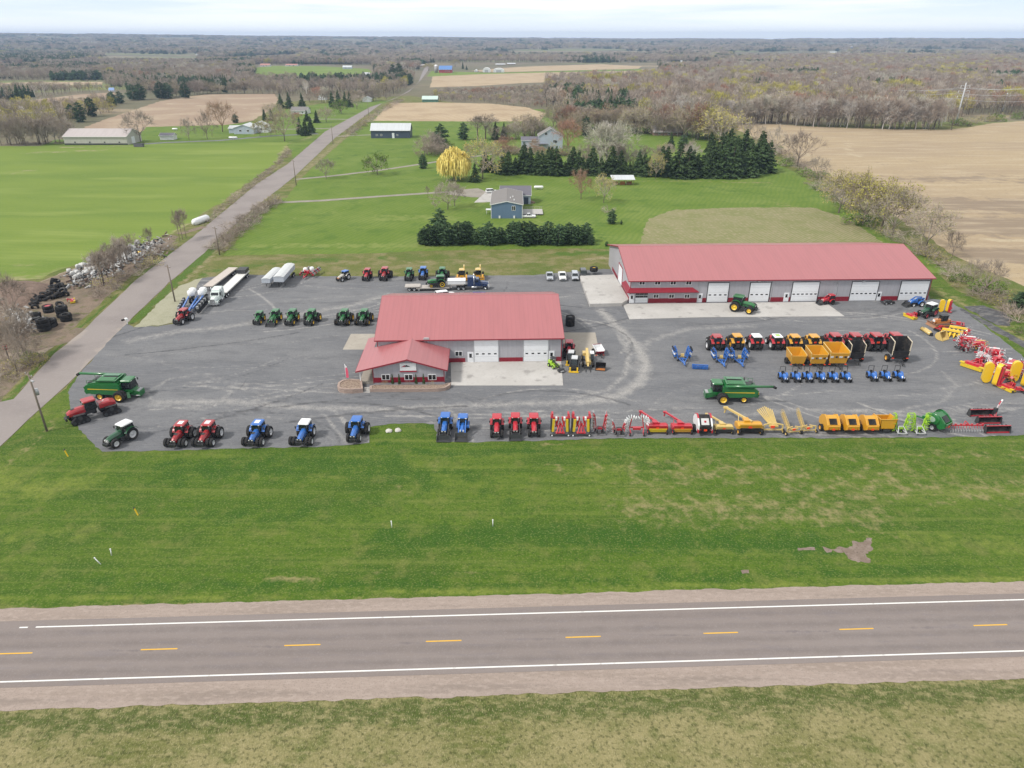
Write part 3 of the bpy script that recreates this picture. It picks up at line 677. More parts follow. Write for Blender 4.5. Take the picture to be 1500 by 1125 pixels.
def mandoor(root, x, z0, y=0.0, w=1.0, h=2.15, glass=True):
 m = MB(); m.box((x, y - 0.03, z0 + h/2),(w + 0.22,0.10, h + 0.12)); o = m.build('door', DOORW, root)
 if glass:
  p = MB(); p.box((x, y - 0.085, z0 + h*0.66),(w*0.5,0.03, h*0.40)); p.build('pane', PANE, o)
 q = MB(); q.box((x + w*0.38, y - 0.10, z0 + 1.0),(0.06,0.07,0.16)); q.build('handle', DARK, o)
 return o
def strip_x(root, name, mat, x0, x1, z0, z1, y=0.0, t=0.035):
 m = MB(); m.box(((x0 + x1)/2, y - t/2 + 0.005,(z0 + z1)/2),(x1 - x0, t, z1 - z0)); return m.build(name, mat, root)
# ---------------- the red roofed front building
R0 = at(822,529.5); FW = 36.9
EX = Vector((math.cos(YAW), math.sin(YAW),0)); EY = Vector((-math.sin(YAW), math.cos(YAW),0))
org = R0 - EX*FW
fb = empty('dealership_building', org, YAW)
tag(fb, 'grey metal sales and service building with pinkish red roof and gabled entrance wing', 'building')
he = face_pt(820,494, org,0)[1]
best = None
for k in range(200):
 dd = 5 + k*0.1; zr = he + dd*0.30
 v_ = face_pt(690,433, org, dd)[1]
 if best is None or abs(v_ - zr) < best[0]: best = (abs(v_ - zr), dd, zr)
FD = best[1]*2
gable(fb, FW, FD, he, best[1]*0.30,(WALLGREY, ROOFRED, TRIMRED), oh=0.5, ohg=0.45)
F = lambda u, v, y=0.0: face_pt(u, v, org, y)
wz = 1.05
dA = (F(695,530)[0], F(730,530)[0], F(712,498)[1]); dB = (F(767,530)[0], F(802.5,530)[0], F(785,498)[1])
wing = dict(xl=local(at(548,563), org)[0], xr=local(at(651.5,563), org)[0], yf=local(at(600,563.3), org)[1])
segs = [(wing['xr'] + 0.1, F(686,530)[0] - 0.6),(dA[1] + 0.15, dB[0] - 0.15),(F(813,530)[0] + 0.1, FW - 0.02)]
for a, b in segs: strip_x(fb, 'wainscot', MAROON, a, b,0.0, wz)
strip_x(fb, 'corner_trim', TRIMRED, FW - 0.12, FW + 0.03,0, he,0.0,0.06)
strip_x(fb, 'corner_trim', TRIMRED,-0.03,0.12,0, he,0.0,0.06)
cm = MB(); cm.box((FW + 0.015, FD/2,0.5),(0.03, FD - 0.05,1.0)); cm.build('wainscot', MAROON, fb)
overhead(fb, dA[0], dA[1],0.18, dA[2]); overhead(fb, dB[0], dB[1],0.18, dB[2])
mandoor(fb, F(689.5,530)[0],0.17); mandoor(fb, F(807.5,530)[0],0.17)
window(fb, F(672,520)[0],2.05,1.3,0.9)
fx = F(624.5,495.5)
m = MB(); m.box((fx[0],-0.25, fx[1]),(1.3,0.5,0.35),0, None,(0.7,1)); m.build('floodlight', STEEL, fb)
strip_x(fb, 'downspout', SEAM, F(657,530)[0] - 0.06, F(657,530)[0] + 0.06,0.2, he,-0.02,0.10)
xl, xr, yf = wing['xl'], wing['xr'], wing['yf']; yo = 0.55
ax, az = F(596,527.5, yf - yo); lx, lz = F(520.8,545.2, yf - yo); rx, rz_ = F(655.2,543.2, yf - yo)
slR = (az - rz_)/(rx - ax); slL = (az - lz)/(ax - lx)
TH = 0.14
wm = MB(); zr_ = az - 0.06; n_pts = [(xl,0),(xr,0),(xr, zr_ - (xr - ax)*slR),(ax, zr_),(xl, zr_ - (ax - xl)*slL)]
vs = [(x, yf, z) for x, z in n_pts] + [(x,-0.01, z) for x, z in n_pts]
wm.add(vs,[tuple(range(5)), tuple(range(9,4,-1))] + [(i,(i + 1) % 5,5 + (i + 1) % 5,5 + i) for i in range(5)]); wm.build('entrance_wall', WALLGREY, fb)
rm = MB(); tm = MB()
for (p, q, s) in (((lx, lz),(ax, az),1),((ax, az),(rx, rz_),-1)):
 pr = [(p[0], p[1]),(q[0], q[1]),(q[0], q[1] + TH),(p[0], p[1] + TH)]
 vs = [(x, yf - yo, z) for x, z in pr] + [(x,-0.012, z) for x, z in pr]
 rm.add(vs,[(0,1,2,3),(7,6,5,4),(3,2,6,7),(0,4,5,1),(0,3,7,4),(1,5,6,2)])
 pr = [(p[0], p[1] - 0.14),(q[0], q[1] - 0.14),(q[0], q[1] + TH + 0.01),(p[0], p[1] + TH + 0.01)]
 vs = [(x, yf - yo - 0.05, z) for x, z in pr] + [(x, yf - yo - 0.003, z) for x, z in pr]
 tm.add(vs,[(0,1,2,3),(7,6,5,4),(3,2,6,7),(0,4,5,1),(0,3,7,4),(1,5,6,2)])
 e = p if s > 0 else q
 tm.box((e[0] - 0.04*s, yf/2 - yo/2, e[1] + 0.02),(0.07,-yf + yo - 0.03,0.22))
yb = 6.0
pr = [(lx, lz),(-0.62, az - (ax + 0.62)*slL),(-0.62, az - (ax + 0.62)*slL + TH),(lx, lz + TH)]
vs = [(x,-0.006, z) for x, z in pr] + [(x, yb, z) for x, z in pr]
rm.add(vs,[(0,1,2,3),(7,6,5,4),(3,2,6,7),(0,4,5,1),(0,3,7,4),(1,5,6,2)])
ew = rm.build('entrance_roof', ROOFRED, fb); tm.build('roof_trim', TRIMRED, fb)
rc = MB(); rc.prism([(ax - 0.28, az + TH - 0.28*slL + 0.012),(ax, az + TH + 0.05),(ax + 0.28, az + TH - 0.28*slR + 0.012),(ax, az + TH - 0.03)], yf - yo + 0.02,-0.03); rc.build('ridge_cap', ROOFRED, ew)
strip_x(fb, 'wainscot', MAROON, xl, xr,0.5,1.55, yf)
strip_x(fb, 'corner_trim', TRIMRED, xl - 0.03, xl + 0.12,0.4, n_pts[4][1] - 0.02, yf,0.06); strip_x(fb, 'corner_trim', TRIMRED, xr - 0.12, xr + 0.03,0.4, n_pts[2][1] - 0.02, yf,0.06)
for u in (565,598.6,633): 
 wx, wzz = F(u,552.3, yf); window(fb, wx, wzz,1.35,0.95, yf)
post = MB(); px_, _z = F(528.5,560, yf + 0.1); post.box((px_, yf + 0.1, lz/2 + 0.3),(0.16,0.16, lz - 0.3)); post.build('porch_post', WHITE, fb)
post = MB(); post.box((px_,-0.6, lz/2 + 0.3),(0.16,0.16, lz - 0.3)); post.build('porch_post', WHITE, fb)
pf = MB(); pf.box(((px_ + xl)/2, yf/2 + 0.2,0.30),(xl - px_ + 0.6,-yf - 0.4,0.5)); pf.build('porch_floor', TANCONC, fb)
dm = mandoor(fb,0,0)   # glazed entrance door on the porch side of the wing
dm.rotation_euler = (0,0,-PI/2); dm.location = (xl, yf*0.55,0.56)
SIGNRED = paint('sign red',(0.36,0.03,0.05),0.5, dirt=0); SIGNBLK = paint('sign black',(0.03,0.03,0.04),0.5, dirt=0)
sx0, sz1 = F(585.3,532, yf); sx1, sz0 = F(610,542.3, yf); sw = sx1 - sx0; sh = sz1 - sz0
sg = MB(); sg.box(((sx0 + sx1)/2, yf - 0.10,(sz0 + sz1)/2),(sw,0.10, sh)); so = sg.build('sign', WHITE, fb)
hill = MB(); y_ = yf - 0.165
hill.prism([(sx0 + sw*a, sz0 + sh*b) for a, b in ((0.07,0.50),(0.20,0.64),(0.29,0.76),(0.36,0.70),(0.42,0.66),(0.50,0.55),(0.36,0.52),(0.2,0.51))], y_, y_ + 0.02)
hill.build('sign_emblem', SIGNRED, so)
hill = MB(); hill.prism([(sx0 + sw*a, sz0 + sh*b) for a, b in ((0.30,0.52),(0.36,0.72),(0.40,0.80),(0.46,0.72),(0.54,0.66),(0.64,0.54),(0.5,0.53))], y_ - 0.004, y_ + 0.015)
hill.build('sign_emblem', SIGNBLK, so)
ban = MB(); ban.box(((sx0 + sx1)/2, yf - 0.09, sz0 - 0.17),(sw*1.02,0.08,0.26)); ban.build('sign_band', SIGNRED, so)
def planter(name, label, outline, h, fill):
 p0 = Vector((*W([outline[0]])[0],0)); pts = [Vector((*q,0)) - p0 for q in Wz(outline, h)]
 r = empty(name, p0); tag(r, label, 'planter')
 m = MB(); n = len(pts); c = sum(pts, Vector())/n
 inn = [p + (c - p).normalized()*0.42 for p in pts]
 vs = [(p.x, p.y,0) for p in pts] + [(p.x, p.y, h) for p in pts] + [(p.x, p.y, h) for p in inn] + [(p.x, p.y, h - 0.12) for p in inn]
 fs = []
 for i in range(n):
  j = (i + 1) % n
  for k in range(3): fs.append((k*n + i, k*n + j,(k + 1)*n + j,(k + 1)*n + i))
 m.add(vs, fs); m.build('block_wall', BLOCK, r)
 s_ = MB(); s_.add([(p.x, p.y, h - 0.12) for p in inn],[tuple(range(n))]); s_.build('mulch_bed', fill, r)
 return r
planter('block_planter', 'round ended tan block planter beside the entrance steps',[(531.5,569),(530,556),(512,554.5),(502,556),(495.5,560),(494,565),(496.5,568.5),(504,570),(516,570.3)],0.95, MULCH)
planter('block_planter', 'long tan block planter under the entrance gable windows',[(541.5,569.5),(541.5,565),(548,563.6),(600,563.6),(651,563.3),(660.5,560),(659,564),(652,567.6),(642,569),(600,569.6)],0.75, MULCH)
st = empty('entrance_steps', at(537,576)); tag(st, 'pale concrete entrance steps between the two block planters', 'steps')
for k in range(4):
 m = MB(); m.box((0,0.30*k + 0.25,0.07 + 0.14*k),(1.25,0.5,0.14)); m.build('step', CONC, st)
# ---------------- the long shop
Q0, Q1 = at(921.5,444.5), at(1357.5,440.2)
YL = math.atan2(Q1.y - Q0.y, Q1.x - Q0.x); LW = (Q1 - Q0).length
lb = empty('machine_shop', Q0, YL)
tag(lb, 'long grey metal repair shop with red roof and five white overhead doors', 'building')
G = lambda u, v, y=0.0: face_pt(u, v, Q0, y, YL)
hl = G(1140,409)[1]
best = None
for k in range(260):
 dd = 6 + k*0.1; zr = hl + dd*0.235
 v_ = face_pt(1140,359.5, Q0, dd, YL)[1]
 if best is None or abs(v_ - zr) < best[0]: best = (abs(v_ - zr), dd, zr)
LD = best[1]*2
print('shop', LW, hl, LD, 'front', he, FD)
gable(lb, LW, LD, hl, best[1]*0.235,(WALLGREY, ROOFRED, TRIMRED), oh=0.5, ohg=0.6)
doors = [(1034.5,1064.5,414.5),(1095.5,1124.5,414),(1157,1195,413.3),(1242.5,1281,412.6),(1313.5,1354,411.8)]
bz = lambda x: 0.18
edges = []
for (a, b, t) in doors:
 v = 443; x0, x1 = G(a, v)[0], G(b, v)[0]; edges.append((x0, x1))
 overhead(lb, x0, x1,0.2, G((a + b)/2, t)[1], panes=6 if b - a > 36 else 4, pane_w=0.62, pane_h=0.30, trim=DARK)
md = [924.8,1024,1150,1284.5]
for u in md: mandoor(lb, G(u,444)[0],0.2, w=1.05)
x0, x1 = G(929.5,443)[0] + 0.1, G(948,443)[0]
gd = overhead(lb, x0, x1,0.2, G(939,428.8)[1], panes=3, prow=2, pane_w=1.0, pane_h=0.55)
for k in range(3):
 p = MB(); hh = (G(939,428.8)[1] - 0.2)/4; p.box((x0 + (x1 - x0)*(k + 0.5)/3,-0.095,0.2 + hh*3.5),(1.0,0.04,0.5)); p.build('window', PANE, gd)
cuts = sorted([(a - 0.15, b + 0.15) for a, b in edges] + [(G(u,444)[0] - 0.62, G(u,444)[0] + 0.62) for u in md] + [(x0 - 0.15, x1 + 0.15)])
prev = 0.02
for a, b in cuts:
 if a - prev > 0.15: strip_x(lb, 'wainscot', MAROON, prev, a,0.0,1.25)
 prev = max(prev, b)
strip_x(lb, 'wainscot', MAROON, prev, LW - 0.02,0.0,1.25)
for xx in (0.06, LW - 0.06): strip_x(lb, 'corner_trim', TRIMRED, xx - 0.09, xx + 0.07,0, hl,0,0.06)
for u in (1022,1127.5,1222): strip_x(lb, 'downspout', SEAM, G(u,440)[0] - 0.06, G(u,440)[0] + 0.06,0.2, hl,-0.02,0.10)
for u in (940.6,963.4,986.2,1009): window(lb, G(u,414)[0], G(u,414.3)[1],1.25,0.8)
for u in (961,983.6,1006.3): window(lb, G(u,434)[0], G(u,433.8)[1],1.15,0.8)
for u in (1112,1265):
 fx = G(u,411); m = MB(); m.box((fx[0],-0.2, fx[1] - 0.15),(0.9,0.4,0.25),0, None,(0.7,1)); m.build('floodlight', STEEL, lb)
cx1 = G(1021,426)[0]; cz0 = G(960,428.4,-1.1)[1]; cz1 = cz0 + 0.85
cn = MB()
vs = [(-0.9,-1.1, cz0),(cx1 + 0.3,-1.1, cz0),(cx1 - 1.2,0.0, cz1),(0.0,0.0, cz1),(-0.9,7.0, cz0),(0,6.2, cz1),(-0.9,-1.1, cz0 - 0.15),(cx1 + 0.3,-1.1, cz0 - 0.15),(cx1 + 0.3,0, cz0 - 0.15),(-0.9,7.0, cz0 - 0.15),(0,7.0, cz0 - 0.15),(0,0, cz0 - 0.15)]
cn.add(vs,[(0,1,2,3),(0,3,5,4),(0,6,7,1),(0,4,9,6),(1,7,8,2),(6,9,10,11),(6,11,8,7),(4,5,10,9)]); cn.build('canopy', MAROON, lb)
def plane_x0(u, v):
 a = (u - 750.0)/FPX; b = (562.5 - v)/FPX; d = Vector((a, _c + b*_s,-_s + b*_c))
 n_ = Vector((math.cos(YL), math.sin(YL),0)); t = (Q0 - Vector((0,0, CAM_H))).dot(n_)/d.dot(n_); p = Vector((0,0, CAM_H)) + d*t
 return (p - Q0).dot(Vector((-math.sin(YL), math.cos(YL),0))), p.z
m = MB(); m.box((-0.04,14.0,3.1),(0.12,5.6,4.4)); wd = m.build('side_door', DOORW, lb)
m = MB()
for yy in (11.05,16.95): m.box((-0.05, yy,3.1),(0.14,0.25,4.6))
m.box((-0.05,14.0,5.5),(0.14,6.15,0.25)); m.build('door_frame', TRIMRED, wd)
m = MB(); m.box((-0.02,5.4,0.95),(0.04,10.8,0.95)); m.build('wainscot', MAROON, lb)
m = MB(); m.box((-0.02,22.0,0.95),(0.04, min(9.8,(LD - 17.2)*2 - 0.4),0.95)); m.build('wainscot', MAROON, lb)
m = MB(); m.box((-0.02, LD/2, hl + 0.8),(0.1,1.4,0.5)); m.build('vent', STEEL, lb)
# ---------------- houses, barns and sheds round about
def house(name, label, cat, uL, uR, v, eave_v, ridge_v, depth, wall, roof, trim=WHITE, ridge='x', wins=(), doors=(), oh=0.5, door_col=None, yaw=None, extra=None, pitch=None, group=None):
 """front base from photo bearing uL to uR on row v; eave and ridge from their rows"""
 A, B = at(uL, v if not isinstance(v, tuple) else v[0]), at(uR, v if not isinstance(v, tuple) else v[1])
 yw = math.atan2(B.y - A.y, B.x - A.x) if yaw is None else yaw
 w = (B - A).length
 r = empty(name, A, yw); tag(r, label, cat, group)
 Fp = lambda u, vv, y=0.0: face_pt(u, vv, A, y, yw)
 h = Fp((uL + uR)/2, eave_v)[1]
 if ridge == 'x':
  rise = max(0.6, Fp((uL + uR)/2, ridge_v, depth/2)[1] - h)
  if pitch: rise = depth/2*pitch
 else: rise = max(0.6, Fp((uL + uR)/2, ridge_v)[1] - h)
 gable(r, w, depth, h, rise,(wall, roof, trim), ridge, oh, oh*0.7)
 for (u, vv, ww, hh) in wins:
  x, z = Fp(u, vv); window(r, x, z, ww, hh,0.0,2)
 for (u0, u1, vt) in doors:
  m = MB(); x0, zt = Fp(u0, vt); x1, _ = Fp(u1, vt); m.box(((x0 + x1)/2,-0.04, zt/2),(x1 - x0,0.1, zt)); m.build('door', door_col or DOORW, r)
 if extra: extra(r, w, depth, h, rise)
 return r
BEIGE = ribbed('beige siding',(0.47,0.46,0.42)); PINKROOF = ribbed('dusty pink roofing',(0.44,0.395,0.385),0.9,0.5,0.5)
PALEROOF = ribbed('pale metal roofing',(0.55,0.58,0.60),0.9,0.4,0.5); NAVY = ribbed('navy siding',(0.055,0.075,0.115))
PBLUE = ribbed('pale blue siding',(0.45,0.51,0.60),0.3); SHINGLE = paint('grey asphalt shingles',(0.21,0.20,0.195),0.9, dirt=0.4, spec=0.2)
DSHING = paint('slate blue shingles',(0.15,0.145,0.17),0.9, dirt=0.3, spec=0.2); HBLUE = ribbed('slate blue siding',(0.125,0.195,0.30),0.25,0.6,0.3,0.08)
GRNWALL = ribbed('green metal siding',(0.10,0.22,0.17)); GRNROOF = ribbed('mint roofing',(0.52,0.66,0.60),0.9,0.45); WHITEW = ribbed('white siding',(0.72,0.73,0.74),0.3)
BARNRED = ribbed('barn red boards',(0.33,0.035,0.045),0.4); BLUEROOF = ribbed('blue roofing',(0.10,0.22,0.50),0.9,0.45); BROWNW = paint('brown siding',(0.28,0.19,0.14),0.8)
REDROOF2 = paint('brick red roofing',(0.42,0.20,0.17),0.8)
def lb_extra(r, w, d, h, rise):
 for k in range(4):
  m = MB(); m.box((w*(0.17 + 0.235*k),-0.04,1.6),(0.9,0.1,0.7)); m.build('vent', DARK, r)
 m = MB(); m.box((w/2,-0.02,0.45),(w - 0.05,0.06,0.9)); m.build('skirting', DARK, r)
 m = MB(); m.box((w + 0.03, d*0.42,2.1),(0.1,4.2,4.0)); m.build('overhead_door', DOORW, r)
house('long_barn', 'long beige pole barn with dusty pink roof beyond the green crop field', 'barn',95.2,187.3,212.3,200,188.5,19, BEIGE, PINKROOF, extra=lb_extra)
house('garden_shed', 'small white shed with dark roof on the grass beside the long beige barn', 'shed',234.8,254.5,205,198.3,194.8,5.5, WHITEW, DSHING)
def wh_extra(r, w, d, h, rise):
 gable(r,9.5,8, h*0.82,1.4,(PBLUE, PALEROOF, WHITE), 'x',0.4,0.3,-5.2,5.0)
 gable(r,12,9, h*1.05,2.8,(WHITEW, PALEROOF, WHITE), 'y',0.4,0.3, w*0.62,8.5)
 window(r, w + 2.6, h*0.6,1.2,1.2,8.5)
house('white_house', 'white house with pale metal roof among bare trees left of the side road', 'house',343,372,196.5,187.5,182.8,15, PBLUE, PALEROOF, ridge='y', extra=wh_extra, wins=((352,191.5,1.4,1.1),(363,191.5,1.4,1.1)))
house('grey_roofed_house', 'low house with grey shingle roof half hidden by dark spruces', 'house',426,450,167,162,156.5,12, WHITEW, SHINGLE, wins=((432,164.8,1.2,1.1),(443,164.8,1.2,1.1)))
house('white_garage', 'white gabled garage behind the dark spruces by the side road', 'garage',466,477,146.5,141.5,138,9, WHITEW, PALEROOF, ridge='y', doors=((468.5,474.5,142.5),))
house('white_outbuilding', 'white outbuilding with rounded pale roof near the bend of the side road', 'shed',531,543,149.5,144.5,141.5,10, WHITEW, PALEROOF, ridge='y', doors=((534,540,145.3),))
house('navy_barn', 'dark navy barn with pale metal roof on the lawn right of the side road', 'barn',543.8,601,202.5,190.6,180.6,11.5, NAVY, PALEROOF, wins=((552,197.8,1.1,0.9),(558.5,197.8,1.1,0.9),(582,197.8,0.9,0.9)), doors=((574,577.5,194.8),))
house('green_shed', 'green metal shed with mint roof at the far edge of the straw field', 'shed',618.5,641,149.6,145.2,140.6,10, GRNWALL, GRNROOF, trim=GRNROOF, doors=((627,632,146.3),), door_col=GRNWALL)
def bh_extra(r, w, d, h, rise):
 ro = gable(r,12.0,9.5, h*0.72,2.6,(PBLUE, DSHING, WHITE), 'x',0.4,0.3,3.0, d + 0.1)
 m = MB(); m.box((13.2, d + 0.05,1.4),(1.8,0.1,2.6)); m.build('garage_door', NAVY, r)
 for xx in (0.0, w): strip_x(r, 'corner_trim', WHITE, xx - 0.09, xx + 0.09,0, h - 0.05,0,0.05)
 for k,(xx, yy) in enumerate(((w*0.62,6),(w*0.74,3.5),(w*0.7,9))):
  m = MB(); s_ = rise/(w/2); m.cyl((xx, yy, h + (w - xx)*s_),(xx, yy, h + (w - xx)*s_ + 0.7),0.14, n=8); m.build('roof_vent', WHITE, r)
 for xx in (w*0.27, w*0.74):
  m = MB(); m.box((xx,-0.12,0.55),(0.6,0.3,0.9)); m.build('utility_box', WHITE, r)
 m = MB(); m.box((w + 3.9,9.0,0.55),(7.8,8.5,0.16))
 for xx in (0.6,3.2,5.8): m.box((w + xx,4.9,0.26),(0.14,0.14,0.5))
 for k in range(9): m.box((w + 0.4 + 0.9*k,13.2,1.0),(0.05,0.05,0.75))
 m.box((w + 3.9,13.2,1.4),(7.8,0.1,0.08)); m.build('deck', paint('weathered deck boards',(0.42,0.41,0.39),0.85, dirt=0.3), r)
 m = MB(); m.box((-1.2,8,1.6),(2.0,2.4,0.12)); m.box((-1.9,7,0.8),(0.1,0.1,1.6)); m.box((-1.9,9,0.8),(0.1,0.1,1.6)); m.build('porch_canopy', WHITE, r)
house('blue_house', 'slate blue house with grey shingle gable behind the clipped evergreen row', 'house',719.6,765,320,299.8,295,25, HBLUE, SHINGLE, ridge='y', wins=((752.3,305,1.1,1.5),), extra=bh_extra, oh=0.35)
def lbh_extra(r, w, d, h, rise):
 gable(r,10,7, h*0.62,1.6,(PBLUE, DSHING, WHITE), 'x',0.4,0.3,-10.2,3.0)
 m = MB(); m.box((1.8,-1.2,2.9),(7,2.6,0.18))
 for xx in (-1.4,1.8,5.0): m.box((xx,-2.3,1.4),(0.16,0.16,2.8))
 m.build('porch', DSHING, r)
 window(r, w*0.72, h*0.55,1.3,1.4)
house('pale_blue_house', 'pale blue house with porch behind the tall spruce windbreak', 'house',789,824,218,199,188.3,11, PBLUE, SHINGLE, ridge='y', wins=((800,196,1.4,1.4),(812,207,1.3,1.4)), extra=lbh_extra)
house('brown_house', 'low brown house with pale roof under budding trees behind the windbreak', 'house',957,1000,198.5,193,184,13, BROWNW, PINKROOF, wins=((966,195.8,1.4,1.0),(980,195.8,1.4,1.0),(992,195.8,1.4,1.0)))
A = at(897,271.5); sh = empty('picnic_shelter', A,0.0); tag(sh, 'open sided wood shelter with pale roof in front of the spruce windbreak', 'shelter')
w_ = (at(928,271.5) - A).length
for xx in (0.2, w_*0.33, w_*0.66, w_ - 0.2):
 for yy in (0.1,4.4):
  m = MB(); m.box((xx, yy,1.25),(0.18,0.18,2.5)); m.build('post', BROWNW, sh)
m = MB(); m.quad((-0.5,-0.7,2.45),(w_ + 0.5,-0.7,2.45),(w_ + 0.5,5.2,3.5),(-0.5,5.2,3.5)); m.quad((-0.5,-0.7,2.62),(w_ + 0.5,-0.7,2.62),(w_ + 0.5,5.2,3.66),(-0.5,5.2,3.66))
for (a, b) in (((-0.5,-0.7),(w_ + 0.5,-0.7)),((w_ + 0.5,5.2),(-0.5,5.2))):
 z = 2.45 if a[1] < 0 else 3.5; m.quad((a[0], a[1], z),(b[0], b[1], z),(b[0], b[1], z + 0.17),(a[0], a[1], z + 0.17))
m.quad((-0.5,-0.7,2.45),(-0.5,5.2,3.5),(-0.5,5.2,3.66),(-0.5,-0.7,2.62)); m.quad((w_ + 0.5,-0.7,2.45),(w_ + 0.5,5.2,3.5),(w_ + 0.5,5.2,3.66),(w_ + 0.5,-0.7,2.62))
m.build('roof', PALEROOF, sh)
for k in range(3):
 wp = empty('firewood_stack', A + Vector((w_*(0.18 + 0.32*k),1.6,0))); tag(wp,('left', 'middle', 'right')[k] + ' stack of brown split logs under the open shelter', 'firewood', 'firewood under the shelter')
 m = MB()
 for i in range(9):
  for j in range(6): m.cyl((-0.95 + 0.24*i + random.uniform(-.03,.03),-0.4,0.14 + 0.24*j),(-0.95 + 0.24*i,0.5,0.14 + 0.24*j),0.12, n=6)
 m.build('logs',[ORANGE if k == 1 else paint('split wood',(0.30,0.16,0.09),0.9)], wp)
def barn_extra(r, w, d, h, rise):
 for k in range(3): window(r, w*(0.5 + 0.15*k), h*0.45,1.2,1.2)
house('red_barn', 'red barn with bright blue roof beside the far end of the side road', 'barn',643,662,106.8,101.8,96.3,24, BARNRED, BLUEROOF, extra=barn_extra)
si = empty('concrete_silo', at(639,106.5)); tag(si, 'grey silo with white dome beside the red and blue barn', 'silo')
m = MB(); m.cyl((0,0,0),(0,0,12),3.2, n=20); m.build('shaft', paint('silo concrete',(0.35,0.34,0.34),0.9), si)
m = MB(); m.lathe([(3.2*math.cos(a),12 + 2.6*math.sin(a)) for a in [0,.4,.8,1.2,1.55]],(0,0,0), 'Z',20); m.build('dome', WHITE, si)
def hoop(name, label, u0, u1, v, hv):
 a, b = at(u0, v), at(u1, v); r = empty(name,(a + b)/2); tag(r, label, 'shed')
 w = (b - a).length/2; h = hz(a.x, a.y, hv); m = MB()
 prof = [(-w,0)] + [(w*math.cos(t),0.35*h + 0.65*h*math.sin(t)) for t in [PI - PI*k/10 for k in range(11)]] + [(w,0)]
 m.prism(prof,0,26); m.build('cover', WHITEW, r)
 m = MB(); m.box((0,-0.06, h*0.28),(w*0.9,0.12, h*0.56)); m.build('door', SEAM, r)
hoop('hoop_shed', 'tall white hoop shed at the edge of the far straw field',707,718.3,106,99.2)
hoop('hoop_shed', 'wide white hoop shed, right of the tall one at the far straw field',722.5,738.5,106,100)
hoop('hoop_shed', 'smallest white domed bin left of the two hoop sheds',695,699,105.5,102)
k = 0
for (nm, lab, a, b, v, e, r_, wl, rf) in (
 ('farm_shed', 'long pale roofed shed at the wood edge behind the hoop sheds',726,740,95.6,94.4,93.2, BROWNW, PALEROOF),('farm_shed', 'pale roofed shed, second one along the wood edge behind the hoop sheds',743,755,94.8,93.5,92.2, BROWNW, PALEROOF),
 ('farmhouse', 'white farmhouse with brick red roof, leftmost beyond the distant green field',381,395,97.4,95.5,93.2, WHITEW, REDROOF2),('farmhouse', 'long white farmhouse with red roof beyond the middle of the distant green field',418,435,97,95.4,93.6, WHITEW, REDROOF2),
 ('farmhouse', 'pale grey bungalow at the right end of the distant green field',502,515,101,98.4,96.0, PBLUE, PALEROOF),('farmhouse', 'white cottage in the bare trees left of the far side road',531,541,113.5,109.6,106, WHITEW, PALEROOF),
 ('farmhouse', 'white house among tall pines near the far end of the side road',573,588,117.5,114.4,111.5, WHITEW, SHINGLE),('farmhouse', 'long low house with pinkish roof at the top of the side road',603,622,97.6,95.8,94, BROWNW, PINKROOF),
 ('farmhouse', 'white house with blue door at the crest of the side road',569,576,98,96,94, WHITEW, SHINGLE),('farmhouse', 'small white house near the far green strip on the left',287,296,81.8,80.2,78.4, WHITEW, PALEROOF),
 ('farm_shed', 'small white shed at the edge of the narrow tilled field',160,167,134.5,131.5,128.6, WHITEW, BLUEROOF),('farm_shed', 'long white farm building beside the distant dark silo',1215,1226,78.5,77.2,75.6, WHITEW, PALEROOF),
 ('white_shed', 'tiny white pump house in the bare wood right of the far fields',997,999.4,92.5,90,88.5, WHITEW, PALEROOF)):
 ww = (at(b, v) - at(a, v)).length
 house(nm, lab, 'house' if 'house' in nm else 'shed', a, b, v, e, r_, min(ww*0.6,20), wl, rf, wins=(((a*0.65 + b*0.35),(v + e)/2, ww*0.12,1.3),((a*0.3 + b*0.7),(v + e)/2, ww*0.12,1.3)), oh=0.6)
si = empty('farm_silo', at(1246,78)); tag(si, 'dark blue silo rising from the wood on the right horizon', 'silo')
m = MB(); m.cyl((0,0,0),(0,0,26),5, n=18); m.build('shaft', NAVY, si)
m = MB(); m.cyl((0,0,26),(0,0,29),5,1,18); m.build('cap', PALEROOF, si)
for (u, v, s_) in ((1010,60.6,1),(1022,60.4,1.5),(1003,61.2,0.8),(893,62,0.8),(208,60.8,1)):
 p = at(u,66); r = empty('white_barn',(p.x, p.y, relief(p.x, p.y) - 0.5)); tag(r, {1010: 'white barn far off below the right horizon, middle of three',1022: 'largest white barn far off below the right horizon',1003: 'smallest white barn far off below the right horizon',893: 'lone white barn far off near the middle of the horizon',208: 'lone white barn on the far left wooded ridge'}[u], 'barn')
 gable(r,46*s_,18,9,5,(WHITEW, PALEROOF, WHITE), oh=0.5)
# ------------------------------------------------------------------ machines: every builder makes the parts of one machine, front towards +x
def wheel(root, x, y, R, w, rim=SILVER, name='wheel', side=1, n=22, lug=0.045, hub=0.56, face=None):
 """tyre with its rim as a sub-part; side = which way the dish faces"""
 t = MB(); a, b = -w/2, w/2
 t.lathe([(R*hub, a*0.9),(R*0.80, a),(R*0.95, a*0.92),(R, a*0.5),(R, b*0.5),(R*0.95, b*0.92),(R*0.80, b),(R*hub, b*0.9)],(0,0,0), 'Y', n*2, lug=-lug if lug else 0)
 o = t.build(name, BLACK, root,(x, y, R))
 m = MB(); s = side
 m.lathe([(R*hub*1.02, s*w*0.46),(R*hub*0.92, s*w*0.40),(R*hub*0.80, s*w*0.10),(R*hub*0.42, s*w*0.06),(R*0.20, s*w*0.22),(0.001, s*w*0.24)],(0,0,0), 'Y',16)
 m.lathe([(R*hub*1.02,-s*w*0.44),(R*hub*0.9,-s*w*0.3),(0.001,-s*w*0.25)],(0,0,0), 'Y',16)
 m.build('rim', rim, o)
 return o
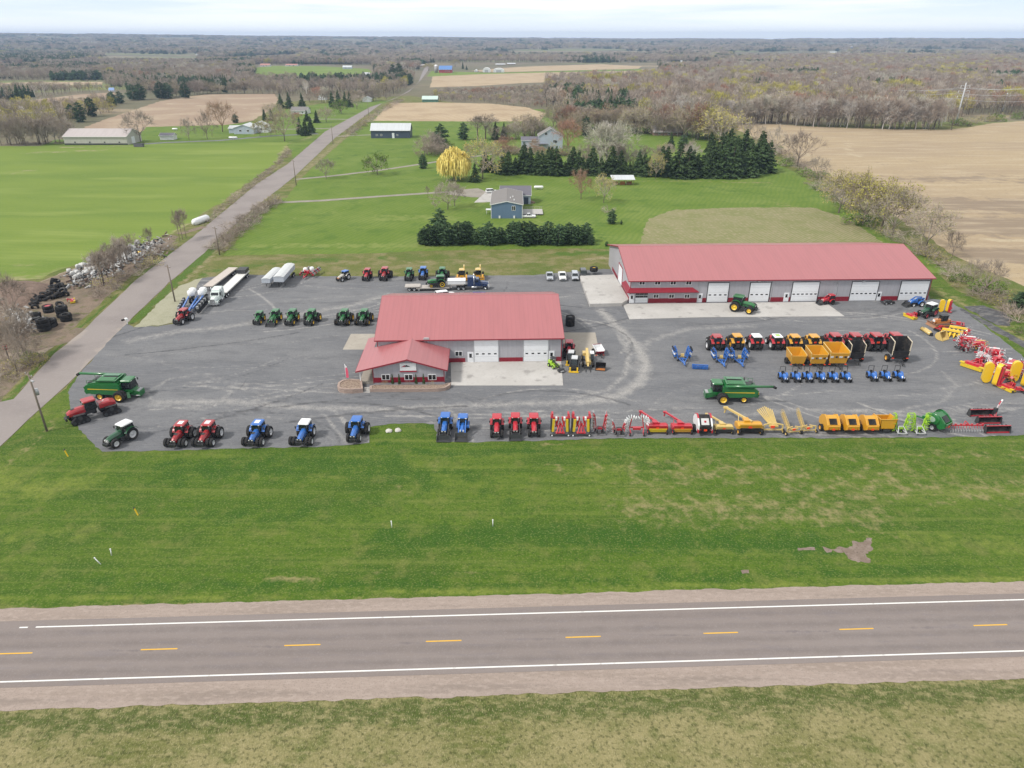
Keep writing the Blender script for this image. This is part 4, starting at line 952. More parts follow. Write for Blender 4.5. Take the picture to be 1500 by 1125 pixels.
def rrect(x, yc, z0, z1, w, r=0.12, top=1.0):
 """rounded section across a hood or roof at station x"""
 h = w/2; ht = h*top
 return [(x, yc - h, z0),(x, yc + h, z0),(x, yc + h, z0 + (z1 - z0)*0.55),(x, yc + ht, z1 - r),(x, yc + ht - r, z1),(x, yc - ht + r, z1),(x, yc - ht, z1 - r),(x, yc - h, z0 + (z1 - z0)*0.55)]
def fender(root, x, y, R, w, mat, a0=0.25, a1=2.9, t=0.05, name='fender'):
 m = MB(); n = 9; prof = []
 for k in range(n + 1):
  a = a0 + (a1 - a0)*k/n; prof.append((x + (R + t)*math.cos(a), R*0 + (R + t)*math.sin(a)))
 for k in range(n,-1,-1):
  a = a0 + (a1 - a0)*k/n; prof.append((x + R*math.cos(a), R*math.sin(a)))
 m.prism(prof, y - w/2, y + w/2)
 return m.build(name, mat, root)
def cab(root, x0, x1, z0, z1, w, roofm, rise=0.22, lean=0.10, roof_w=None, post=BLACK):
 g = MB(); h = w/2
 g.loft([[(x0,-h*0.92, z0),(x1,-h*0.92, z0),(x1, h*0.92, z0),(x0, h*0.92, z0)],[(x0 - 0.06,-h, z0 + 0.5),(x1 + 0.10,-h, z0 + 0.5),(x1 + 0.10, h, z0 + 0.5),(x0 - 0.06, h, z0 + 0.5)],[(x0 + lean,-h*0.93, z1),(x1 - lean*0.3,-h*0.93, z1),(x1 - lean*0.3, h*0.93, z1),(x0 + lean, h*0.93, z1)]])
 g.build('cab', GLASS, root)
 p = MB()
 for sx, xb, xt in ((0, x0 - 0.06, x0 + lean),(1, x1 + 0.10, x1 - lean*0.3),(2,(x0 + x1)/2 - 0.1,(x0 + x1)/2)):
  for s in (-1,1): p.bar((xb, s*h*1.005, z0 + 0.45),(xt, s*h*0.94, z1),0.075)
 for s in (-1,1): p.bar((x0 - 0.06, s*h*1.0, z0 + 0.5),(x1 + 0.1, s*h*1.0, z0 + 0.5),0.06)
 p.build('cab_frame', post, root)
 rw = roof_w or w*1.10
 r = MB(); xa, xb = x0 - 0.10, x1 + 0.22
 r.loft([rrect(xa,0, z1 + 0.02, z1 + rise*0.7, rw*0.88,0.05), rrect(xa + 0.12,0, z1, z1 + rise, rw,0.08,0.95), rrect((xa + xb)/2,0, z1, z1 + rise*1.08, rw,0.09,0.95), rrect(xb - 0.15,0, z1, z1 + rise*0.95, rw,0.08,0.95), rrect(xb,0, z1 + 0.03, z1 + rise*0.6, rw*0.92,0.05)])
 ro = r.build('cab_roof', roofm, root)
 for xx in (xa - 0.01, xb + 0.01):
  for s in (-1,1):
   m = MB(); m.box((xx, s*rw*0.33, z1 + rise*0.35),(0.05,0.22,0.10)); m.build('work_lamp', LAMP, ro)
 return ro
def mirrors(root, x, z, w):
 for s in (-1,1):
  m = MB(); m.bar((x, s*w*0.46, z),(x + 0.12, s*(w*0.46 + 0.5), z + 0.02),0.04); m.box((x + 0.12, s*(w*0.46 + 0.55), z - 0.15),(0.08,0.22,0.42)); m.build('mirror', DARK, root)
def loader(root, x, W_, armm, bucketm=DARK, reach=1.4, z=0.0, bw=2.2):
 for s in (-1,1):
  m = MB(); y = s*W_
  m.bar((x - 1.5, y,1.65),(x - 0.1, y,1.72),0.14,0.2); m.bar((x - 0.1, y,1.72),(x + reach, y,0.55 + z),0.14,0.2); m.bar((x - 1.1, y,0.8),(x - 1.4, y,1.7),0.14,0.16)
  m.build('loader_arm', armm, root)
 m = MB(); bx = x + reach
 prof = [(bx,0.95 + z),(bx - 0.05,0.95 + z),(bx - 0.05,0.15 + z),(bx + 0.75,0.04 + z),(bx + 0.78,0.10 + z),(bx + 0.12,0.22 + z)]
 m.prism(prof,-bw/2, bw/2)
 for s in (-1,1): m.prism([(bx,0.95 + z),(bx,0.15 + z),(bx + 0.75,0.06 + z),(bx + 0.55,0.35 + z)], s*bw/2 - 0.03, s*bw/2 + 0.03)
 m.build('bucket', bucketm, root)
def tractor(body, roof=None, rim=SILVER, dual_r=False, dual_f=False, load=None, patch=None, wide=1.0, hoodm=None, fend=None, weights=True, big=1.0, nose=DARK):
 roof = roof or body; hoodm = hoodm or body; fend = fend or body
 def fn(r):
  R, rf, wb = 0.98*big,0.72*big,2.85
  m = MB(); m.box((1.2,0,0.92),(4.4,0.62,0.50)); m.box((-0.25,0,0.98),(0.9,1.0,0.7)); m.box((wb,0,0.74),(0.35,1.5,0.28)); m.box((0,0,0.98),(0.3,1.7,0.3)); m.build('chassis', DARK, r)
  h = MB()
  h.loft([rrect(0.85,0,1.12,2.02,0.95,0.16,0.86), rrect(1.6,0,1.10,2.0,0.95,0.18,0.84), rrect(2.7,0,1.05,1.90,0.92,0.20,0.80), rrect(3.35,0,1.02,1.74,0.84,0.2,0.78), rrect(3.62,0,1.05,1.52,0.70,0.16,0.75)])
  ho = h.build('hood', hoodm, r)
  for s in (-1,1):
   m = MB(); m.box((2.1, s*0.468,1.42),(1.9,0.02,0.16),0, Matrix.Rotation(0.05,3, 'Y')); m.build('side_grille', DARK, ho)
  if patch:
   m = MB(); m.box((2.3,0,1.985),(0.55,0.42,0.05),0, Matrix.Rotation(0.09,3, 'Y')); m.build('hood_vent', DARK, ho)
  m = MB(); m.box((3.45,0,1.22),(0.40,0.80,0.30)); m.box((3.55,0,1.42),(0.22,0.62,0.20)); go = m.build('grille', nose, r)
  for s in (-1,1):
   m = MB(); m.box((3.68, s*0.25,1.40),(0.06,0.20,0.10)); m.build('headlight', LAMP, go)
  if weights:
   m = MB()
   for k in range(7): m.box((3.85,-0.45 + 0.15*k,0.80),(0.42,0.10,0.42))
   m.box((3.75,0,0.78),(0.3,1.0,0.2)); m.build('front_weight', DARK, r)
  cab(r,-0.72,0.98,1.30,2.72,1.55, roof)
  if patch:
   m = MB(); m.box((0.15,0,2.955),(1.0,0.85,0.03),0, None,(0.9,0.9)); m.build('roof_panel', patch, r)
  for s in (-1,1):
   f = fender(r,0, s*0.98, R + 0.16,0.62, fend,0.5,2.6); f.location.z = R
   m = MB(); m.box((1.35, s*0.62,0.85),(0.9,0.35,0.5)); m.build('fuel_tank', DARK, r)
  off = 0.95*wide
  for s in (-1,1):
   wheel(r,0, s*off, R,0.56, rim, 'wheel', s); wheel(r, wb, s*(off - 0.05), rf,0.46, rim, 'wheel', s)
   if dual_r: wheel(r,0, s*(off + 0.70), R,0.56, rim, 'wheel', s)
   if dual_f: wheel(r, wb, s*(off + 0.55), rf,0.46, rim, 'wheel', s)
  m = MB(); m.cyl((1.15,0.58,1.5),(1.15,0.58,2.85),0.075, n=8); m.build('exhaust', DARK, r)
  mirrors(r,1.0,2.35,1.6)
  m = MB(); m.bar((-0.6,-0.45,0.7),(-1.35,-0.42,0.55),0.09); m.bar((-0.6,0.45,0.7),(-1.35,0.42,0.55),0.09); m.bar((-0.5,0,1.3),(-1.2,0,0.95),0.08); m.build('hitch', DARK, r)
  m = MB(); m.box((-0.80,0,1.75),(0.05,0.5,0.3)); m.build('rear_sign', SMV, r)
  if load: loader(r,2.3,0.72, load, DARK,1.9,0.0,2.3)
 return fn
def utility_tractor(body, rim, rops=True, load=None, cabm=None):
 """small open tractor with folding roll bar"""
 def fn(r):
  m = MB(); m.box((0.8,0,0.62),(2.3,0.42,0.35)); m.box((1.55,0,0.45),(0.2,1.0,0.18)); m.build('chassis', DARK, r)
  h = MB(); h.loft([rrect(0.62,0,0.78,1.38,0.62,0.12,0.86), rrect(1.3,0,0.76,1.36,0.62,0.13,0.84), rrect(1.95,0,0.72,1.22,0.58,0.13,0.8), rrect(2.12,0,0.75,1.05,0.5,0.1,0.8)]); ho = h.build('hood', body, r)
  for s in (-1,1):
   m = MB(); m.box((2.10, s*0.19,0.98),(0.10,0.14,0.26)); m.build('headlight', LAMP, ho)
  m = MB(); m.box((2.1,0,0.78),(0.14,0.46,0.16)); m.build('grille', DARK, r)
  for s in (-1,1):
   f = fender(r,-0.05, s*0.60,0.66,0.42, body,0.1,2.7,0.06); f.location.z = 0.55
   wheel(r,-0.05, s*0.62,0.55,0.36, rim, 'wheel', s,16); wheel(r,1.55, s*0.55,0.36,0.24, rim, 'wheel', s,14)
  if cabm: cab(r,-0.45,0.55,1.0,2.0,1.15, cabm,0.16)
  else:
   m = MB(); m.box((-0.15,0,0.98),(0.45,0.48,0.14)); m.box((-0.38,0,1.22),(0.12,0.48,0.45),0, Matrix.Rotation(-0.15,3, 'Y')); m.build('seat', BLACK, r)
   m = MB(); m.lathe([(0.17,0),(0.19,0.02),(0.21,0),(0.19,-0.02),(0.17,0)],(0,0,0), 'Z',12); o = m.build('steering_wheel', BLACK, r,(0.32,0,1.42)); o.rotation_euler = (0,-0.5,0)
   m = MB(); m.box((0.5,0,1.2),(0.25,0.4,0.4)); m.build('dash', DARK, r)
  if rops:
   m = MB(); m.bar((-0.55,-0.5,0.8),(-0.6,-0.48,2.25),0.08); m.bar((-0.55,0.5,0.8),(-0.6,0.48,2.25),0.08); m.bar((-0.6,-0.5,2.25),(-0.6,0.5,2.25),0.08); m.build('roll_bar', DARK, r)
  m = MB(); m.bar((-0.4,-0.3,0.45),(-1.0,-0.32,0.4),0.06); m.bar((-0.4,0.3,0.45),(-1.0,0.32,0.4),0.06); m.build('hitch', DARK, r)
  if load: loader(r,1.0,0.42, load, DARK,1.45,-0.02,1.6)
 return fn
def combine(r):
 GR = JGREEN
 for s in (-1,1):
  b = MB(); b.prism([(-4.3,1.55),(-3.6,1.25),(0.3,1.05),(1.6,1.35),(1.7,2.6),(1.5,3.05),(-3.9,2.95),(-4.6,2.5)], s*1.60 - 0.09, s*1.60 + 0.09); bo = b.build('side_panel', GR, r)
  m = MB(); m.loft([[(-3.9, s*1.70,2.10),(1.35, s*1.70,2.02),(1.35, s*1.70,2.09),(-3.9, s*1.70,2.24)],[(-3.9, s*1.725,2.10),(1.35, s*1.725,2.02),(1.35, s*1.725,2.09),(-3.9, s*1.725,2.24)]]); m.build('stripe', JYEL, bo)
 b = MB(); b.prism([(-4.4,1.5),(-3.6,1.1),(0.3,0.95),(1.7,1.3),(1.7,2.9),(-4.3,2.8)],-1.51,1.51); b.build('body', GR, r)
 m = MB(); m.prism([(-4.1,2.8),(1.5,2.9),(1.3,3.30),(-2.2,3.38),(-3.8,3.05)],-1.45,1.45); to = m.build('deck', GR, r)
 m = MB(); m.loft([[(-2.0,-1.3,3.36),(1.0,-1.3,3.32),(1.0,1.3,3.32),(-2.0,1.3,3.36)],[(-2.2,-1.62,3.72),(1.25,-1.62,3.72),(1.25,1.62,3.72),(-2.2,1.62,3.72)]],0); m.build('grain_tank', GR, r)
 m = MB(); m.box((-0.45,0,3.735),(2.6,2.3,0.02)); to = m.build('tank_opening', DARK, r)
 for s in (-1,1):
  m = MB(); m.box((-0.45, s*0.85,3.80),(2.7,1.1,0.05),0, Matrix.Rotation(-0.12*s,3, 'X')); m.build('tank_lid', GR, to)
 m = MB(); m.box((-2.9,0.3,3.22),(1.0,1.5,0.30)); m.box((-3.6,-0.7,3.05),(0.7,0.9,0.3)); m.cyl((-2.4,-1.0,3.2),(-2.4,-1.0,3.95),0.13, n=10); m.build('engine', DARK, r)
 m = MB()
 for yy in (-1.3,1.3): m.bar((-4.0, yy,3.6),(-2.4, yy,3.7),0.05)
 for xx in (-4.0,-3.2,-2.4):
  for yy in (-1.3,1.3): m.bar((xx, yy,3.0),(xx, yy,3.68),0.05)
 m.build('handrail', GR, r)
 cab(r,1.75,3.25,1.65,3.25,2.0, GR,0.26,0.05,2.25)
 m = MB(); m.box((2.5,0,1.5),(1.8,2.1,0.5)); m.build('cab_base', GR, r)
 mirrors(r,3.2,2.9,2.3)
 m = MB(); m.prism([(1.7,1.7),(1.9,1.0),(4.3,0.35),(4.5,0.5),(4.45,1.25),(3.4,1.55)],-0.75,0.75); m.box((4.45,0,0.85),(0.14,1.7,0.95)); m.build('feeder_house', GR, r)
 m = MB(); m.box((4.2,0,1.35),(0.5,1.3,0.2)); m.cyl((3.9,-1.0,0.7),(4.6,-1.0,0.7),0.09, n=8); m.build('feeder_drive', STEEL, r)
 m = MB(); m.bar((2.6,-1.15,1.35),(3.0,-1.7,0.5),0.5,0.06); m.build('ladder', GR, r)
 a = MB(); a.cyl((1.1,1.85,3.35),(-6.9,1.75,3.55),0.235, n=14); a.cyl((1.1,1.0,2.9),(1.1,1.9,3.4),0.26, n=12); ao = a.build('unloading_auger', GR, r)
 a = MB(); a.cyl((-6.85,1.75,3.55),(-7.45,1.74,3.25),0.25,0.22,12); a.build('auger_spout', BLACK, ao)
 m = MB(); m.prism([(-4.4,2.2),(-4.9,1.6),(-4.7,1.0),(-4.0,1.1)],-1.3,1.3); m.build('straw_chopper', GR, r)
 m = MB(); m.box((-4.72,1.1,1.9),(0.1,0.5,0.35)); m.build('rear_sign', JYEL, r)
 m = MB(); m.box((1.6,0,0.98),(0.5,3.4,0.45)); m.box((-2.2,0,0.75),(0.35,2.8,0.3)); m.build('axle', DARK, r)
 for s in (-1,1):
  wheel(r,1.6, s*1.62,1.0,0.60, JYEL, 'wheel', s,24); wheel(r,1.6, s*2.32,1.0,0.60, JYEL, 'wheel', s,24)
  wheel(r,-2.2, s*1.45,0.70,0.5, JYEL, 'wheel', s,20)
def quadtrac(r):
 m = MB(); m.box((1.9,0,1.25),(3.6,0.8,0.6)); m.box((-1.9,0,1.25),(2.6,0.9,0.6)); m.cyl((0.1,0,0.7),(0.1,0,1.6),0.4); m.build('chassis', DARK, r)
 h = MB(); h.loft([rrect(1.4,0,1.5,2.55,1.25,0.2,0.85), rrect(2.6,0,1.45,2.5,1.25,0.22,0.84), rrect(3.7,0,1.35,2.30,1.18,0.22,0.8), rrect(4.2,0,1.35,2.0,1.0,0.2,0.78)]); ho = h.build('hood', RED, r)
 m = MB(); m.box((3.2,0,2.44),(0.6,0.5,0.04),0, Matrix.Rotation(0.16,3, 'Y')); m.build('hood_vent', DARK, ho)
 m = MB(); m.box((4.15,0,1.45),(0.35,1.1,0.5)); m.build('grille', DARK, r)
 m = MB(); m.box((4.5,0,1.0),(0.3,1.3,0.45)); m.build('front_weight', DARK, r)
 cab(r,-0.35,1.35,1.7,3.25,1.75, RED,0.26)
 m = MB(); m.loft([rrect(-3.3,0,1.55,2.15,1.7,0.15), rrect(-2.5,0,1.55,2.45,1.8,0.2), rrect(-0.7,0,1.55,2.45,1.8,0.2)]); m.build('rear_body', RED, r)
 m = MB(); m.cyl((-1.2,0.3,2.4),(-1.6,0.9,3.0),0.05, n=6); m.bar((-0.9,-0.85,1.4),(-0.9,-1.15,2.5),0.07); m.build('handrail', WHITE, r)
 mirrors(r,1.4,2.9,1.8)
 m = MB()
 for k in range(4): m.box((0.1 - 0.1*k,-1.05,0.7 + 0.32*k),(0.45,0.5,0.05))
 m.build('steps', DARK, r)
 for xc in (2.6,-2.3):
  for s in (-1,1):
   y = s*1.25; t = MB(); prof = []
   for (cx, cz, rr, a0, a1) in ((-1.05,0.40,0.40, PI*0.75, PI*1.5),(1.05,0.40,0.40, PI*1.5, PI*2.25),(0,1.15,0.42, PI*0.25, PI*0.75)):
    for k in range(6): a = a0 + (a1 - a0)*k/5; prof.append((xc + cx + rr*math.cos(a), cz + rr*math.sin(a)))
   t.prism(prof, y - 0.36, y + 0.36)
   for k in range(12): t.box((xc - 1.1 + 0.2*k, y,0.012),(0.08,0.74,0.03))
   to = t.build('track', BLACK, r)
   for (cx, cz, rr) in ((-1.05,0.42,0.30),(1.05,0.42,0.30),(0,1.15,0.34),(-0.35,0.26,0.18),(0.35,0.26,0.18)):
    m = MB(); m.cyl((xc + cx, y + s*0.30, cz),(xc + cx, y + s*0.40, cz), rr, n=14); m.build('track_wheel', DARK, to)
   f = MB(); f.bar((xc - 0.9, y,1.62),(xc + 0.9, y,1.62),0.7,0.05); f.build('fender', DARK, r)
def track_tractor(r):
 tractor(JGREEN, rim=JYEL, weights=True)(r)
 for o in [c for c in r.children if c.name.startswith('wheel')]:
  for k in list(o.children): bpy.data.objects.remove(k)
  bpy.data.objects.remove(o)
 for s in (-1,1):
  y = s*1.0; t = MB(); prof = []
  for (cx, cz, rr, a0, a1) in ((-0.3,0.80,0.80, PI*0.5, PI*1.5),(2.6,0.45,0.45, PI*1.5, PI*2.5)):
   for k in range(9): a = a0 + (a1 - a0)*k/8; prof.append((cx + rr*math.cos(a), cz + rr*math.sin(a)))
  t.prism(prof, y - 0.28, y + 0.28); to = t.build('track', BLACK, r)
  for (cx, cz, rr) in ((-0.3,0.80,0.62),(2.6,0.47,0.34)):
   m = MB(); m.lathe([(rr, s*0.30),(rr*0.8, s*0.31),(rr*0.7, s*0.25),(rr*0.25, s*0.25),(rr*0.2, s*0.33),(0.001, s*0.33)],(cx, y, cz), 'Y',18); m.build('track_wheel', JYEL, to)
  m = MB()
  for k in range(3): m.cyl((0.6 + 0.6*k, y + s*0.28,0.24),(0.6 + 0.6*k, y + s*0.33,0.24),0.2, n=12)
  m.build('roller', DARK, to)
def truck(body, sleeper=True):
 def fn(r):
  m = MB()
  for s in (-1,1): m.box((-1.0, s*0.42,0.92),(8.2,0.12,0.26))
  m.build('frame', DARK, r)
  h = MB(); h.loft([rrect(1.2,0,1.0,2.1,1.9,0.2,0.86), rrect(2.4,0,0.95,2.0,1.7,0.22,0.82), rrect(3.2,0,0.9,1.8,1.5,0.22,0.8)]); h.build('hood', body, r)
  m = MB(); m.box((3.24,0,1.35),(0.12,1.1,0.85)); m.build('grille', CHROME, r)
  m = MB(); m.box((3.35,0,0.62),(0.25,2.45,0.42)); m.build('bumper', CHROME, r)
  for s in (-1,1):
   m = MB(); m.box((3.15, s*0.85,1.2),(0.2,0.35,0.25)); m.build('headlight', LAMP, r)
   f = fender(r,2.35, s*1.0,0.62,0.42, body,0.0,3.0,0.06); f.location.z = 0.52
  m = MB(); m.loft([[(-0.6,-1.1,1.0),(1.3,-1.1,1.0),(1.3,1.1,1.0),(-0.6,1.1,1.0)],[(-0.6,-1.1,2.05),(1.3,-1.1,2.05),(1.3,1.1,2.05),(-0.6,1.1,2.05)],[(-0.6,-1.0,2.9),(0.8,-1.0,2.9),(0.8,1.0,2.9),(-0.6,1.0,2.9)]]); co = m.build('cab', body, r)
  m = MB(); m.quad((1.24,-0.92,2.14),(1.24,0.92,2.14),(0.90,0.86,2.78),(0.90,-0.86,2.78)); m.v = [(x + 0.03, y, z + 0.01) for x, y, z in m.v]; m.build('windscreen', GLASS, co)
  for s in (-1,1):
   m = MB(); m.box((0.25, s*1.085,2.35),(0.8,0.05,0.55)); m.build('side_window', GLASS, co)
  if sleeper:
   m = MB(); m.loft([rrect(-2.2,0,1.0,3.5,2.35,0.2,0.95), rrect(-0.65,0,1.0,3.5,2.35,0.2,0.95), rrect(0.1,0,2.85,3.15,2.1,0.1,0.9)]); m.build('sleeper', body, r)
  for s in (-1,1):
   m = MB(); m.cyl((-0.5, s*1.25,1.2),(-0.5, s*1.25,3.7),0.1, n=8); m.build('exhaust', CHROME, r)
   m = MB(); m.cyl((0.2, s*1.0,0.75),(-1.2, s*1.0,0.75),0.32, n=14); m.build('fuel_tank', CHROME, r)
  mirrors(r,1.2,2.5,2.2)
  for s in (-1,1):
   wheel(r,2.35, s*1.0,0.52,0.3, CHROME, 'wheel', s,16,0)
   for xx in (-3.3,-4.6): wheel(r, xx, s*0.95,0.52,0.56, CHROME, 'wheel', s,16,0)
  m = MB(); m.box((-3.95,0,1.15),(1.2,1.0,0.12)); m.build('fifth_wheel', DARK, r)
 return fn
def trailer(length, deckm, drop=False, axles=2, bed=0.0, zd=1.3):
 """flat trailer; drop = lowboy with a raised neck and tail"""
 def fn(r):
  m = MB(); L_ = length
  if drop:
   m.box((-1.6,0,1.55),(3.4,2.5,0.24)); m.box((-L_*0.5 - 0.4,0,0.75),(L_ - 6.6,2.6,0.26)); m.box((-L_ + 1.9,0,1.15),(3.8,2.6,0.24))
   m.box((-3.25,0,1.15),(0.3,2.0,1.0)); m.box((-L_ + 3.85,0,0.95),(0.3,2.4,0.6))
  else:
   m.box((-L_/2,0, zd),(L_,2.55,0.18))
   for s in (-1,1): m.box((-L_/2, s*0.5, zd - 0.3),(L_*0.95,0.15,0.45)); m.box((-L_/2, s*1.27, zd),(L_,0.06,0.26))
  m.build('deck', deckm, r)
  if bed:
   m = MB(); m.box((-L_ + bed/2,0, zd + 0.75),(bed,2.4,0.9)); m.build('ramp', DARK, r)
  if not drop:
   for s in (-1,1):
    m = MB(); m.box((-2.6, s*0.9,0.6),(0.14,0.14,1.2)); m.build('landing_leg', DARK, r)
  for k in range(axles):
   for s in (-1,1): wheel(r,-L_ + 1.1 + 1.25*k, s*0.98,0.5,0.55, SILVER, 'wheel', s,16,0)
 return fn
def hopper(r):
 L_ = 11.5; m = MB()
 for (x0, x1) in ((-5.6,-0.1),(-11.4,-5.8)):
  m.loft([[(x0 + 1.7,-0.35,0.75),(x1 - 1.7,-0.35,0.75),(x1 - 1.7,0.35,0.75),(x0 + 1.7,0.35,0.75)],[(x0,-1.25,1.75),(x1,-1.25,1.75),(x1,1.25,1.75),(x0,1.25,1.75)]])
 m.build('hopper', CHROME, r)
 m = MB(); m.box((-5.75,0,2.35),(11.5,2.55,1.25))
 for k in range(22):
  for s in (-1,1): m.box((-0.4 - 0.51*k, s*1.29,2.35),(0.07,0.05,1.25))
 m.build('body', paint('silver trailer side',(0.50,0.54,0.60),0.4,0.1), r)
 m = MB(); m.loft([[(-11.55,-1.34,2.96),(0.05,-1.34,2.96),(0.05,1.34,2.96),(-11.55,1.34,2.96)],[(-11.55,-0.5,3.28),(0.05,-0.5,3.28),(0.05,0.5,3.28),(-11.55,0.5,3.28)]]); m.build('tarp', paint('pale tarp',(0.55,0.57,0.58),0.7), r)
 for s in (-1,1):
  m = MB(); m.box((-2.2, s*0.8,0.75),(0.14,0.14,1.5)); m.build('landing_leg', DARK, r)
  for xx in (-10.6,-9.3): wheel(r, xx, s*0.98,0.5,0.55, SILVER, 'wheel', s,16,0)
def car(body, kind='suv'):
 def fn(r):
  m = MB()
  L2 = 2.5 if kind == 'suv' else 2.85
  m.loft([rrect(-L2,0,0.42,0.98,1.75,0.1,0.95), rrect(-L2 + 0.15,0,0.35,1.05,1.88,0.1,0.95), rrect(0.8,0,0.35,1.08,1.9,0.12,0.94), rrect(L2 - 0.35,0,0.35,0.98,1.86,0.14,0.9), rrect(L2,0,0.42,0.82,1.6,0.1,0.9)]); m.build('body', body, r)
  xb, xf = (-L2 + 0.1,1.2) if kind == 'suv' else (-0.7,1.3)
  m = MB(); m.loft([[(xb,-0.88,1.0),(xf,-0.88,1.0),(xf,0.88,1.0),(xb,0.88,1.0)],[(xb + 0.25,-0.74,1.66),(xf - 0.75,-0.74,1.66),(xf - 0.75,0.74,1.66),(xb + 0.25,0.74,1.66)]]); co = m.build('cabin_glass', GLASS, r)
  m = MB(); m.loft([rrect(xb + 0.2,0,1.62,1.72,1.5,0.04,0.95), rrect((xb + xf)/2 - 0.2,0,1.63,1.76,1.54,0.05,0.95), rrect(xf - 0.68,0,1.62,1.70,1.48,0.04,0.95)]); m.build('roof', body, r)
  m = MB()
  for s in (-1,1):
   for (a, b) in ((xf, xf - 0.75),(xb, xb + 0.25),((xb + xf)/2 - 0.2,(xb + xf)/2 - 0.25)): m.bar((a, s*0.885,1.02),(b, s*0.745,1.68),0.09)
  m.build('pillar', body, co)
  if kind == 'pickup':
   m = MB(); m.box((-1.75,0,1.075),(1.9,1.55,0.03)); m.build('cargo_bed', DARK, r)
  m = MB(); m.box((L2 + 0.01,0,0.68),(0.06,1.0,0.22)); m.build('grille', DARK, r)
  m = MB(); m.box((L2 - 0.02,0,0.45),(0.14,1.7,0.16)); m.build('bumper', DARK if kind == 'suv' else CHROME, r)
  for s in (-1,1):
   m = MB(); m.box((L2 - 0.06, s*0.66,0.76),(0.14,0.3,0.14)); m.build('headlight', LAMP, r)
   for xx in (-L2*0.6, L2*0.62): wheel(r, xx, s*0.82,0.37,0.25, SILVER, 'wheel', s,14,0)
 return fn
def disc_mower(r):
 """triple mower folded upright for transport: a red A frame between two standing wings"""
 m = MB(); m.bar((0.8,0,0.55),(-0.5,0,1.9),0.22)
 for s in (-1,1): m.bar((0.85, s*0.55,0.45),(0.1, s*0.10,1.9),0.16); m.bar((0.3, s*0.35,1.2),(-0.2, s*0.8,2.4),0.16)
 m.box((0.7,0,0.55),(0.3,1.4,0.2)); m.build('headstock', REDD, r)
 m = MB(); m.box((0.9,0,0.28),(0.28,3.1,0.22)); m.build('cutter_bar', DARK, r)
 for s in (-1,1):
  m = MB(); m.cyl((1.06, s*1.25,0.25),(1.12, s*1.25,0.25),0.12, n=10); m.build('end_disc', WHITE, r)
  m = MB(); m.box((-0.25, s*1.35,1.75),(1.3,0.16,2.7)); wo = m.build('wing', DARK, r)
  m = MB(); m.box((0.30, s*1.05,1.65),(0.55,0.36,2.1),0, Matrix.Rotation(0.05*s,3, 'X')); m.build('curtain', TARP, wo)
  m = MB(); m.box((-0.1, s*1.25,3.25),(1.1,0.42,0.7),0, Matrix.Rotation(0.12*s,3, 'X'),(0.7,0.6)); m.box((0.2, s*0.95,2.8),(0.4,0.3,0.35)); m.build('wing_cover', REDD, wo)
  m = MB(); m.cyl((0.05, s*0.9,2.9),(0.1, s*0.45,1.6),0.09, n=8); m.box((0.25, s*0.62,2.75),(0.35,0.28,0.5)); m.build('lift_ram', WHITE, r)
  m = MB(); m.box((-0.1, s*0.48,2.2),(0.6,0.35,1.1),0, Matrix.Rotation(0.2*s,3, 'X')); m.bar((0.1, s*0.7,1.2),(0.1, s*0.3,2.9),0.16); m.build('wing_hinge', REDD, r)
def rotor(m, c, R, axis, mat_arm, mat_hub, arms=9, tines=True):
 c = Vector(c); ax = Vector(axis).normalized(); u = ax.orthogonal().normalized(); w_ = ax.cross(u)
 m.cyl(c - ax*0.12, c + ax*0.12,0.27, n=8, mat=1)
 for k in range(arms):
  a = 2*PI*k/arms + 0.3; d = u*math.cos(a) + w_*math.sin(a)
  m.bar(c, c + d*R*0.8,0.075,0.075,0 if k % 2 else 1)
  t = w_*math.cos(a) - u*math.sin(a)
  for q in (-1,1): m.bar(c + d*R*0.8 + ax*0.06*q, c + d*R*1.08 - t*0.18 + ax*(0.12*q - 0.26),0.055,0.055,0)
def tedder(n_pair=3, tall=3.6, hub=REDD, arm=SILVER, fr=WHITE, apart=1.3, hitch=WHITE, R=0.72, splay=0.12):
 def fn(r):
  m = MB(); m.box((0,0,0.75),(0.25, apart*2 - 0.4,0.18)); m.box((0.1,0,0.95),(0.3,0.7,0.35)); m.build('frame', hub, r)
  h = MB(); h.bar((0.2,-0.55,0.55),(1.1,-0.75,0.45),0.10); h.bar((0.2,0.55,0.55),(1.1,0.75,0.45),0.10); h.bar((0.2,-0.4,1.3),(1.15,-0.75,0.45),0.09); h.bar((0.2,0.4,1.3),(1.15,0.75,0.45),0.09); h.bar((0.2,-0.45,1.3),(0.2,0.45,1.3),0.1); h.bar((1.1,-0.8,0.45),(1.1,0.8,0.45),0.1); h.build('headstock', hitch, r)
  for s in (-1,1):
   b = MB(); b.bar((0, s*(apart - 0.2),0.75),(-0.1, s*(apart + splay*(tall - 1)), tall - 0.4),0.15); bo = b.build('folding_arm', hub, r)
   for k in range(n_pair):
    z = 0.95 + (tall - 1.45)*k/max(1, n_pair - 1); m = MB()
    rotor(m,(-0.1, s*(apart + 0.18 + splay*(z - 1)), z), R,(0.15,-s,0.1),0,1); m.build('rotor',[arm, hub], bo)
   wheel(r,0.1, s*(apart - 0.35),0.27,0.2, hub, 'wheel', s,12,0)
   wheel(r,-0.4, s*(apart - 0.15),0.27,0.2, hub, 'wheel', s,12,0)
 return fn
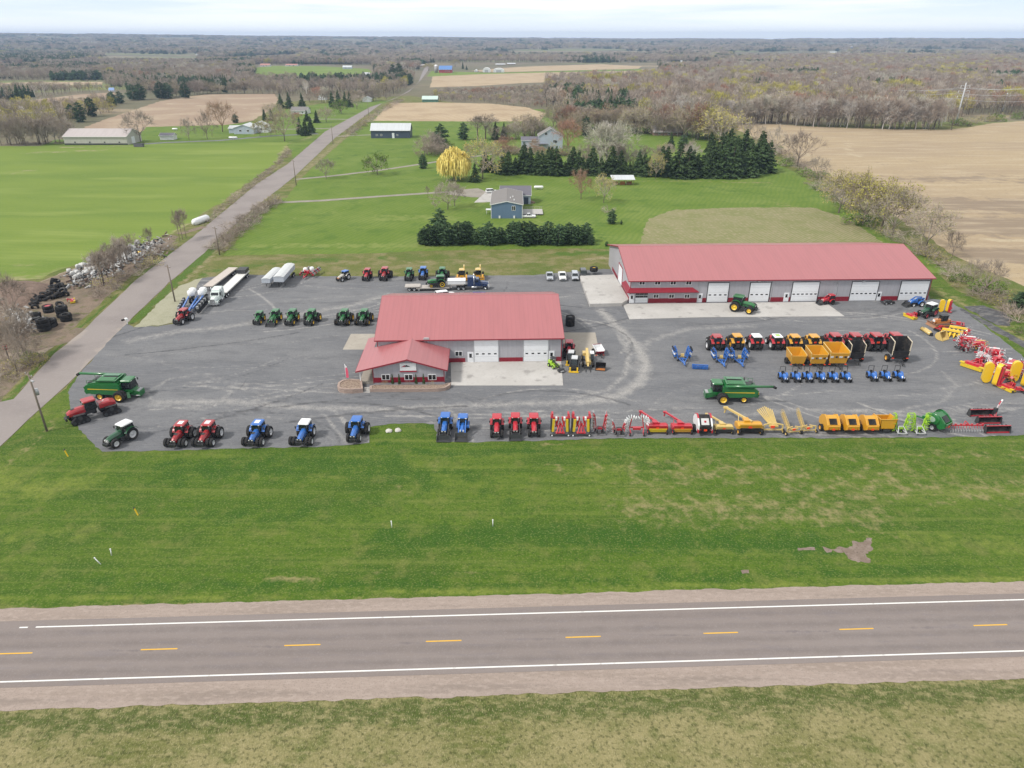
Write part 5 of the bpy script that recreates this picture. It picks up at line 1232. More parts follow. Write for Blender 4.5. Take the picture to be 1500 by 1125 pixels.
def hay_rake(r):
 """two rotor gatherer folded into a tall arch"""
 m = MB(); m.bar((0.7,-1.0,0.45),(-0.1,-1.2,1.2),0.14); m.bar((0.7,1.0,0.45),(-0.1,1.2,1.2),0.14); m.bar((-0.1,-1.2,1.2),(-0.1,1.2,1.2),0.2); m.box((0.2,0,1.15),(0.4,1.3,0.4)); m.build('frame', REDD, r)
 for s in (-1,1):
  wheel(r,0.75, s*1.15,0.32,0.2, REDD, 'wheel', s,12,0)
  b = MB(); b.bar((-0.1, s*1.15,1.2),(-0.2, s*0.85,3.1),0.14); bo = b.build('folding_arm', REDD, r)
  for k in range(8):
   a = PI*0.05 + PI*0.9*k/7; m = MB(); p = Vector((-0.2, s*0.9,2.4)); d = Vector((0.1, s*math.cos(a - 0.7), math.sin(a - 0.7)))
   m.bar(p, p + d*1.15,0.085); q = p + d*1.15
   for j in range(4): m.bar(q - d*0.12*j, q - d*0.12*j + Vector((0.42,0,-0.10)),0.055)
   m.build('tine_arm', WHITE, bo)
def mower_conditioner(body, curtain, boom, long_=4.6):
 """trailed mower seen from behind: wide header with hanging curtain, long drawbar swung to one side"""
 def fn(r):
  m = MB(); m.loft([rrect(-0.55,0,0.75,1.35,3.1,0.15), rrect(0.1,0,0.55,1.55,3.2,0.2), rrect(1.1,0,0.45,1.15,3.2,0.15)]); m.build('header', body, r)
  m = MB(); m.box((-0.66,0,0.72),(0.10,2.7,0.62),0, Matrix.Rotation(-0.25,3, 'Y')); m.build('curtain', curtain, r)
  m = MB(); m.box((-0.5,0,1.42),(0.3,2.8,0.2)); m.box((0.4,0.4,1.66),(0.9,0.7,0.25)); m.build('top_frame', body, r)
  b = MB(); b.bar((-0.1,-0.2,1.65),(long_,1.75,1.2),0.24); b.bar((long_,1.75,1.2),(long_ + 0.2,1.85,0.35),0.16); b.box((long_ + 0.1,1.8,1.15),(0.35,0.6,0.25)); b.bar((long_*0.5,0.80,1.42),(0.9,1.2,1.15),0.08); b.build('drawbar', boom, r)
  m = MB(); m.box((-0.72,0.1,1.12),(0.04,0.45,0.3)); m.build('rear_sign', SMV, r)
  for s in (-1,1):
   wheel(r,-0.55, s*1.42,0.42,0.3, body, 'wheel', s,14,0.03)
   m = MB(); m.bar((-0.55, s*1.25,0.45),(-0.2, s*1.2,1.2),0.16); m.build('wheel_arm', body, r)
 return fn
def baler(body, panel, slat=True, net=None, rim=None, white=False, tall=2.75):
 """round baler, tailgate towards -x"""
 def fn(r):
  for s in (-1,1):
   m = MB(); prof = [(1.2,0.75),(1.35,1.5),(0.7,2.35),(-0.1, tall),(-0.9,2.45),(-1.75,1.7),(-1.9,0.95),(-1.3,0.55)]
   m.prism(prof, s*0.92 - 0.10, s*0.92 + 0.10); m.build('side_shield', WHITE if white else body, r)
  m = MB(); m.prism([(1.0,0.7),(1.1,1.5),(0.6,2.25),(-0.1, tall - 0.12),(-0.8,2.35),(-1.65,1.65),(-1.8,0.95),(-1.3,0.6)],-0.82,0.82); m.build('chamber', body if not white else BLACK, r)
  q = Matrix.Rotation(-0.80,3, 'Y')
  m = MB(); m.box((-1.25,0,2.05),(1.0,1.1,0.05),0, Matrix.Rotation(-0.72,3, 'Y'))
  if slat:
   for k in range(5): m.box((-0.93 - 0.16*k,0,2.36 - 0.14*k),(0.05,1.2,0.08),0, Matrix.Rotation(-0.72,3, 'Y'))
  m.build('belt_opening', panel, r)
  m = MB(); m.box((-1.86,0,1.28),(0.14,1.7,0.62),0, Matrix.Rotation(-0.16,3, 'Y')); m.build('tailgate', BLACK if white else body, r)
  if white:
   for s in (-1,1):
    m = MB(); m.box((-1.75, s*0.98,0.85),(0.5,0.16,0.5)); m.build('corner_guard', REDD, r)
    m = MB(); m.prism([(0.7,2.3),(0.75,2.42),(-0.1, tall + 0.06),(-0.95,2.5),(-0.9,2.4),(-0.1, tall - 0.04)], s*0.92 - 0.11, s*0.92 + 0.11); m.build('shield_edge', REDD, r)
   m = MB(); q_ = Matrix.Rotation(-0.72,3, 'Y')
   for k in range(3): m.box((-1.29,0,2.09),(0.34,0.10,0.03),0, q_ @ Matrix.Rotation(k*1.05,3, 'Z'))
   m.build('emblem', REDD, r)
  m = MB(); m.box((-1.96,0.0,1.05),(0.05,0.42,0.3)); m.build('rear_sign', SMV, r)
  for s in (-1,1):
   m = MB(); m.box((-1.98, s*0.7,1.15),(0.05,0.14,0.12)); m.build('tail_lamp', REDD, r)
   wheel(r,-0.3, s*1.22,0.55,0.42, rim or body, 'wheel', s,16,0.03)
  m = MB(); m.bar((1.0,0,0.8),(2.9,0,0.65),0.2); m.box((1.4,0,1.2),(0.7,1.5,0.5)); m.build('drawbar', body, r)
  m = MB(); m.box((0.3,0,0.42),(1.3,1.7,0.16)); m.build('pickup', DARK, r)
 return fn
def green_baler(r):
 baler(JGREEN, DARK, rim=SILVER)(r)
 for s in (-1,1):
  m = MB(); m.lathe([(1.0,0.98*s),(1.0,1.10*s),(0.85,1.2*s),(0.4,1.24*s),(0.001,1.24*s)],(0.0,0,1.75), 'Y',26); m.build('drum_cover', JGREEN, r)
  m = MB(); m.cyl((0, s*1.235,1.75),(0, s*1.25,1.75),0.42, n=18); m.build('drum_badge', paint('badge grey',(0.3,0.42,0.34),0.5), r)
def wheel_rake(m_col=PALEY, wheels=False):
 def fn(r):
  m = MB(); m.bar((0,-1.3,0.55),(0,1.3,0.55),0.16); m.bar((0,0,0.55),(1.9,0,0.5),0.14)
  for s in (-1,1): m.bar((0, s*1.25,0.3),(0, s*1.25,1.25),0.14); m.bar((0, s*1.25,1.25),(0.3, s*0.2,1.35),0.14)
  m.box((-0.05,0,1.1),(0.2,1.2,0.25)); m.build('frame', m_col, r)
  for s in (-1,1): wheel(r,-0.1, s*1.4,0.33,0.22, m_col, 'wheel', s,14,0)
  m = MB(); m.box((-0.2,0.15,1.05),(0.06,0.5,0.36)); m.build('rear_sign', SMV, r)
  if wheels:
   for k in range(7):
    t = k/6; m = MB(); c = Vector((0.2 + 3.0*t,0.9 - 0.4*t,1.1 + 1.2*t))
    m.lathe([(0.62,-0.02),(0.64,0),(0.62,0.02)], c, 'Y',20)
    for j in range(14): a = 2*PI*j/14; m.bar(c, c + Vector((0.78*math.cos(a),0.05,0.78*math.sin(a))),0.022)
    m.build('rake_wheel', m_col, r)
   b = MB(); b.bar((0.1,1.0,1.0),(3.3,0.4,2.4),0.12); b.build('rake_beam', m_col, r)
  else:
   for k in range(9):
    t = k/8 - 0.5; b = MB(); b.bar((0.1,0.7*t*1.3,1.2),(2.9 - 0.5*abs(t),0.5 + 2.0*t,2.5 - 0.8*abs(t)),0.09,0.12); b.build('rake_tooth_bar', m_col, r)
 return fn
def dump_box(body, inner, rim=BLACK, L_=3.4, w=2.3, h=1.5, z0=1.0, edge=None, mark=False, lean=0.35, fd=0.55, cross=None, tp=0.86):
 """forage or spreader wagon: open box on a wheeled frame with drawbar to the front"""
 edge = edge or body
 def fn(r):
  m = MB(); t = 0.07; w2 = w/2; wb_ = w2*tp
  def wall(p): m.add(p,[(0,1,2,3),(7,6,5,4),(0,4,5,1),(1,5,6,2),(2,6,7,3),(3,7,4,0)])
  zt = z0 + h
  for s in (-1,1): wall([(-L_, s*wb_, z0),(0, s*wb_, z0),(0 + lean, s*w2, zt - 0.25),(-L_, s*w2, zt),(-L_, s*(wb_ - t), z0),(0, s*(wb_ - t), z0),(0 + lean, s*(w2 - t), zt - 0.25),(-L_, s*(w2 - t), zt)])
  wall([(-L_,-wb_, z0),(-L_, wb_, z0),(-L_, w2, zt),(-L_,-w2, zt),(-L_ + t,-wb_, z0),(-L_ + t, wb_, z0),(-L_ + t, w2, zt),(-L_ + t,-w2, zt)])
  wall([(0,-wb_, z0),(0, wb_, z0),(lean*0.8, w2*0.98, zt - fd),(lean*0.8,-w2*0.98, zt - fd),(t,-wb_, z0),(t, wb_, z0),(lean*0.8 + t, w2*0.98, zt - fd),(lean*0.8 + t,-w2*0.98, zt - fd)])
  m.box((-L_/2,0, z0),(L_, wb_*2,0.08)); m.build('box', inner, r)
  e = MB()
  for s in (-1,1): e.bar((-L_, s*w2, zt + 0.03),(lean, s*w2, zt - 0.22),0.11,0.10); e.bar((lean + 0.05, s*w2, zt - 0.2),(0.05, s*wb_, z0),0.12)
  e.build('side_rail', edge, r); e = MB(); e.bar((-L_,-w2, zt + 0.03),(-L_, w2, zt + 0.03),0.12); e.bar((lean*0.8 + 0.08,-w2, zt - fd + 0.03),(lean*0.8 + 0.08, w2, zt - fd + 0.03),0.12,0.14); e.build('cross_rail', cross or body, r)
  fp = MB(); fp.add([(0.10,-wb_, z0 - 0.35),(0.10, wb_, z0 - 0.35),(lean*0.8 + 0.12, w2*0.96, zt - fd - .05),(lean*0.8 + 0.12,-w2*0.96, zt - fd - .05),(0.03,-wb_, z0 - 0.35),(0.03, wb_, z0 - 0.35),(lean*0.8 + 0.07, w2*0.96, zt - fd - .05),(lean*0.8 + 0.07,-w2*0.96, zt - fd - .05)],[(0,1,2,3),(7,6,5,4),(0,4,5,1),(1,5,6,2),(2,6,7,3),(3,7,4,0)]); fo = fp.build('front_panel', body, r)
  if mark:
   mk = MB(); zc = (z0 + zt)/2 - 0.12; xx = lean*0.8*0.62 + 0.15
   for k,(yy, ww) in enumerate(((-0.78,0.30),(-0.30,0.22),(0.14,0.34),(0.62,0.26),(0.90,0.16))):
    mk.box((xx + 0.05, yy*w2, zc - 0.02),(0.03, ww*w2,0.34), k % 2, Matrix.Rotation(0.2,3, 'Y'))
   mk.build('lettering',[WHITE, DARK], fo)
  c = MB(); c.box((-L_/2,0, z0 - 0.3),(L_ + 0.2,1.0,0.25)); c.box((-L_*0.55,0,0.62),(0.3, w,0.25)); c.build('frame', DARK, r)
  d = MB(); d.bar((0.1,-0.4,0.75),(1.7,0,0.5),0.12); d.bar((0.1,0.4,0.75),(1.7,0,0.5),0.12); d.bar((1.1,0.15,0.0),(1.1,0.15,0.75),0.1); d.build('drawbar', DARK, r)
  for s in (-1,1):
   wheel(r,-L_*0.55, s*(w2 + 0.12),0.62,0.45, rim, 'wheel', s,18,0.03)
   m = MB(); m.box((0.2, s*w2*0.85, z0 - 0.5),(0.1,0.35,0.12)); m.build('marker_lamp', SMV, r)
 return fn
def tillage(r):
 """folding seedbed tool, wings stood up in a V"""
 B = BLUE
 m = MB(); m.bar((-1.2,0,0.75),(3.2,0,0.6),0.22); m.bar((-0.8,-1.1,0.8),(-0.8,1.1,0.8),0.18); m.bar((0.6,-0.9,0.8),(0.6,0.9,0.8),0.18); m.bar((1.0,-0.7,0.85),(2.6,0,0.65),0.14); m.bar((1.0,0.7,0.85),(2.6,0,0.65),0.14); m.build('frame', B, r)
 m = MB(); m.cyl((-0.6,-0.25,0.9),(0.7,-0.2,1.5),0.07, n=8); m.cyl((-0.6,0.25,0.9),(0.7,0.2,1.5),0.07, n=8); m.box((0.1,0,1.3),(0.2,0.7,0.7)); m.build('lift_ram', PALEY, r)
 m = MB(); m.box((3.1,0,0.6),(0.3,0.3,0.2)); m.cyl((2.3,0.25,0),(2.3,0.25,1.0),0.06, n=8); m.build('hitch', B, r)
 for s in (-1,1):
  w_ = MB()
  for k in range(3):
   x = -1.3 + 0.9*k; w_.bar((x, s*0.95,0.85),(x, s*1.35,2.85),0.17)
  for z in (1.0,1.7,2.5): yy = s*(0.95 + (z - 0.85)*0.2); w_.bar((-1.5, yy, z),(0.8, yy, z),0.16)
  wo = w_.build('wing', B, r)
  for z in (1.0,1.4,1.85,2.3,2.7):
   m = MB(); yy = s*(1.05 + (z - 0.85)*0.2)
   for k in range(7):
    m.bar((-1.4 + 0.33*k, yy, z),(-1.45 + 0.33*k, yy + s*0.42, z - 0.10),0.05); m.cyl((-1.45 + 0.33*k, yy + s*0.42, z - 0.12),(-1.42 + 0.33*k, yy + s*0.44, z - 0.12),0.17, n=8)
   m.build('tine_row', BLUE if z in (1.4,2.3) else (WHITE if z == 1.85 else DARK), wo)
  m = MB(); m.cyl((-1.75, s*1.15,0.45),(-1.75, s*1.5,2.4),0.28, n=8)
  m.build('roller', B, wo)
  wheel(r,-0.1, s*0.75,0.42,0.3, WHITE, 'wheel', s,14,0)
def roller_gang(r):
 m = MB(); m.box((0,0,0.72),(0.16,3.0,0.14)); m.bar((0,-1.4,0.72),(0,-1.4,0.35),0.12); m.bar((0,1.4,0.72),(0,1.4,0.35),0.12); m.build('frame', BLUE, r)
 for xx in (-0.35,0.35):
  m = MB()
  for k in range(9): a = 2*PI*k/9; m.bar((xx + 0.3*math.cos(a),-1.45,0.32 + 0.3*math.sin(a)),(xx + 0.3*math.cos(a + 0.6),1.45,0.32 + 0.3*math.sin(a + 0.6)),0.06)
  for yy in (-1.4,-0.7,0,0.7,1.4): m.cyl((xx, yy - 0.02,0.32),(xx, yy + 0.02,0.32),0.29, n=14)
  m.build('basket', BLUE, r)
def rotary_hoe(r):
 m = MB(); m.bar((0,-3.0,1.15),(0,3.0,1.15),0.18); m.bar((0,-0.6,1.15),(0.6,0,1.7),0.12); m.bar((0,0.6,1.15),(0.6,0,1.7),0.12); m.build('toolbar', REDD, r)
 for k in range(13):
  y = -2.85 + 0.475*k; m = MB(); m.bar((0, y,1.1),(-0.35, y,0.5),0.06,0.06,1); c = Vector((-0.4, y,0.36))
  for j in range(10): a = 2*PI*j/10; m.bar(c, c + Vector((0.36*math.cos(a),0.03,0.36*math.sin(a))),0.035)
  m.cyl(c - Vector((0,0.06,0)), c + Vector((0,0.06,0)),0.12, n=8); m.build('spider_wheel',[STEEL, REDD], r)
  if k % 2 == 0:
   m = MB(); m.box((0.05, y,1.32),(0.25,0.3,0.2)); m.build('spring_box', REDD, r)
def snow_pusher(wd=3.6):
 def fn(r):
  m = MB(); n = 8; prof = [(0.25 - 0.45*math.sin(PI*k/n),0.08 + 1.05*k/n) for k in range(n + 1)] + [(0.32 - 0.45*math.sin(PI*k/n),0.08 + 1.05*k/n) for k in range(n,-1,-1)]
  m.prism(prof,-wd/2, wd/2)
  for k in range(6): m.box((-0.28,-wd/2 + wd*(k + 0.5)/6,0.6),(0.3,0.06,0.9))
  m.build('blade', BLACK, r)
  m = MB(); m.box((0.3,0,0.10),(0.12, wd,0.16)); m.box((0.22,0,1.16),(0.14, wd,0.10)); m.build('cutting_edge', REDD, r)
  for s in (-1,1):
   m = MB(); m.box((0.1, s*wd/2,0.55),(0.95,0.05,0.95),0, None,(0.6,1)); m.build('end_plate', DARK, r)
  m = MB(); m.box((-0.45,0,0.6),(0.25,1.1,0.7)); m.build('hitch', DARK, r)
 return fn
def grain_auger(r):
 m = MB(); m.bar((0,0,0.3),(1.1,0.2,3.3),0.22); m.bar((0.1,-0.6,0.1),(0.6,0.1,1.8),0.12); m.bar((0.1,0.6,0.1),(0.6,0.1,1.8),0.12); m.box((0,0,0.2),(1.2,1.4,0.2)); m.build('frame', REDD, r)
 m = MB(); m.cyl((0.5,0.12,1.7),(1.35,0.25,3.6),0.17, n=10); m.build('tube', WHITE, r)
 m = MB(); m.box((0.2,0,1.3),(0.6,0.6,1.2)); m.build('hopper', DARK, r)
def planter_toolbar(body, tanks=3, rows=12):
 """folded planter: long centre tube with row units on both wings, white tanks at the back"""
 def fn(r):
  m = MB(); m.bar((2.2,0,0.7),(-9.0,0,1.1),0.32); m.build('frame', body, r)
  for s in (-1,1):
   b = MB(); b.bar((1.2, s*0.9,1.4),(-5.2, s*1.3,1.5),0.24); bo = b.build('wing', body, r)
   for k in range(rows):
    x = 1.0 - 0.5*k; m = MB(); yy = s*(1.15 + 0.03*k)
    m.box((x, yy + s*0.25,0.95),(0.2,0.55,0.3)); m.box((x, yy + s*0.5,1.35),(0.32,0.4,0.5),1); m.cyl((x - 0.03, yy + s*0.55,0.5),(x + 0.03, yy + s*0.55,0.5),0.28, n=10); m.build('row_unit',[DARK, DARK if k % 3 else STEEL], bo)
   for xx in (-5.6,-7.4): wheel(r, xx, s*1.2,0.6,0.45, SILVER, 'wheel', s,16,0)
  for k in range(tanks):
   x, y = ((-5.9,0.95),(-7.3,-0.95),(-7.3,0.95),(-5.9,-0.95))[k]
   m = MB(); m.lathe([(0.001,2.6),(0.35,2.57),(0.66,2.35),(0.70,1.7),(0.6,1.5),(0.001,1.48)],(x, y,0), 'Z',18)
   for q in range(4): a = 2*PI*q/4; m.bar((x, y,2.62),(x + 0.66*math.cos(a), y + 0.66*math.sin(a),2.40),0.05)
   m.build('tank', WHITE, r)
 return fn
def red_planter(r):
 m = MB(); m.bar((3.6,0,0.6),(-1.0,0,1.0),0.25); m.bar((0,-1.4,1.0),(0,1.4,1.0),0.22); m.bar((-1.8,-1.4,1.1),(-1.8,1.4,1.1),0.2); m.bar((2.0,-0.6,0.9),(3.4,0,0.6),0.14); m.build('frame', REDD, r)
 for s in (-1,1):
  b = MB(); b.bar((1.8, s*1.45,1.2),(-4.6, s*1.65,1.25),0.22); bo = b.build('wing', DARK, r)
  for k in range(9):
   m = MB(); x = 1.4 - 0.66*k; m.box((x, s*1.85,0.95),(0.3,0.5,0.5)); m.box((x, s*1.5,1.5),(0.34,0.3,0.32)); m.build('row_unit',[REDD if k % 3 == 0 else STEEL], bo)
  wheel(r,-2.6, s*0.95,0.55,0.4, SILVER, 'wheel', s,16,0)
 for (x, y) in ((0.1,-0.75),(-0.9,0.75)):
  m = MB(); m.lathe([(0.001,2.55),(0.35,2.52),(0.62,2.3),(0.66,1.55),(0.3,1.2),(0.001,1.2)],(x, y,0), 'Z',16); m.build('seed_tank', WHITE, r)
 m = MB(); m.box((0.9,0,1.5),(0.6,1.2,0.7)); m.cyl((1.3,-0.4,1.2),(1.3,-0.4,2.3),0.2, n=10); m.build('fan', REDD, r)
def sprayer(r):
 """pale yellow high clearance machine seen from the front"""
 m = MB(); m.box((0,0,1.35),(4.6,1.3,0.5)); m.box((1.7,0,0.9),(0.4,2.4,0.25)); m.box((-1.7,0,0.9),(0.4,2.4,0.25)); m.build('chassis', YEL, r)
 cab(r,0.6,2.0,1.6,3.05,1.6, PALEY,0.35)
 m = MB(); m.loft([rrect(-2.3,0,1.5,2.6,1.5,0.25), rrect(0.4,0,1.5,2.8,1.6,0.3)]); m.build('tank', PALEY, r)
 m = MB(); m.cyl((0.3,0.6,2.6),(0.3,0.6,4.3),0.2, n=10); m.build('exhaust', PALEY, r)
 m = MB()
 for s in (-1,1): m.box((2.9, s*1.1,1.15),(0.3,1.6,0.35)); m.box((2.9, s*1.1,0.6),(0.3,1.6,0.35))
 m.bar((2.2,0.4,1.2),(2.9,0.6,0.9),0.15); m.bar((2.2,-0.4,1.2),(2.9,-0.6,0.9),0.15); m.build('front_attachment', YEL, r)
 for s in (-1,1):
  for xx in (1.7,-1.7): wheel(r, xx, s*1.3,0.78,0.5, YEL, 'wheel', s,18)
  f = fender(r,1.7, s*1.3,0.95,0.5, YEL,0.4,2.6); f.location.z = 0.8
def telehandler(r):
 m = MB(); m.box((-0.1,0,0.95),(4.4,1.0,0.6)); m.box((-1.9,-0.55,1.4),(1.3,0.9,0.6)); m.build('chassis', PALEY, r)
 b = MB(); b.bar((-2.3,-0.15,2.15),(2.6,-0.15,1.25),0.5,0.6); b.bar((2.5,-0.15,1.2),(3.2,-0.15,0.55),0.3,0.35); b.build('boom', PALEY, r)
 m = MB(); m.box((3.25,-0.15,0.55),(0.16,1.5,0.5)); m.bar((3.3,-0.6,0.15),(4.4,-0.6,0.1),0.14,0.06); m.bar((3.3,0.3,0.15),(4.4,0.3,0.1),0.14,0.06); m.build('fork', DARK, r)
 m = MB(); m.loft([[(-0.6,0.45,1.1),(0.9,0.45,1.1),(0.9,1.15,1.1),(-0.6,1.15,1.1)],[(-0.6,0.45,2.35),(0.6,0.45,2.35),(0.6,1.1,2.35),(-0.6,1.1,2.35)]]); co = m.build('cab', GLASS, r)
 m = MB(); m.box((0.0,0.78,2.42),(1.4,0.78,0.14)); m.build('cab_roof', WHITE, co)
 for s in (-1,1):
  for xx in (1.5,-1.5): wheel(r, xx, s*1.0,0.62,0.42, PALEY, 'wheel', s,18)
def skid_steer(roofm=SILVER):
 def fn(r):
  m = MB(); m.box((-0.1,0,0.75),(2.5,1.1,0.7)); m.box((-1.1,0,1.35),(0.7,1.2,0.7)); m.build('body', DARK, r)
  m = MB(); m.loft([[(-0.8,-0.5,1.05),(0.8,-0.5,1.05),(0.8,0.5,1.05),(-0.8,0.5,1.05)],[(-0.8,-0.48,2.0),(0.55,-0.48,2.0),(0.55,0.48,2.0),(-0.8,0.48,2.0)]]); co = m.build('cab', GLASS, r)
  m = MB(); m.box((-0.12,0,2.06),(1.5,1.05,0.12)); m.build('cab_roof', roofm, co)
  for s in (-1,1):
   m = MB(); m.bar((-1.3, s*0.72,1.7),(1.0, s*0.72,1.25),0.14,0.2); m.bar((1.0, s*0.72,1.25),(1.5, s*0.72,0.45),0.14,0.2); m.build('lift_arm', DARK, r)
   m = MB(); m.box((1.75, s*0.62,0.55),(0.22,0.26,0.8)); m.build('attachment_post', JYEL, r)
   for xx in (0.65,-0.65): wheel(r, xx, s*0.72,0.45,0.32, JYEL, 'wheel', s,16)
  m = MB(); m.box((1.75,0,0.14),(0.3,1.7,0.2)); m.build('attachment_bar', JYEL, r)
 return fn
def mini_loader(r):
 m = MB(); m.box((-0.6,0,0.7),(1.7,1.0,0.6)); m.loft([rrect(-1.7,0,0.6,1.4,1.0,0.15), rrect(-0.4,0,0.6,1.45,1.05,0.15)]); m.build('body', LIME, r)
 m = MB(); m.bar((-1.3,0,1.5),(1.6,0,1.0),0.24,0.26); m.bar((1.6,0,1.0),(2.0,0,0.5),0.2); m.build('boom', DARK, r)
 m = MB(); m.box((2.3,0,0.45),(0.8,1.4,0.5),0, None,(0.6,1)); m.build('bucket', DARK, r)
 m = MB(); m.box((2.6,0,0.30),(0.7,0.75,0.10)); m.build('bucket_edge', STEEL, r)
 m = MB()
 for s in (-1,1): m.bar((-0.9, s*0.45,1.4),(-0.9, s*0.45,2.1),0.08); m.bar((-0.1, s*0.45,1.4),(-0.1, s*0.45,2.1),0.08)
 m.box((-0.5,0,2.13),(1.1,1.05,0.07)); m.build('canopy', DARK, r)
 for s in (-1,1):
  for xx in (0.35,-1.2): wheel(r, xx, s*0.6,0.42,0.3, LIME, 'wheel', s,16)
  f = fender(r,0.35, s*0.6,0.5,0.3, LIME,0.2,2.8); f.location.z = 0.42
def loose_bucket(r):
 m = MB(); n = 7; prof = [(0.7*math.cos(PI*0.5 + PI*k/n),0.75 + 0.7*math.sin(PI*0.5 + PI*k/n)) for k in range(n + 1)] + [(0.9,0.05),(0.9,0.10)] + [(0.62*math.cos(PI*1.5 - PI*k/n),0.75 + 0.62*math.sin(PI*1.5 - PI*k/n)) for k in range(n + 1)]
 m.prism(prof,-1.0,1.0); m.build('shell', BLACK, r)
 for s in (-1,1):
  m = MB(); m.prism([(0,1.45),(-0.6,1.1),(-0.68,0.5),(0,0.05),(0.9,0.05)], s*1.0 - 0.03, s*1.0 + 0.03); m.build('cheek_plate', DARK, r)
 m = MB(); m.box((0.25,0,0.14),(1.0,1.8,0.05)); m.build('wear_plate', ORANGE, r)
def bulldozer(r):
 OR = ORANGE
 for s in (-1,1):
  t = MB(); prof = []
  for (cx, rr, a0, a1) in ((-1.5,0.42, PI*0.5, PI*1.5),(1.5,0.42, PI*1.5, PI*2.5)):
   for k in range(8): a = a0 + (a1 - a0)*k/7; prof.append((cx + rr*math.cos(a),0.42 + rr*math.sin(a)))
  t.prism(prof, s*0.95 - 0.26, s*0.95 + 0.26)
  for k in range(14): t.box((-1.5 + 0.23*k, s*0.95,0.85),(0.10,0.54,0.05)); t.box((-1.5 + 0.23*k, s*0.95,0.01),(0.10,0.54,0.03))
  to = t.build('track', paint('rusty track steel',(0.16,0.10,0.07),0.8), r)
  m = MB(); m.box((0, s*0.95,0.48),(2.5,0.6,0.28)); m.build('track_frame', OR, to)
 m = MB(); m.box((-0.2,0,0.95),(3.4,1.3,0.7)); m.loft([rrect(0.5,0,1.2,1.95,1.0,0.12), rrect(1.9,0,1.2,1.8,0.95,0.12)]); m.box((-1.5,0,1.45),(0.8,1.5,0.7)); m.build('body', OR, r)
 m = MB(); m.box((1.94,0,1.45),(0.06,0.8,0.55)); m.build('grille', WHITE, r)
 m = MB(); m.cyl((1.1,0.3,1.9),(1.1,0.3,2.6),0.07, n=8); m.build('exhaust', DARK, r)
 m = MB(); m.box((-0.5,0,1.5),(0.6,0.6,0.5)); m.build('seat', BLACK, r)
 m = MB()
 for s in (-1,1): m.bar((-1.15, s*0.65,1.3),(-1.1, s*0.6,2.7),0.12); m.bar((0.35, s*0.65,1.3),(0.3, s*0.6,2.7),0.12)
 m.box((-0.4,0,2.05),(1.35,1.15,1.1),1); m.box((-0.4,0,2.76),(1.9,1.5,0.12)); m.build('canopy',[DARK, GLASS], r)
 m = MB(); n = 6; prof = [(2.55 - 0.28*math.sin(PI*k/n),0.05 + 1.1*k/n) for k in range(n + 1)] + [(2.65 - 0.28*math.sin(PI*k/n),0.05 + 1.1*k/n) for k in range(n,-1,-1)]
 m.prism(prof,-1.65,1.65); m.build('blade', paint('rusty blade',(0.34,0.17,0.09),0.7, dirt=0.5), r)
 m = MB()
 for s in (-1,1): m.bar((-0.2, s*1.32,0.5),(2.4, s*1.32,0.4),0.14); m.bar((1.4, s*0.5,1.5),(2.4, s*0.5,0.9),0.1)
 m.build('push_arm', OR, r)
 m = MB(); m.box((-2.1,0,0.9),(0.5,0.9,0.6)); m.cyl((-2.3,-0.4,0.9),(-2.3,0.4,0.9),0.22, n=10); m.build('winch', DARK, r)
def flail_roller(body):
 def fn(r):
  m = MB(); m.cyl((0,-1.9,0.42),(0,1.9,0.42),0.40, n=14)
  for k in range(5): m.cyl((0,-1.8 + 0.9*k - 0.06,0.42),(0,-1.8 + 0.9*k + 0.06,0.42),0.44, n=14)
  m.build('drum', body, r)
  m = MB(); m.box((-0.25,0,0.80),(0.35,2.6,0.18)); m.bar((-0.3,0,0.8),(-1.0,0,0.5),0.2); m.build('frame', body, r)
  for s in (-1,1):
   m = MB(); m.box((0, s*1.95,0.42),(0.95,0.08,0.84),0, None,(0.7,1)); m.build('end_plate', DARK, r)
 return fn
def corn_head(body):
 """picker or folding header section: snouts on a cross auger trough"""
 def fn(r):
  m = MB(); m.prism([(-0.7,0.15),(0.1,0.12),(0.15,0.45),(-0.35,0.55),(-0.5,1.15),(-0.75,1.15)],-1.6,1.6); m.build('trough', body, r)
  m = MB(); m.cyl((-0.15,-1.5,0.62),(-0.15,1.5,0.62),0.2, n=10); m.build('auger', DARK, r)
  for k in range(5):
   m = MB(); y = -1.5 + 0.75*k; m.loft([rrect(0.05, y,0.2,0.75,0.42,0.08), rrect(0.9, y,0.15,0.5,0.28,0.06), rrect(1.5, y,0.12,0.2,0.06,0.01)]); m.build('snout', body, r)
 return fn
def red_mower(curtain=TARP, body=REDD, w=3.0):
 """mounted disc mower lying in working position: red deck, yellow curtain all round"""
 def fn(r):
  m = MB(); m.box((0,0,0.62),(1.2, w,0.14)); m.loft([rrect(-0.3,0,0.68,0.95, w*0.8,0.1), rrect(0.3,0,0.68,0.9, w*0.8,0.1)]); m.build('deck', body, r)
  m = MB(); m.box((0.64,0,0.36),(0.07, w,0.55)); m.box((-0.64,0,0.36),(0.07, w,0.55)); m.box((0,-w/2 - 0.03,0.36),(1.3,0.07,0.55)); m.box((0, w/2 + 0.03,0.36),(1.3,0.07,0.55)); m.box((0.5, w/2 - 0.1,0.72),(0.5,0.7,0.12)); m.box((0.5,-w/2 + 0.1,0.72),(0.5,0.7,0.12)); m.build('curtain', curtain, r)
  m = MB(); m.bar((-0.1,0,0.95),(-1.3,0.2,1.05),0.2); m.bar((-0.3,-0.6,0.9),(-1.3,0,1.3),0.12); m.bar((-0.3,0.6,0.9),(-1.3,0.2,1.3),0.12); m.box((-1.35,0.1,0.9),(0.2,1.0,0.8)); m.build('headstock', body, r)
  m = MB(); m.box((0,0,0.16),(0.5, w*0.9,0.12)); m.build('cutter_bar', DARK, r)
 return fn
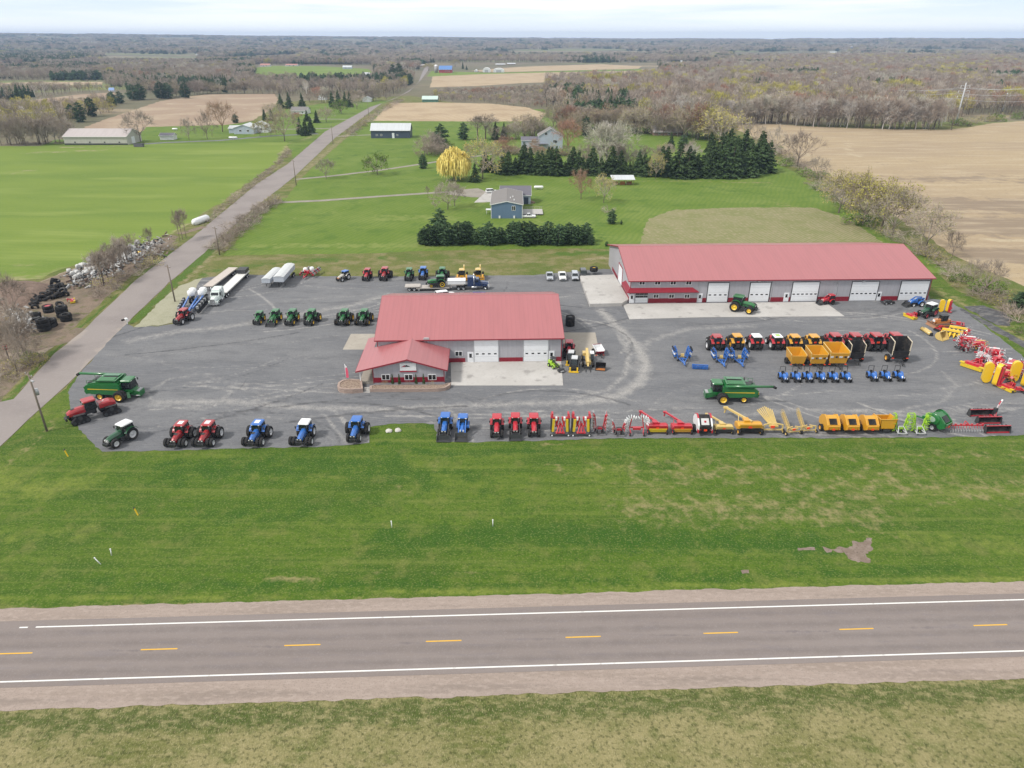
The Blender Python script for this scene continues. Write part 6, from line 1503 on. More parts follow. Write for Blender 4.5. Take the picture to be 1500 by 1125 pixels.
def upright_mower(w=3.1):
 """mower section stood on end: red deck face with rounded yellow curtain border"""
 def fn(r):
  m = MB(); m.box((0,0.30, w/2 + 0.25),(1.1,0.12, w - 0.25)); m.loft([[(0.35,0.36,0.5),(-0.35,0.36,0.5),(-0.25,0.58,0.6),(0.25,0.58,0.6)],[(0.35,0.36, w),(-0.35,0.36, w),(-0.25,0.58, w - 0.1),(0.25,0.58, w - 0.1)]]); m.build('deck', REDD, r)
  m = MB(); n = 8; R2 = 0.62
  prof_o = [(R2*math.cos(PI + PI*k/n),0.75 + R2*math.sin(PI + PI*k/n)) for k in range(n + 1)] + [(R2*math.cos(PI*k/n), w - 0.25 + R2*math.sin(PI*k/n)) for k in range(n + 1)]
  prof_i = [(x*0.82,(z - w/2 - 0.2)*0.93 + w/2 + 0.2) for x, z in prof_o]; k_ = len(prof_o)
  vs = [(x,-0.30, z) for x, z in prof_o] + [(x,0.34, z) for x, z in prof_o] + [(x,-0.30, z) for x, z in prof_i] + [(x,0.34, z) for x, z in prof_i]; fs = []
  for i in range(k_):
   j = (i + 1) % k_; fs += [(i, j, k_ + j, k_ + i),(2*k_ + j,2*k_ + i,3*k_ + i,3*k_ + j),(i,2*k_ + i,2*k_ + j, j),(k_ + i, k_ + j,3*k_ + j,3*k_ + i)]
  m.add(vs, fs); m.add([(x,-0.31, z) for x, z in prof_o],[tuple(range(k_))]); m.build('curtain', JYEL, r)
  m = MB(); m.box((0,0.1, w/2 + 0.3),(0.25,0.16, w - 0.3)); m.build('cutter_bar', paint('plum shadow tone',(0.16,0.02,0.06),0.5), r)  # plum of the shade between curtain and deck put into the bar's colour
  m = MB(); m.box((0,0.5,0.35),(0.5,1.2,0.25)); m.bar((0,0.5,0.4),(0,0.9,1.6),0.18); m.build('stand', REDD, r)
 return fn
def gathering_rake(body=REDD, top=WHITE):
 """big folded machine with arched red covers and many tine arms"""
 def fn(r):
  m = MB(); m.bar((2.4,0,0.7),(-2.2,0,1.1),0.24); m.bar((-0.6,-1.2,0.9),(-0.6,1.2,0.9),0.2); m.bar((-1.8,-1.0,1.0),(-1.8,1.0,1.0),0.2); m.build('frame', body, r)
  m = MB(); m.loft([rrect(-1.6,0,1.2,1.9,1.3,0.2), rrect(-0.6,0,1.3,2.25,1.5,0.3), rrect(0.7,0,1.1,1.7,1.1,0.2)]); m.build('cover', body, r)
  m = MB(); m.box((-0.5,0.35,2.25),(1.6,0.35,0.1),0, Matrix.Rotation(0.12,3, 'Y')); m.build('top_panel', top, r)
  for s in (-1,1):
   for xx in (-1.5,0.9):
    m = MB(); rotor(m,(xx, s*1.35,1.25),0.95,(0.2, s*0.8,0.5),0,1,8); m.build('rotor',[top, body], r)
   b = MB(); b.bar((-1.8, s*1.0,1.0),(0.8, s*1.35,1.3),0.16); b.build('folding_arm', body, r)
   wheel(r,-1.9, s*0.95,0.38,0.26, JYEL, 'wheel', s,14,0)
 return fn
def mount_gang(r):
 """low red implement frame with discs"""
 m = MB(); m.bar((-1.2,-0.8,0.7),(1.4,-0.8,0.7),0.14); m.bar((-1.2,0.8,0.7),(1.4,0.8,0.7),0.14); m.bar((-1.0,-1.1,0.7),(-1.0,1.1,0.7),0.14); m.bar((1.2,-1.1,0.7),(1.2,1.1,0.7),0.14); m.bar((1.3,0,0.7),(2.8,0,0.5),0.14); m.build('frame', REDD, r)
 for xx in (-1.0,1.2):
  m = MB()
  for k in range(8): m.cyl((xx - 0.02,-1.05 + 0.3*k,0.3),(xx + 0.02,-1.05 + 0.3*k + 0.06,0.3),0.28, n=10)
  m.build('disc_gang', DARK, r)
 m = MB(); m.box((0,0.5,1.0),(0.8,0.6,0.5)); m.build('hopper', REDD, r)
def skid_attachment(r):
 m = MB(); m.bar((-1.0,-0.9,0.4),(1.0,-0.9,0.4),0.14); m.bar((-1.0,0.2,0.4),(1.2,0.2,0.4),0.14); m.bar((-0.9,-1.0,0.4),(-0.9,0.5,0.4),0.16); m.bar((0.6,-1.0,0.45),(0.6,0.5,0.45),0.16); m.box((0.1,-0.4,0.6),(0.9,0.8,0.25)); m.build('frame', DARK, r)
 m = MB(); m.box((1.3,-0.3,0.35),(0.5,1.3,0.4)); m.build('blade', BLACK, r)
 for xx in (-0.6,0.5): wheel(r, xx,-1.15,0.34,0.2, STEEL, 'wheel',-1,12,0)
# ------------------------------------------------------------------ everything parked on the lot
def put(key, fn, name, label, cat, u, v, heading, cx=0.0, group=None, scale=1.0, z=0.085):
 """stand a machine with the middle of its footprint (cx ahead of its origin) at the surveyed spot"""
 p = at(u, v); h = math.radians(heading); d = Vector((math.cos(h), math.sin(h),0))
 return spawn(key, fn, name, label, cat, Vector((p.x, p.y, z)) - d*cx*scale, heading, group, scale)
def put2(key, fn, name, label, cat, a, b, xa, xb, group=None, scale=1.0, z=0.085):
 """stand a machine so that its points xb (rear) and xa (front) lie over the two surveyed spots a (front), b (rear)"""
 A, B = at(*a), at(*b); h = math.degrees(math.atan2(A.y - B.y, A.x - B.x))
 mid_ = (A + B)/2; d = (A - B).normalized()
 return spawn(key, fn, name, label, cat, Vector((mid_.x, mid_.y, z)) - d*(xa + xb)/2*scale, h, group, scale)
FR = 'machines in the front row along the lawn'
put2('combine', combine, 'combine_harvester', 'green combine parked beside the side road, unloading tube pointing left', 'combine',(193,581),(140,580.5),2.6,-4.2, 'green combines',1.04)
put2('quad', quadtrac, 'crawler_tractor', 'red articulated tractor on four black triangular tracks', 'tractor',(110,619),(168,602),3.6,-3.2, FR)
put2('dgt', tractor(DGREEN, WHITE, SILVER, weights=True, nose=STEEL, big=1.05), 'tractor', 'dark green tractor with white roof at the left end of the front row', 'tractor',(165,655),(190,642),2.85,0, FR,1.05)
RT = tractor(RED, RED, SILVER, True, True, None, WHITE)
put('redd', RT, 'tractor', 'red dual wheeled tractor, left one of the pair by the lawn', 'tractor',265,648,-93,1.4, FR)
put('redd', RT, 'tractor', 'red dual wheeled tractor, right one of the pair by the lawn', 'tractor',304.5,647.5,-92,1.4, FR)
put('blued', tractor(BLUE, BLUE, SILVER, True, True, None, WHITE), 'tractor', 'blue tractor with small white roof panel, leftmost blue one by the lawn', 'tractor',377,646.5,-94,1.4, FR)
put('bluew', tractor(BLUE, WHITE, SILVER, False, True, None, None,1.15), 'tractor', 'blue tractor with nearly white roof, between two blue roofed tractors', 'tractor',446,645.5,-93,1.4, FR)
put('blueb', tractor(BLUE, BLUE, SILVER, True, False), 'tractor', 'blue tractor with all blue roof standing alone before the entrance steps', 'tractor',522,641,-92,1.4, FR)
put('bluel', tractor(BLUE, BLUE, SILVER, False, False, DARK), 'tractor', 'large blue loader tractor with wide black bucket at the lawn edge', 'tractor',652,635,-91,1.7, FR,0.95)
put('bluecl', utility_tractor(BLUE, SILVER, False, BLUE, BLUE), 'compact_tractor', 'small blue cab tractor with loader beside the large blue loader tractor', 'tractor',678,635,-92,0.9, FR,1.3)
put('redh', tractor(REDD, REDD, BLACK, False, False, None, None,1.05, weights=True), 'tractor', 'red tractor with white front weight, left of three red ones', 'tractor',728,635,-90,1.4, FR,0.92)
put('redld', tractor(REDD, REDD, BLACK, False, False, DARK), 'tractor', 'red tractor with dark loader and bucket, middle of three red ones', 'tractor',755,634,-90,1.7, FR,0.9)
put('redh2', tractor(REDD, REDD, BLACK, False, False, weights=False), 'tractor', 'plain red tractor without loader, right of three red ones', 'tractor',782,634,-90,1.4, FR,0.92)
put('disc', disc_mower, 'disc_mower', 'tall folded red mower with yellow curtains, next to the three red tractors', 'mower',820,636,-90,0.1, FR,1.08)
put('disc', disc_mower, 'disc_mower', 'tall folded red mower with yellow curtains, next to the silver red tedders', 'mower',850.5,636,-90,0.1, FR,1.08)
put('ted1', tedder(4,3.7, REDD, CHROME, REDD,0.75, DARK,0.78,0.05), 'hay_tedder', 'tall folded tedder with silver tines and red hubs', 'tedder',878,635,-90,0.2, FR)
put('ted2', tedder(2,2.4, REDD, CHROME, REDD,0.75, DARK,0.72,0.1), 'hay_tedder', 'short folded tedder with silver tines, between the tall tedder and the arched rake', 'tedder',906,637,-90,0.2, FR)
put('hrake', hay_rake, 'hay_rake', 'arched red hay rake with white tine arms folded up', 'rake',932,637,-90,0.2, FR)
put('mc1', mower_conditioner(REDD, TARP, REDD), 'mower_conditioner', 'red mower with bright yellow rear curtain and long red drawbar', 'mower',962,634,90,0.0, FR,1.08)
put('mc2', mower_conditioner(REDD, YEL, REDD), 'mower_conditioner', 'red mower with orange rear strip beside the red white baler', 'mower',998,634,90,0.0, FR,1.05)
put('bal1', baler(REDD, paint('grey net panel',(0.55,0.55,0.55),0.5), False, white=1, rim=SILVER), 'round_baler', 'white and red round baler with black back', 'baler',1028,632,90,-0.3, FR,1.16)
put('mc3', mower_conditioner(PALEY, DARK, PALEY), 'mower_conditioner', 'narrow faded yellow mower with drawbar, beside the white and red baler', 'mower',1059,634,90,0.0, FR,0.95)
put('mc4', mower_conditioner(YEL, BLACK, PALEY), 'mower_conditioner', 'wide yellow mower with black curtain and long pale drawbar', 'mower',1096,634,90,0.0, FR,1.28)
put('rk1', wheel_rake(PALEY, False), 'bar_rake', 'faded yellow folded rake with a fan of long bars', 'rake',1131,635,90,0.0, FR,1.25)
put('rk2', wheel_rake(PALEY, True), 'wheel_rake', 'faded yellow wheel rake, left one of the two spoked wheel rakes', 'rake',1162,637,100,0.0, FR,1.0)
put('rk2', wheel_rake(PALEY, True), 'wheel_rake', 'faded yellow wheel rake, right one of the two beside the yellow balers', 'rake',1183,635,96,0.0, FR,1.0)
put('baly', baler(YEL, BLACK, True), 'round_baler', 'yellow round baler, leftmost of three in the front row', 'baler',1213,631,90,-0.3, FR,1.08)
put('baly', baler(YEL, BLACK, True), 'round_baler', 'yellow round baler, middle of three in the front row', 'baler',1241,631,90,-0.3, FR,1.06)
put('baly', baler(YEL, BLACK, True), 'round_baler', 'yellow round baler, right of three beside the yellow open box', 'baler',1269.5,631,90,-0.3, FR,1.04)
put('bbox', dump_box(YEL, YEL, BLACK,2.6,2.6,1.6,0.9, None, False,-0.2), 'bale_processor', 'yellow open topped bale processor beside the lime green tedders', 'bale processor',1292,630,90,-1.3, FR,1.05)
put('ted3', tedder(3,3.5, LIME, LIME, SILVER,0.75, SILVER,0.6,0.06), 'hay_tedder', 'lime green folded tedder with silver A frame, nearer the yellow balers', 'tedder',1317,635,-90,0.2, FR)
put('ted3', tedder(3,3.5, LIME, LIME, SILVER,0.75, SILVER,0.6,0.06), 'hay_tedder', 'lime green folded tedder with silver A frame, next to the green baler', 'tedder',1344,635,-90,0.2, FR)
put('balg', green_baler, 'round_baler', 'bright green round baler between lime tedder and red hoe', 'baler',1371,628,122,-0.3, FR,1.12)
put('hoe', rotary_hoe, 'rotary_hoe', 'red toolbar with a long row of grey spiked wheels', 'hoe',1413,632,90,0.0, FR,0.95)
put('push', snow_pusher(), 'snow_pusher', 'black blade with red edge, farthest back of three at the right', 'snow pusher',1434,609,-88,0, FR,1.12)
put('push', snow_pusher(), 'snow_pusher', 'black blade with red edge, middle of three at the right', 'snow pusher',1446,620,-88,0, FR,1.12)
put('push', snow_pusher(), 'snow_pusher', 'black blade with red edge, nearest the lawn of three at the right', 'snow pusher',1458,633.5,-88,0, FR,1.15)
put('aug', grain_auger, 'grain_auger', 'short red and white auger standing up behind the black blades', 'auger',1457,610,10,0.5, None,0.85)
put2('combine', combine, 'combine_harvester', 'green combine facing left in the middle of the lot, tube pointing right', 'combine',(1044,584),(1105,586),2.6,-4.2, 'green combines',1.0)
BT = 'tractors parked tail out before the long shop'
TR = [(1046, tractor(RED, RED, SILVER, True, False, wide=1.0), 'ra', 'red tractor at the left end of the rear rank, behind blue tillage tool',1.0,509),
  (1075, tractor(BLACK, YEL, YEL, False, False, fend=YEL), 'ya', 'black tractor with yellow roof, second from the left end of the rear rank',1.0,508),
  (1103, tractor(REDD, WHITE, SILVER), 'wa', 'red tractor with plain white roof in the rear rank',1.0,508.5),
  (1133, tractor(REDD, WHITE, SILVER, patch=LIME), 'wb', 'red tractor with white roof and green roof panel in the rear rank',0.98,508.5),
  (1158.5, tractor(YEL, YEL, YEL, True, False, hoodm=YEL, fend=YEL), 'yb', 'yellow tractor, left one of the yellow pair in the rear rank',0.98,508.5),
  (1186, tractor(YEL, YEL, YEL, True, False, hoodm=YEL, fend=YEL), 'yb', 'yellow tractor, right one of the yellow pair in the rear rank',0.98,508.5),
  (1216, tractor(RED, RED, BLACK, False, False, wide=1.1), 'rb', 'red tractor behind the largest yellow dump box',1.12,509),
  (1245, tractor(RED, RED, BLACK, False, False, wide=1.1), 'rb', 'red tractor behind the smaller black dump box',1.12,509),
  (1275, tractor(RED, RED, BLACK, False, False, wide=1.1), 'rb', 'red tractor in plain view between the two black dump boxes',1.15,509.5),
  (1303, tractor(RED, RED, BLACK, False, False, wide=1.1), 'rb', 'red tractor at the right end, half behind the large black dump box',1.1,508)]
for u, fn, key, lab, s_, v in TR: put(key, fn, 'tractor', lab, 'tractor', u, v,91,1.2, BT, s_*1.08)
CREAM = paint('cream enamel',(0.66,0.58,0.44),0.5)
GD = 'open dump boxes in front of the rear rank'
put('dump_y', dump_box(YEL, YEL, BLACK,3.0,3.0,1.9,1.0, PALEY, False), 'dump_box', 'smallest yellow open dump box, without lettering', 'dump box',1163,533,-91,-1.5, GD,1.0)
put('dump_ym', dump_box(YEL, YEL, BLACK,3.2,3.2,2.1,1.1, PALEY, True), 'dump_box', 'yellow open dump box with lettered front, between two other yellow boxes', 'dump box',1192,533.5,-91,-1.5, GD,1.03)
put('dump_ym', dump_box(YEL, YEL, BLACK,3.2,3.2,2.1,1.1, PALEY, True), 'dump_box', 'largest yellow open dump box with lettered front', 'dump box',1220,533,-91,-1.5, GD,1.18)
put('dump_k', dump_box(BLACK, BLACK, YEL,1.7,2.7,2.5,1.5, CREAM, False,0.0,1.9, None,0.98), 'dump_box', 'smaller black open dump box with pale rails beside the yellow boxes', 'dump box',1250,530,-91,-0.8, GD,1.05)
put('dump_k', dump_box(BLACK, BLACK, YEL,1.7,2.7,2.5,1.5, CREAM, False,0.0,1.9, None,0.98), 'dump_box', 'large black open dump box with pale rails at the right end', 'dump box',1312,530,-91,-0.8, GD,1.25)
CT = 'small blue open tractors with roll bars'
order = ['leftmost', 'second', 'third', 'fourth', 'fifth', 'rightmost']
for k, u in enumerate((1147.5,1166,1183,1202,1220.5,1239)): put('ct', utility_tractor(BLUE, DARK), 'compact_tractor', 'small blue roll bar tractor, %s in the row of six' % order[k], 'tractor', u,558,-92 + random.uniform(-2,2),0.8, CT,1.02)
for k, u in enumerate((1277.5,1297,1316.5)): put('ct', utility_tractor(BLUE, DARK), 'compact_tractor', 'small blue roll bar tractor, %s in the row of three' % ('left', 'middle', 'right')[k], 'tractor', u,556.5,-92 + random.uniform(-2,2),0.8, CT,1.02)
TG = 'blue folding tillage tools'
put('till', tillage, 'tillage_tool', 'blue folded tillage tool standing alone, left of the blue roller', 'tillage tool',999,531,-92,0.6, TG,1.0)
put('till', tillage, 'tillage_tool', 'blue folded tillage tool behind the leftmost red tractor', 'tillage tool',1056,533,-91,0.6, TG,0.98)
put('till', tillage, 'tillage_tool', 'blue folded tillage tool behind the yellow roofed black tractor', 'tillage tool',1082.5,533,-91,0.6, TG,0.98)
put('gang', roller_gang, 'roller', 'blue cage roller lying beside the lone tillage tool', 'roller',1025,540,-98,0, None,1.05)
put2('gt_yel', tractor(JGREEN, JGREEN, JYEL, True, True), 'tractor', 'green tractor with yellow wheels on the shop apron', 'tractor',(1097,457.5),(1081,454.5),2.85,0, None,1.22,0.19)
put('smallred', utility_tractor(REDD, BLACK, False, REDD, REDD), 'compact_tractor', 'small red cab tractor with front loader against the long shop', 'tractor',1212,446,190,0.7, None,1.12,0.19)
put('skat', skid_attachment, 'loader_attachment', 'dark loader attachment on the ground by the shop door', 'attachment',1296,444.5,10,0, None,1.2)
put('blueut', utility_tractor(BLUE, WHITE, False, BLUE), 'compact_tractor', 'low blue tractor with loader by the last shop door', 'tractor',1341,448.5,185,0.7, None,1.25)
put2('dgt2', tractor(DGREEN, WHITE, REDD, weights=False), 'tractor', 'dark green white roofed tractor with red wheels near the shop corner', 'tractor',(1346,466.5),(1366,461),2.85,0, None,1.05)
put('rmow', red_mower(), 'disc_mower', 'red and yellow mower carried in front of the dark green tractor', 'mower',1333,466,200,0, None,0.95)
put('upm', upright_mower(), 'disc_mower', 'red and yellow mower standing on end behind the dark green tractor', 'mower',1387,458,-150,0, 'mower wings standing on end',0.95)
put('upm', upright_mower(), 'disc_mower', 'narrow yellow mower wing on end touching the one behind the dark green tractor', 'mower',1377,457.5,-20,0, 'mower wings standing on end',0.9)
put2('dozer', bulldozer, 'bulldozer', 'rusty orange bulldozer with dark canopy', 'bulldozer',(1356,479),(1392,477),2.4,-1.5, None,0.95)
p0, p1 = at(1347,481.5), at(1366,494)
hd_ = math.degrees(math.atan2(p1.y - p0.y, p1.x - p0.x)) - 90
put('flail', flail_roller(PALEY), 'roller', 'faded yellow roller lying at the lot edge below the bulldozer', 'roller',1356.5,488.5, hd_,0, None,0.95)
put('lbk', loose_bucket, 'loader_bucket', 'black loader bucket tipped on its back beside the yellow telehandler', 'bucket',879.5,542,-100,0.2, None,1.0)
HP = 'hay machines crowded along the right edge of the lot'
def cream_bucket(r):
 loose_bucket(r)
put('cbk',(lambda fn: (lambda r: (fn(r),[c.data.materials.clear() or c.data.materials.append(PALEY) for c in r.children])))(loose_bucket), 'loader_bucket', 'cream coloured loader bucket at the end of the yellow roller', 'bucket',1380,497.5,-60,0.2, HP,1.22)
put('chead', corn_head(JYEL), 'corn_header', 'bright yellow header section behind the cream bucket', 'header',1391,492,235,0, HP,1.10)
put('chead', corn_head(JYEL), 'corn_header', 'bright yellow header section, farther one from the cream bucket', 'header',1402,488,238,0, HP,1.10)
put('mgang', mount_gang, 'disc_harrow', 'low red disc harrow behind the bulldozer', 'harrow',1402,479,150,0, HP,1.10)
put('mgang', mount_gang, 'disc_harrow', 'low red disc harrow between bulldozer and yellow headers', 'harrow',1379,486,20,0, HP,0.98)
put('grk', gathering_rake(REDD, WHITE), 'hay_rake', 'red covered hay machine, nearest the yellow headers', 'rake',1414,507,145,0, HP,1.04)
put('grk', gathering_rake(REDD, WHITE), 'hay_rake', 'red covered hay machine beside the sloping verge, middle of the crowd', 'rake',1447,525,150,0, HP,1.10)
put('grk2', gathering_rake(REDD, PALEY), 'hay_rake', 'red hay machine with pale yellow top panel at the verge', 'rake',1427,512,160,0, HP,0.98)
put('ted2', tedder(2,2.4, REDD, CHROME, REDD,0.75, DARK,0.72,0.1), 'hay_tedder', 'silver and red tedder in the crowd, left of the flat red mower', 'tedder',1408,514,190,0.2, HP,1.22)
put('rmow', red_mower(), 'disc_mower', 'flat red and yellow mower at the front of the hay machines', 'mower',1424,540,215,0, HP,1.28)
put('wmow', red_mower(WHITE, REDD,3.4), 'disc_mower', 'red mower with white curtain behind the standing mower wings', 'mower',1452,541,150,0, HP,1.22)
put('grk', gathering_rake(REDD, WHITE), 'hay_rake', 'red covered hay machine behind the second pair of standing wings', 'rake',1473,548,140,0, HP,1.10)
put('wmow', red_mower(WHITE, REDD,3.4), 'disc_mower', 'red mower with white curtain by the verge at the frame edge', 'mower',1481,538,140,0, HP,1.22)
put('ted1', tedder(4,3.7, REDD, CHROME, REDD,0.75, DARK,0.78,0.05), 'hay_tedder', 'tall silver red tedder in the middle of the hay machine crowd', 'tedder',1437,530,200,0.2, HP,0.85)
put('upm', upright_mower(), 'disc_mower', 'red wing on end with yellow border, left pair, nearer the front', 'mower',1457,566,-148,0, 'mower wings standing on end',1.32)
put('upm', upright_mower(), 'disc_mower', 'yellow edged wing on end, left pair, outer one', 'mower',1442,561,-15,0, 'mower wings standing on end',1.22)
put('upm', upright_mower(), 'disc_mower', 'red wing on end with yellow border, right pair at the frame edge', 'mower',1499,567,-148,0, 'mower wings standing on end',1.35)
put('upm', upright_mower(), 'disc_mower', 'yellow edged wing on end, right pair, inner one', 'mower',1482,560,-15,0, 'mower wings standing on end',1.25)
put('rmow', red_mower(), 'disc_mower', 'flat red and yellow mower between the two pairs of standing wings', 'mower',1473,571,200,0, HP,0.98)
put('ted2', tedder(2,2.4, REDD, CHROME, REDD,0.75, DARK,0.72,0.1), 'hay_tedder', 'silver and red tedder squeezed behind the cream bucket and headers', 'tedder',1410,499,130,0.2, HP,1.1)
put('hrake', hay_rake, 'hay_rake', 'red rake with folded white tines in the middle of the hay machine crowd', 'rake',1436,541,190,0.2, HP,0.95)
put('mc1', mower_conditioner(REDD, TARP, REDD), 'mower_conditioner', 'red mower with yellow curtain half buried in the hay machine crowd', 'mower',1460,533,200,0, HP,0.8)
put('grk2', gathering_rake(REDD, PALEY), 'hay_rake', 'red hay machine with pale yellow panel between the standing wings', 'rake',1466,556,150,0, HP,0.95)
put('dozd', mount_gang, 'disc_harrow', 'low red disc harrow in front of the standing wings at the frame edge', 'harrow',1488,574,170,0, HP,0.9)
put('ted1', tedder(4,3.7, REDD, CHROME, REDD,0.75, DARK,0.78,0.05), 'hay_tedder', 'silver red tedder at the verge behind the right standing wings', 'tedder',1490,551,160,0.2, HP,0.8)
put('rear_red', tractor(REDD, REDD, BLACK, weights=False), 'tractor', 'red tractor behind the black skid steers by the building corner', 'tractor',833,521,-95,1.4, None,0.95)
put('skid', skid_steer(SILVER), 'skid_steer', 'black skid steer with yellow front attachment, the nearer of two', 'skid steer',841,541,-98,0.2, 'black skid steers',1.15)
put('skid', skid_steer(SILVER), 'skid_steer', 'black skid steer directly behind the nearer skid steer', 'skid steer',836,531.5,-98,0.2, 'black skid steers',1.1)
put('tele', telehandler, 'telehandler', 'pale yellow telehandler with boom and forks to the front', 'telehandler',861,534,-92,0.4, None,1.0)
put('spread', dump_box(MAROON, WHITE, BLACK,2.6,1.9,0.9,0.8, WHITE), 'spreader', 'small white and maroon spreader beside the telehandler', 'spreader',876,519,-80,-1.2, None,0.95)
put('mini', mini_loader, 'mini_loader', 'lime green mini loader on the concrete by the building corner', 'loader',813,540.5,-58,0.2, None,0.95,0.165)
def tank(lid):
 def fn(r):
  m = MB(); m.lathe([(0.001,0),(1.05,0),(1.05,2.1),(0.95,2.25),(0.85,2.12),(0.001,2.05)],(0,0,0), 'Z',24)
  for z in (0.5,1.0,1.5): m.lathe([(1.05, z - 0.04),(1.10, z),(1.05, z + 0.04)],(0,0,0), 'Z',24)
  m.build('drum', BLACK, r)
  m = MB(); m.lathe([(0.001,2.14),(0.45,2.12),(0.5,2.06)],(0,0,0), 'Z',16); m.build('lid', lid, r)
 return fn
put('tank1', tank(DARK), 'storage_tank', 'black round tank at the back corner of the front building', 'tank',835,477,0,0, None,1.0)
def tyre_tank(r):
 m = MB(); m.lathe([(0.6,0),(1.0,0.02),(1.15,0.25),(1.15,1.0),(1.0,1.22),(0.62,1.2),(0.55,0.9),(0.6,0)],(0,0,0), 'Z',40, lug=-0.03); m.build('tyre', BLACK, r)
 m = MB(); m.lathe([(0.001,0.9),(0.62,1.0)],(0,0,0), 'Z',16); m.build('rim', JYEL, r)
put('tank2', tyre_tank, 'loose_tyre', 'large tyre with yellow rim lying on the shop loading slab', 'tyre',869.5,402,0,0, None,1.0,0.9)
SILV = paint('silver car paint',(0.50,0.53,0.58),0.25,0.3,0.05); BLKP = paint('black car paint',(0.012,0.013,0.015),0.2,0,0.05); GREYP = paint('grey car paint',(0.25,0.26,0.28),0.25,0.3,0.05)
put('pk_g', car(SILV, 'pickup'), 'pickup_truck', 'silver pickup, leftmost of the vehicles beside the loading slab', 'pickup',805,408,-90,0, 'vehicles parked by the loading slab',1.0)
put('pk_w', car(WHITE, 'pickup'), 'pickup_truck', 'white pickup, second from the left beside the loading slab', 'pickup',823.5,408,-89,0, 'vehicles parked by the loading slab',1.05)
put('suv_s', car(SILV, 'suv'), 'parked_car', 'silver estate car between the white pickup and the black car', 'car',842,408.5,-91,0, 'vehicles parked by the loading slab',1.0)
put('suv_k', car(BLKP, 'suv'), 'parked_car', 'black car nearest the loading slab', 'car',854.5,404.5,-90,0, 'vehicles parked by the loading slab',1.0)
put('suv_w', car(WHITE, 'suv'), 'parked_car', 'white car half hidden behind the front building ridge', 'car',652,436,20,0, None,1.05)
put('suv_w', car(WHITE, 'suv'), 'parked_car', 'white car on the drive of the slate blue house', 'car',720,282.5,15,0, None,1.0)
put('pk_w', car(WHITE, 'pickup'), 'pickup_truck', 'white pickup beside the deck of the slate blue house', 'pickup',774,319,0,0, None,0.95)
put('gang', roller_gang, 'roller', 'blue cage roller just visible over the front building ridge', 'roller',702,433,90,0, None,1.1)
GT = 'green tractors parked in two groups left of the front building'
T_ = tractor(JGREEN, JGREEN, JYEL); TL = tractor(JGREEN, JGREEN, JYEL, load=JGREEN); TD = tractor(JGREEN, JGREEN, JYEL, True, False); TDD = tractor(JGREEN, JGREEN, JYEL, True, True)
put('gt', T_, 'tractor', 'green tractor, leftmost of the group of four', 'tractor',380,473,-92,1.4, GT,0.82)
put('gtl', TL, 'tractor', 'green tractor with green loader and bucket', 'tractor',403,472.5,-95,1.4, GT,0.92)
put('gt2', T_, 'tractor', 'green tractor, third in the group of four', 'tractor',428,473.5,-94,1.4, GT,0.98)
put('gtd', TD, 'tractor', 'green tractor with dual rear wheels, right end of the group of four', 'tractor',456,473.5,-94,1.4, GT,0.98)
put('gtdd', TDD, 'tractor', 'green dual wheeled tractor, left one of the pair', 'tractor',504,473.5,-94,1.4, GT,0.98)
put('gtdd', TDD, 'tractor', 'green dual wheeled tractor, right one of the pair beside the building', 'tractor',533,473.5,-94,1.4, GT,0.98)
BK = 'machines along the back edge of the lot'
put2('vint', tractor(paint('faded white enamel',(0.6,0.57,0.52),0.5), BLUE, SILVER, nose=ORANGE, weights=False), 'tractor', 'old faded white tractor with orange nose at the back edge', 'tractor',(497.5,413),(508,409),2.85,0, BK,0.85)
put('bkr', tractor(REDD, RED, BLACK), 'tractor', 'red tractor at the back edge, left of two', 'tractor',538,409.5,-92,1.4, BK,0.92)
put('bkr2', tractor(RED, RED, BLACK, True), 'tractor', 'red dual wheeled tractor at the back edge, right of two', 'tractor',563.5,409,-92,1.4, BK,1.0)
put('bkg', tractor(JGREEN, JGREEN, BLACK), 'tractor', 'green tractor at the back edge behind the lowboy tail', 'tractor',599.5,409.5,-90,1.4, BK,0.95)
put('bkb', tractor(BLUE, BLUE, BLACK), 'tractor', 'blue tractor at the back edge behind the loaded tracked tractor', 'tractor',620,408,-90,1.4, BK,0.98)
put('bkg2', tractor(JGREEN, JGREEN, BLACK, True), 'tractor', 'green dual wheeled tractor at the back edge behind the lowboy', 'tractor',648,409,-90,1.4, BK,0.98)
put('spr', sprayer, 'sprayer', 'pale yellow high sprayer at the back edge, left of two', 'sprayer',677.5,408.5,-90,0, BK,0.92)
put('spr', sprayer, 'sprayer', 'pale yellow high sprayer at the back edge, behind the dark blue truck', 'sprayer',701,408,-90,0, BK,0.92)
NAVYP = paint('navy truck paint',(0.02,0.04,0.11),0.25,0,0.05); MINT = paint('pale mint truck paint',(0.62,0.70,0.67),0.3,0,0.08)
ta, tb = at(714,423), at(586,425.5); hdg = math.degrees(math.atan2(ta.y - tb.y, ta.x - tb.x)); dv = (ta - tb).normalized()
spawn('truckn', truck(NAVYP), 'semi_truck', 'dark blue semi truck hitched to the lowboy trailer', 'truck', ta - dv*3.0 + Vector((0,0,0.085)), hdg)
LT = (ta - tb).length - 7.6
spawn('lowb', trailer(LT, paint('grey deck boards',(0.42,0.39,0.36),0.8), True,3), 'lowboy_trailer', 'grey lowboy trailer carrying a green tracked tractor', 'trailer', ta - dv*6.2 + Vector((0,0,0.085)), hdg)
spawn('trackt', track_tractor, 'crawler_tractor', 'green tracked tractor with yellow wheels loaded on the lowboy', 'tractor', tb + dv*10.8 + Vector((0,0,0.97)), hdg + 180)
m = MB(); m.box((0,0,0.45),(4.6,2.45,0.9)); m.box((0,0,0.93),(4.7,2.55,0.06))
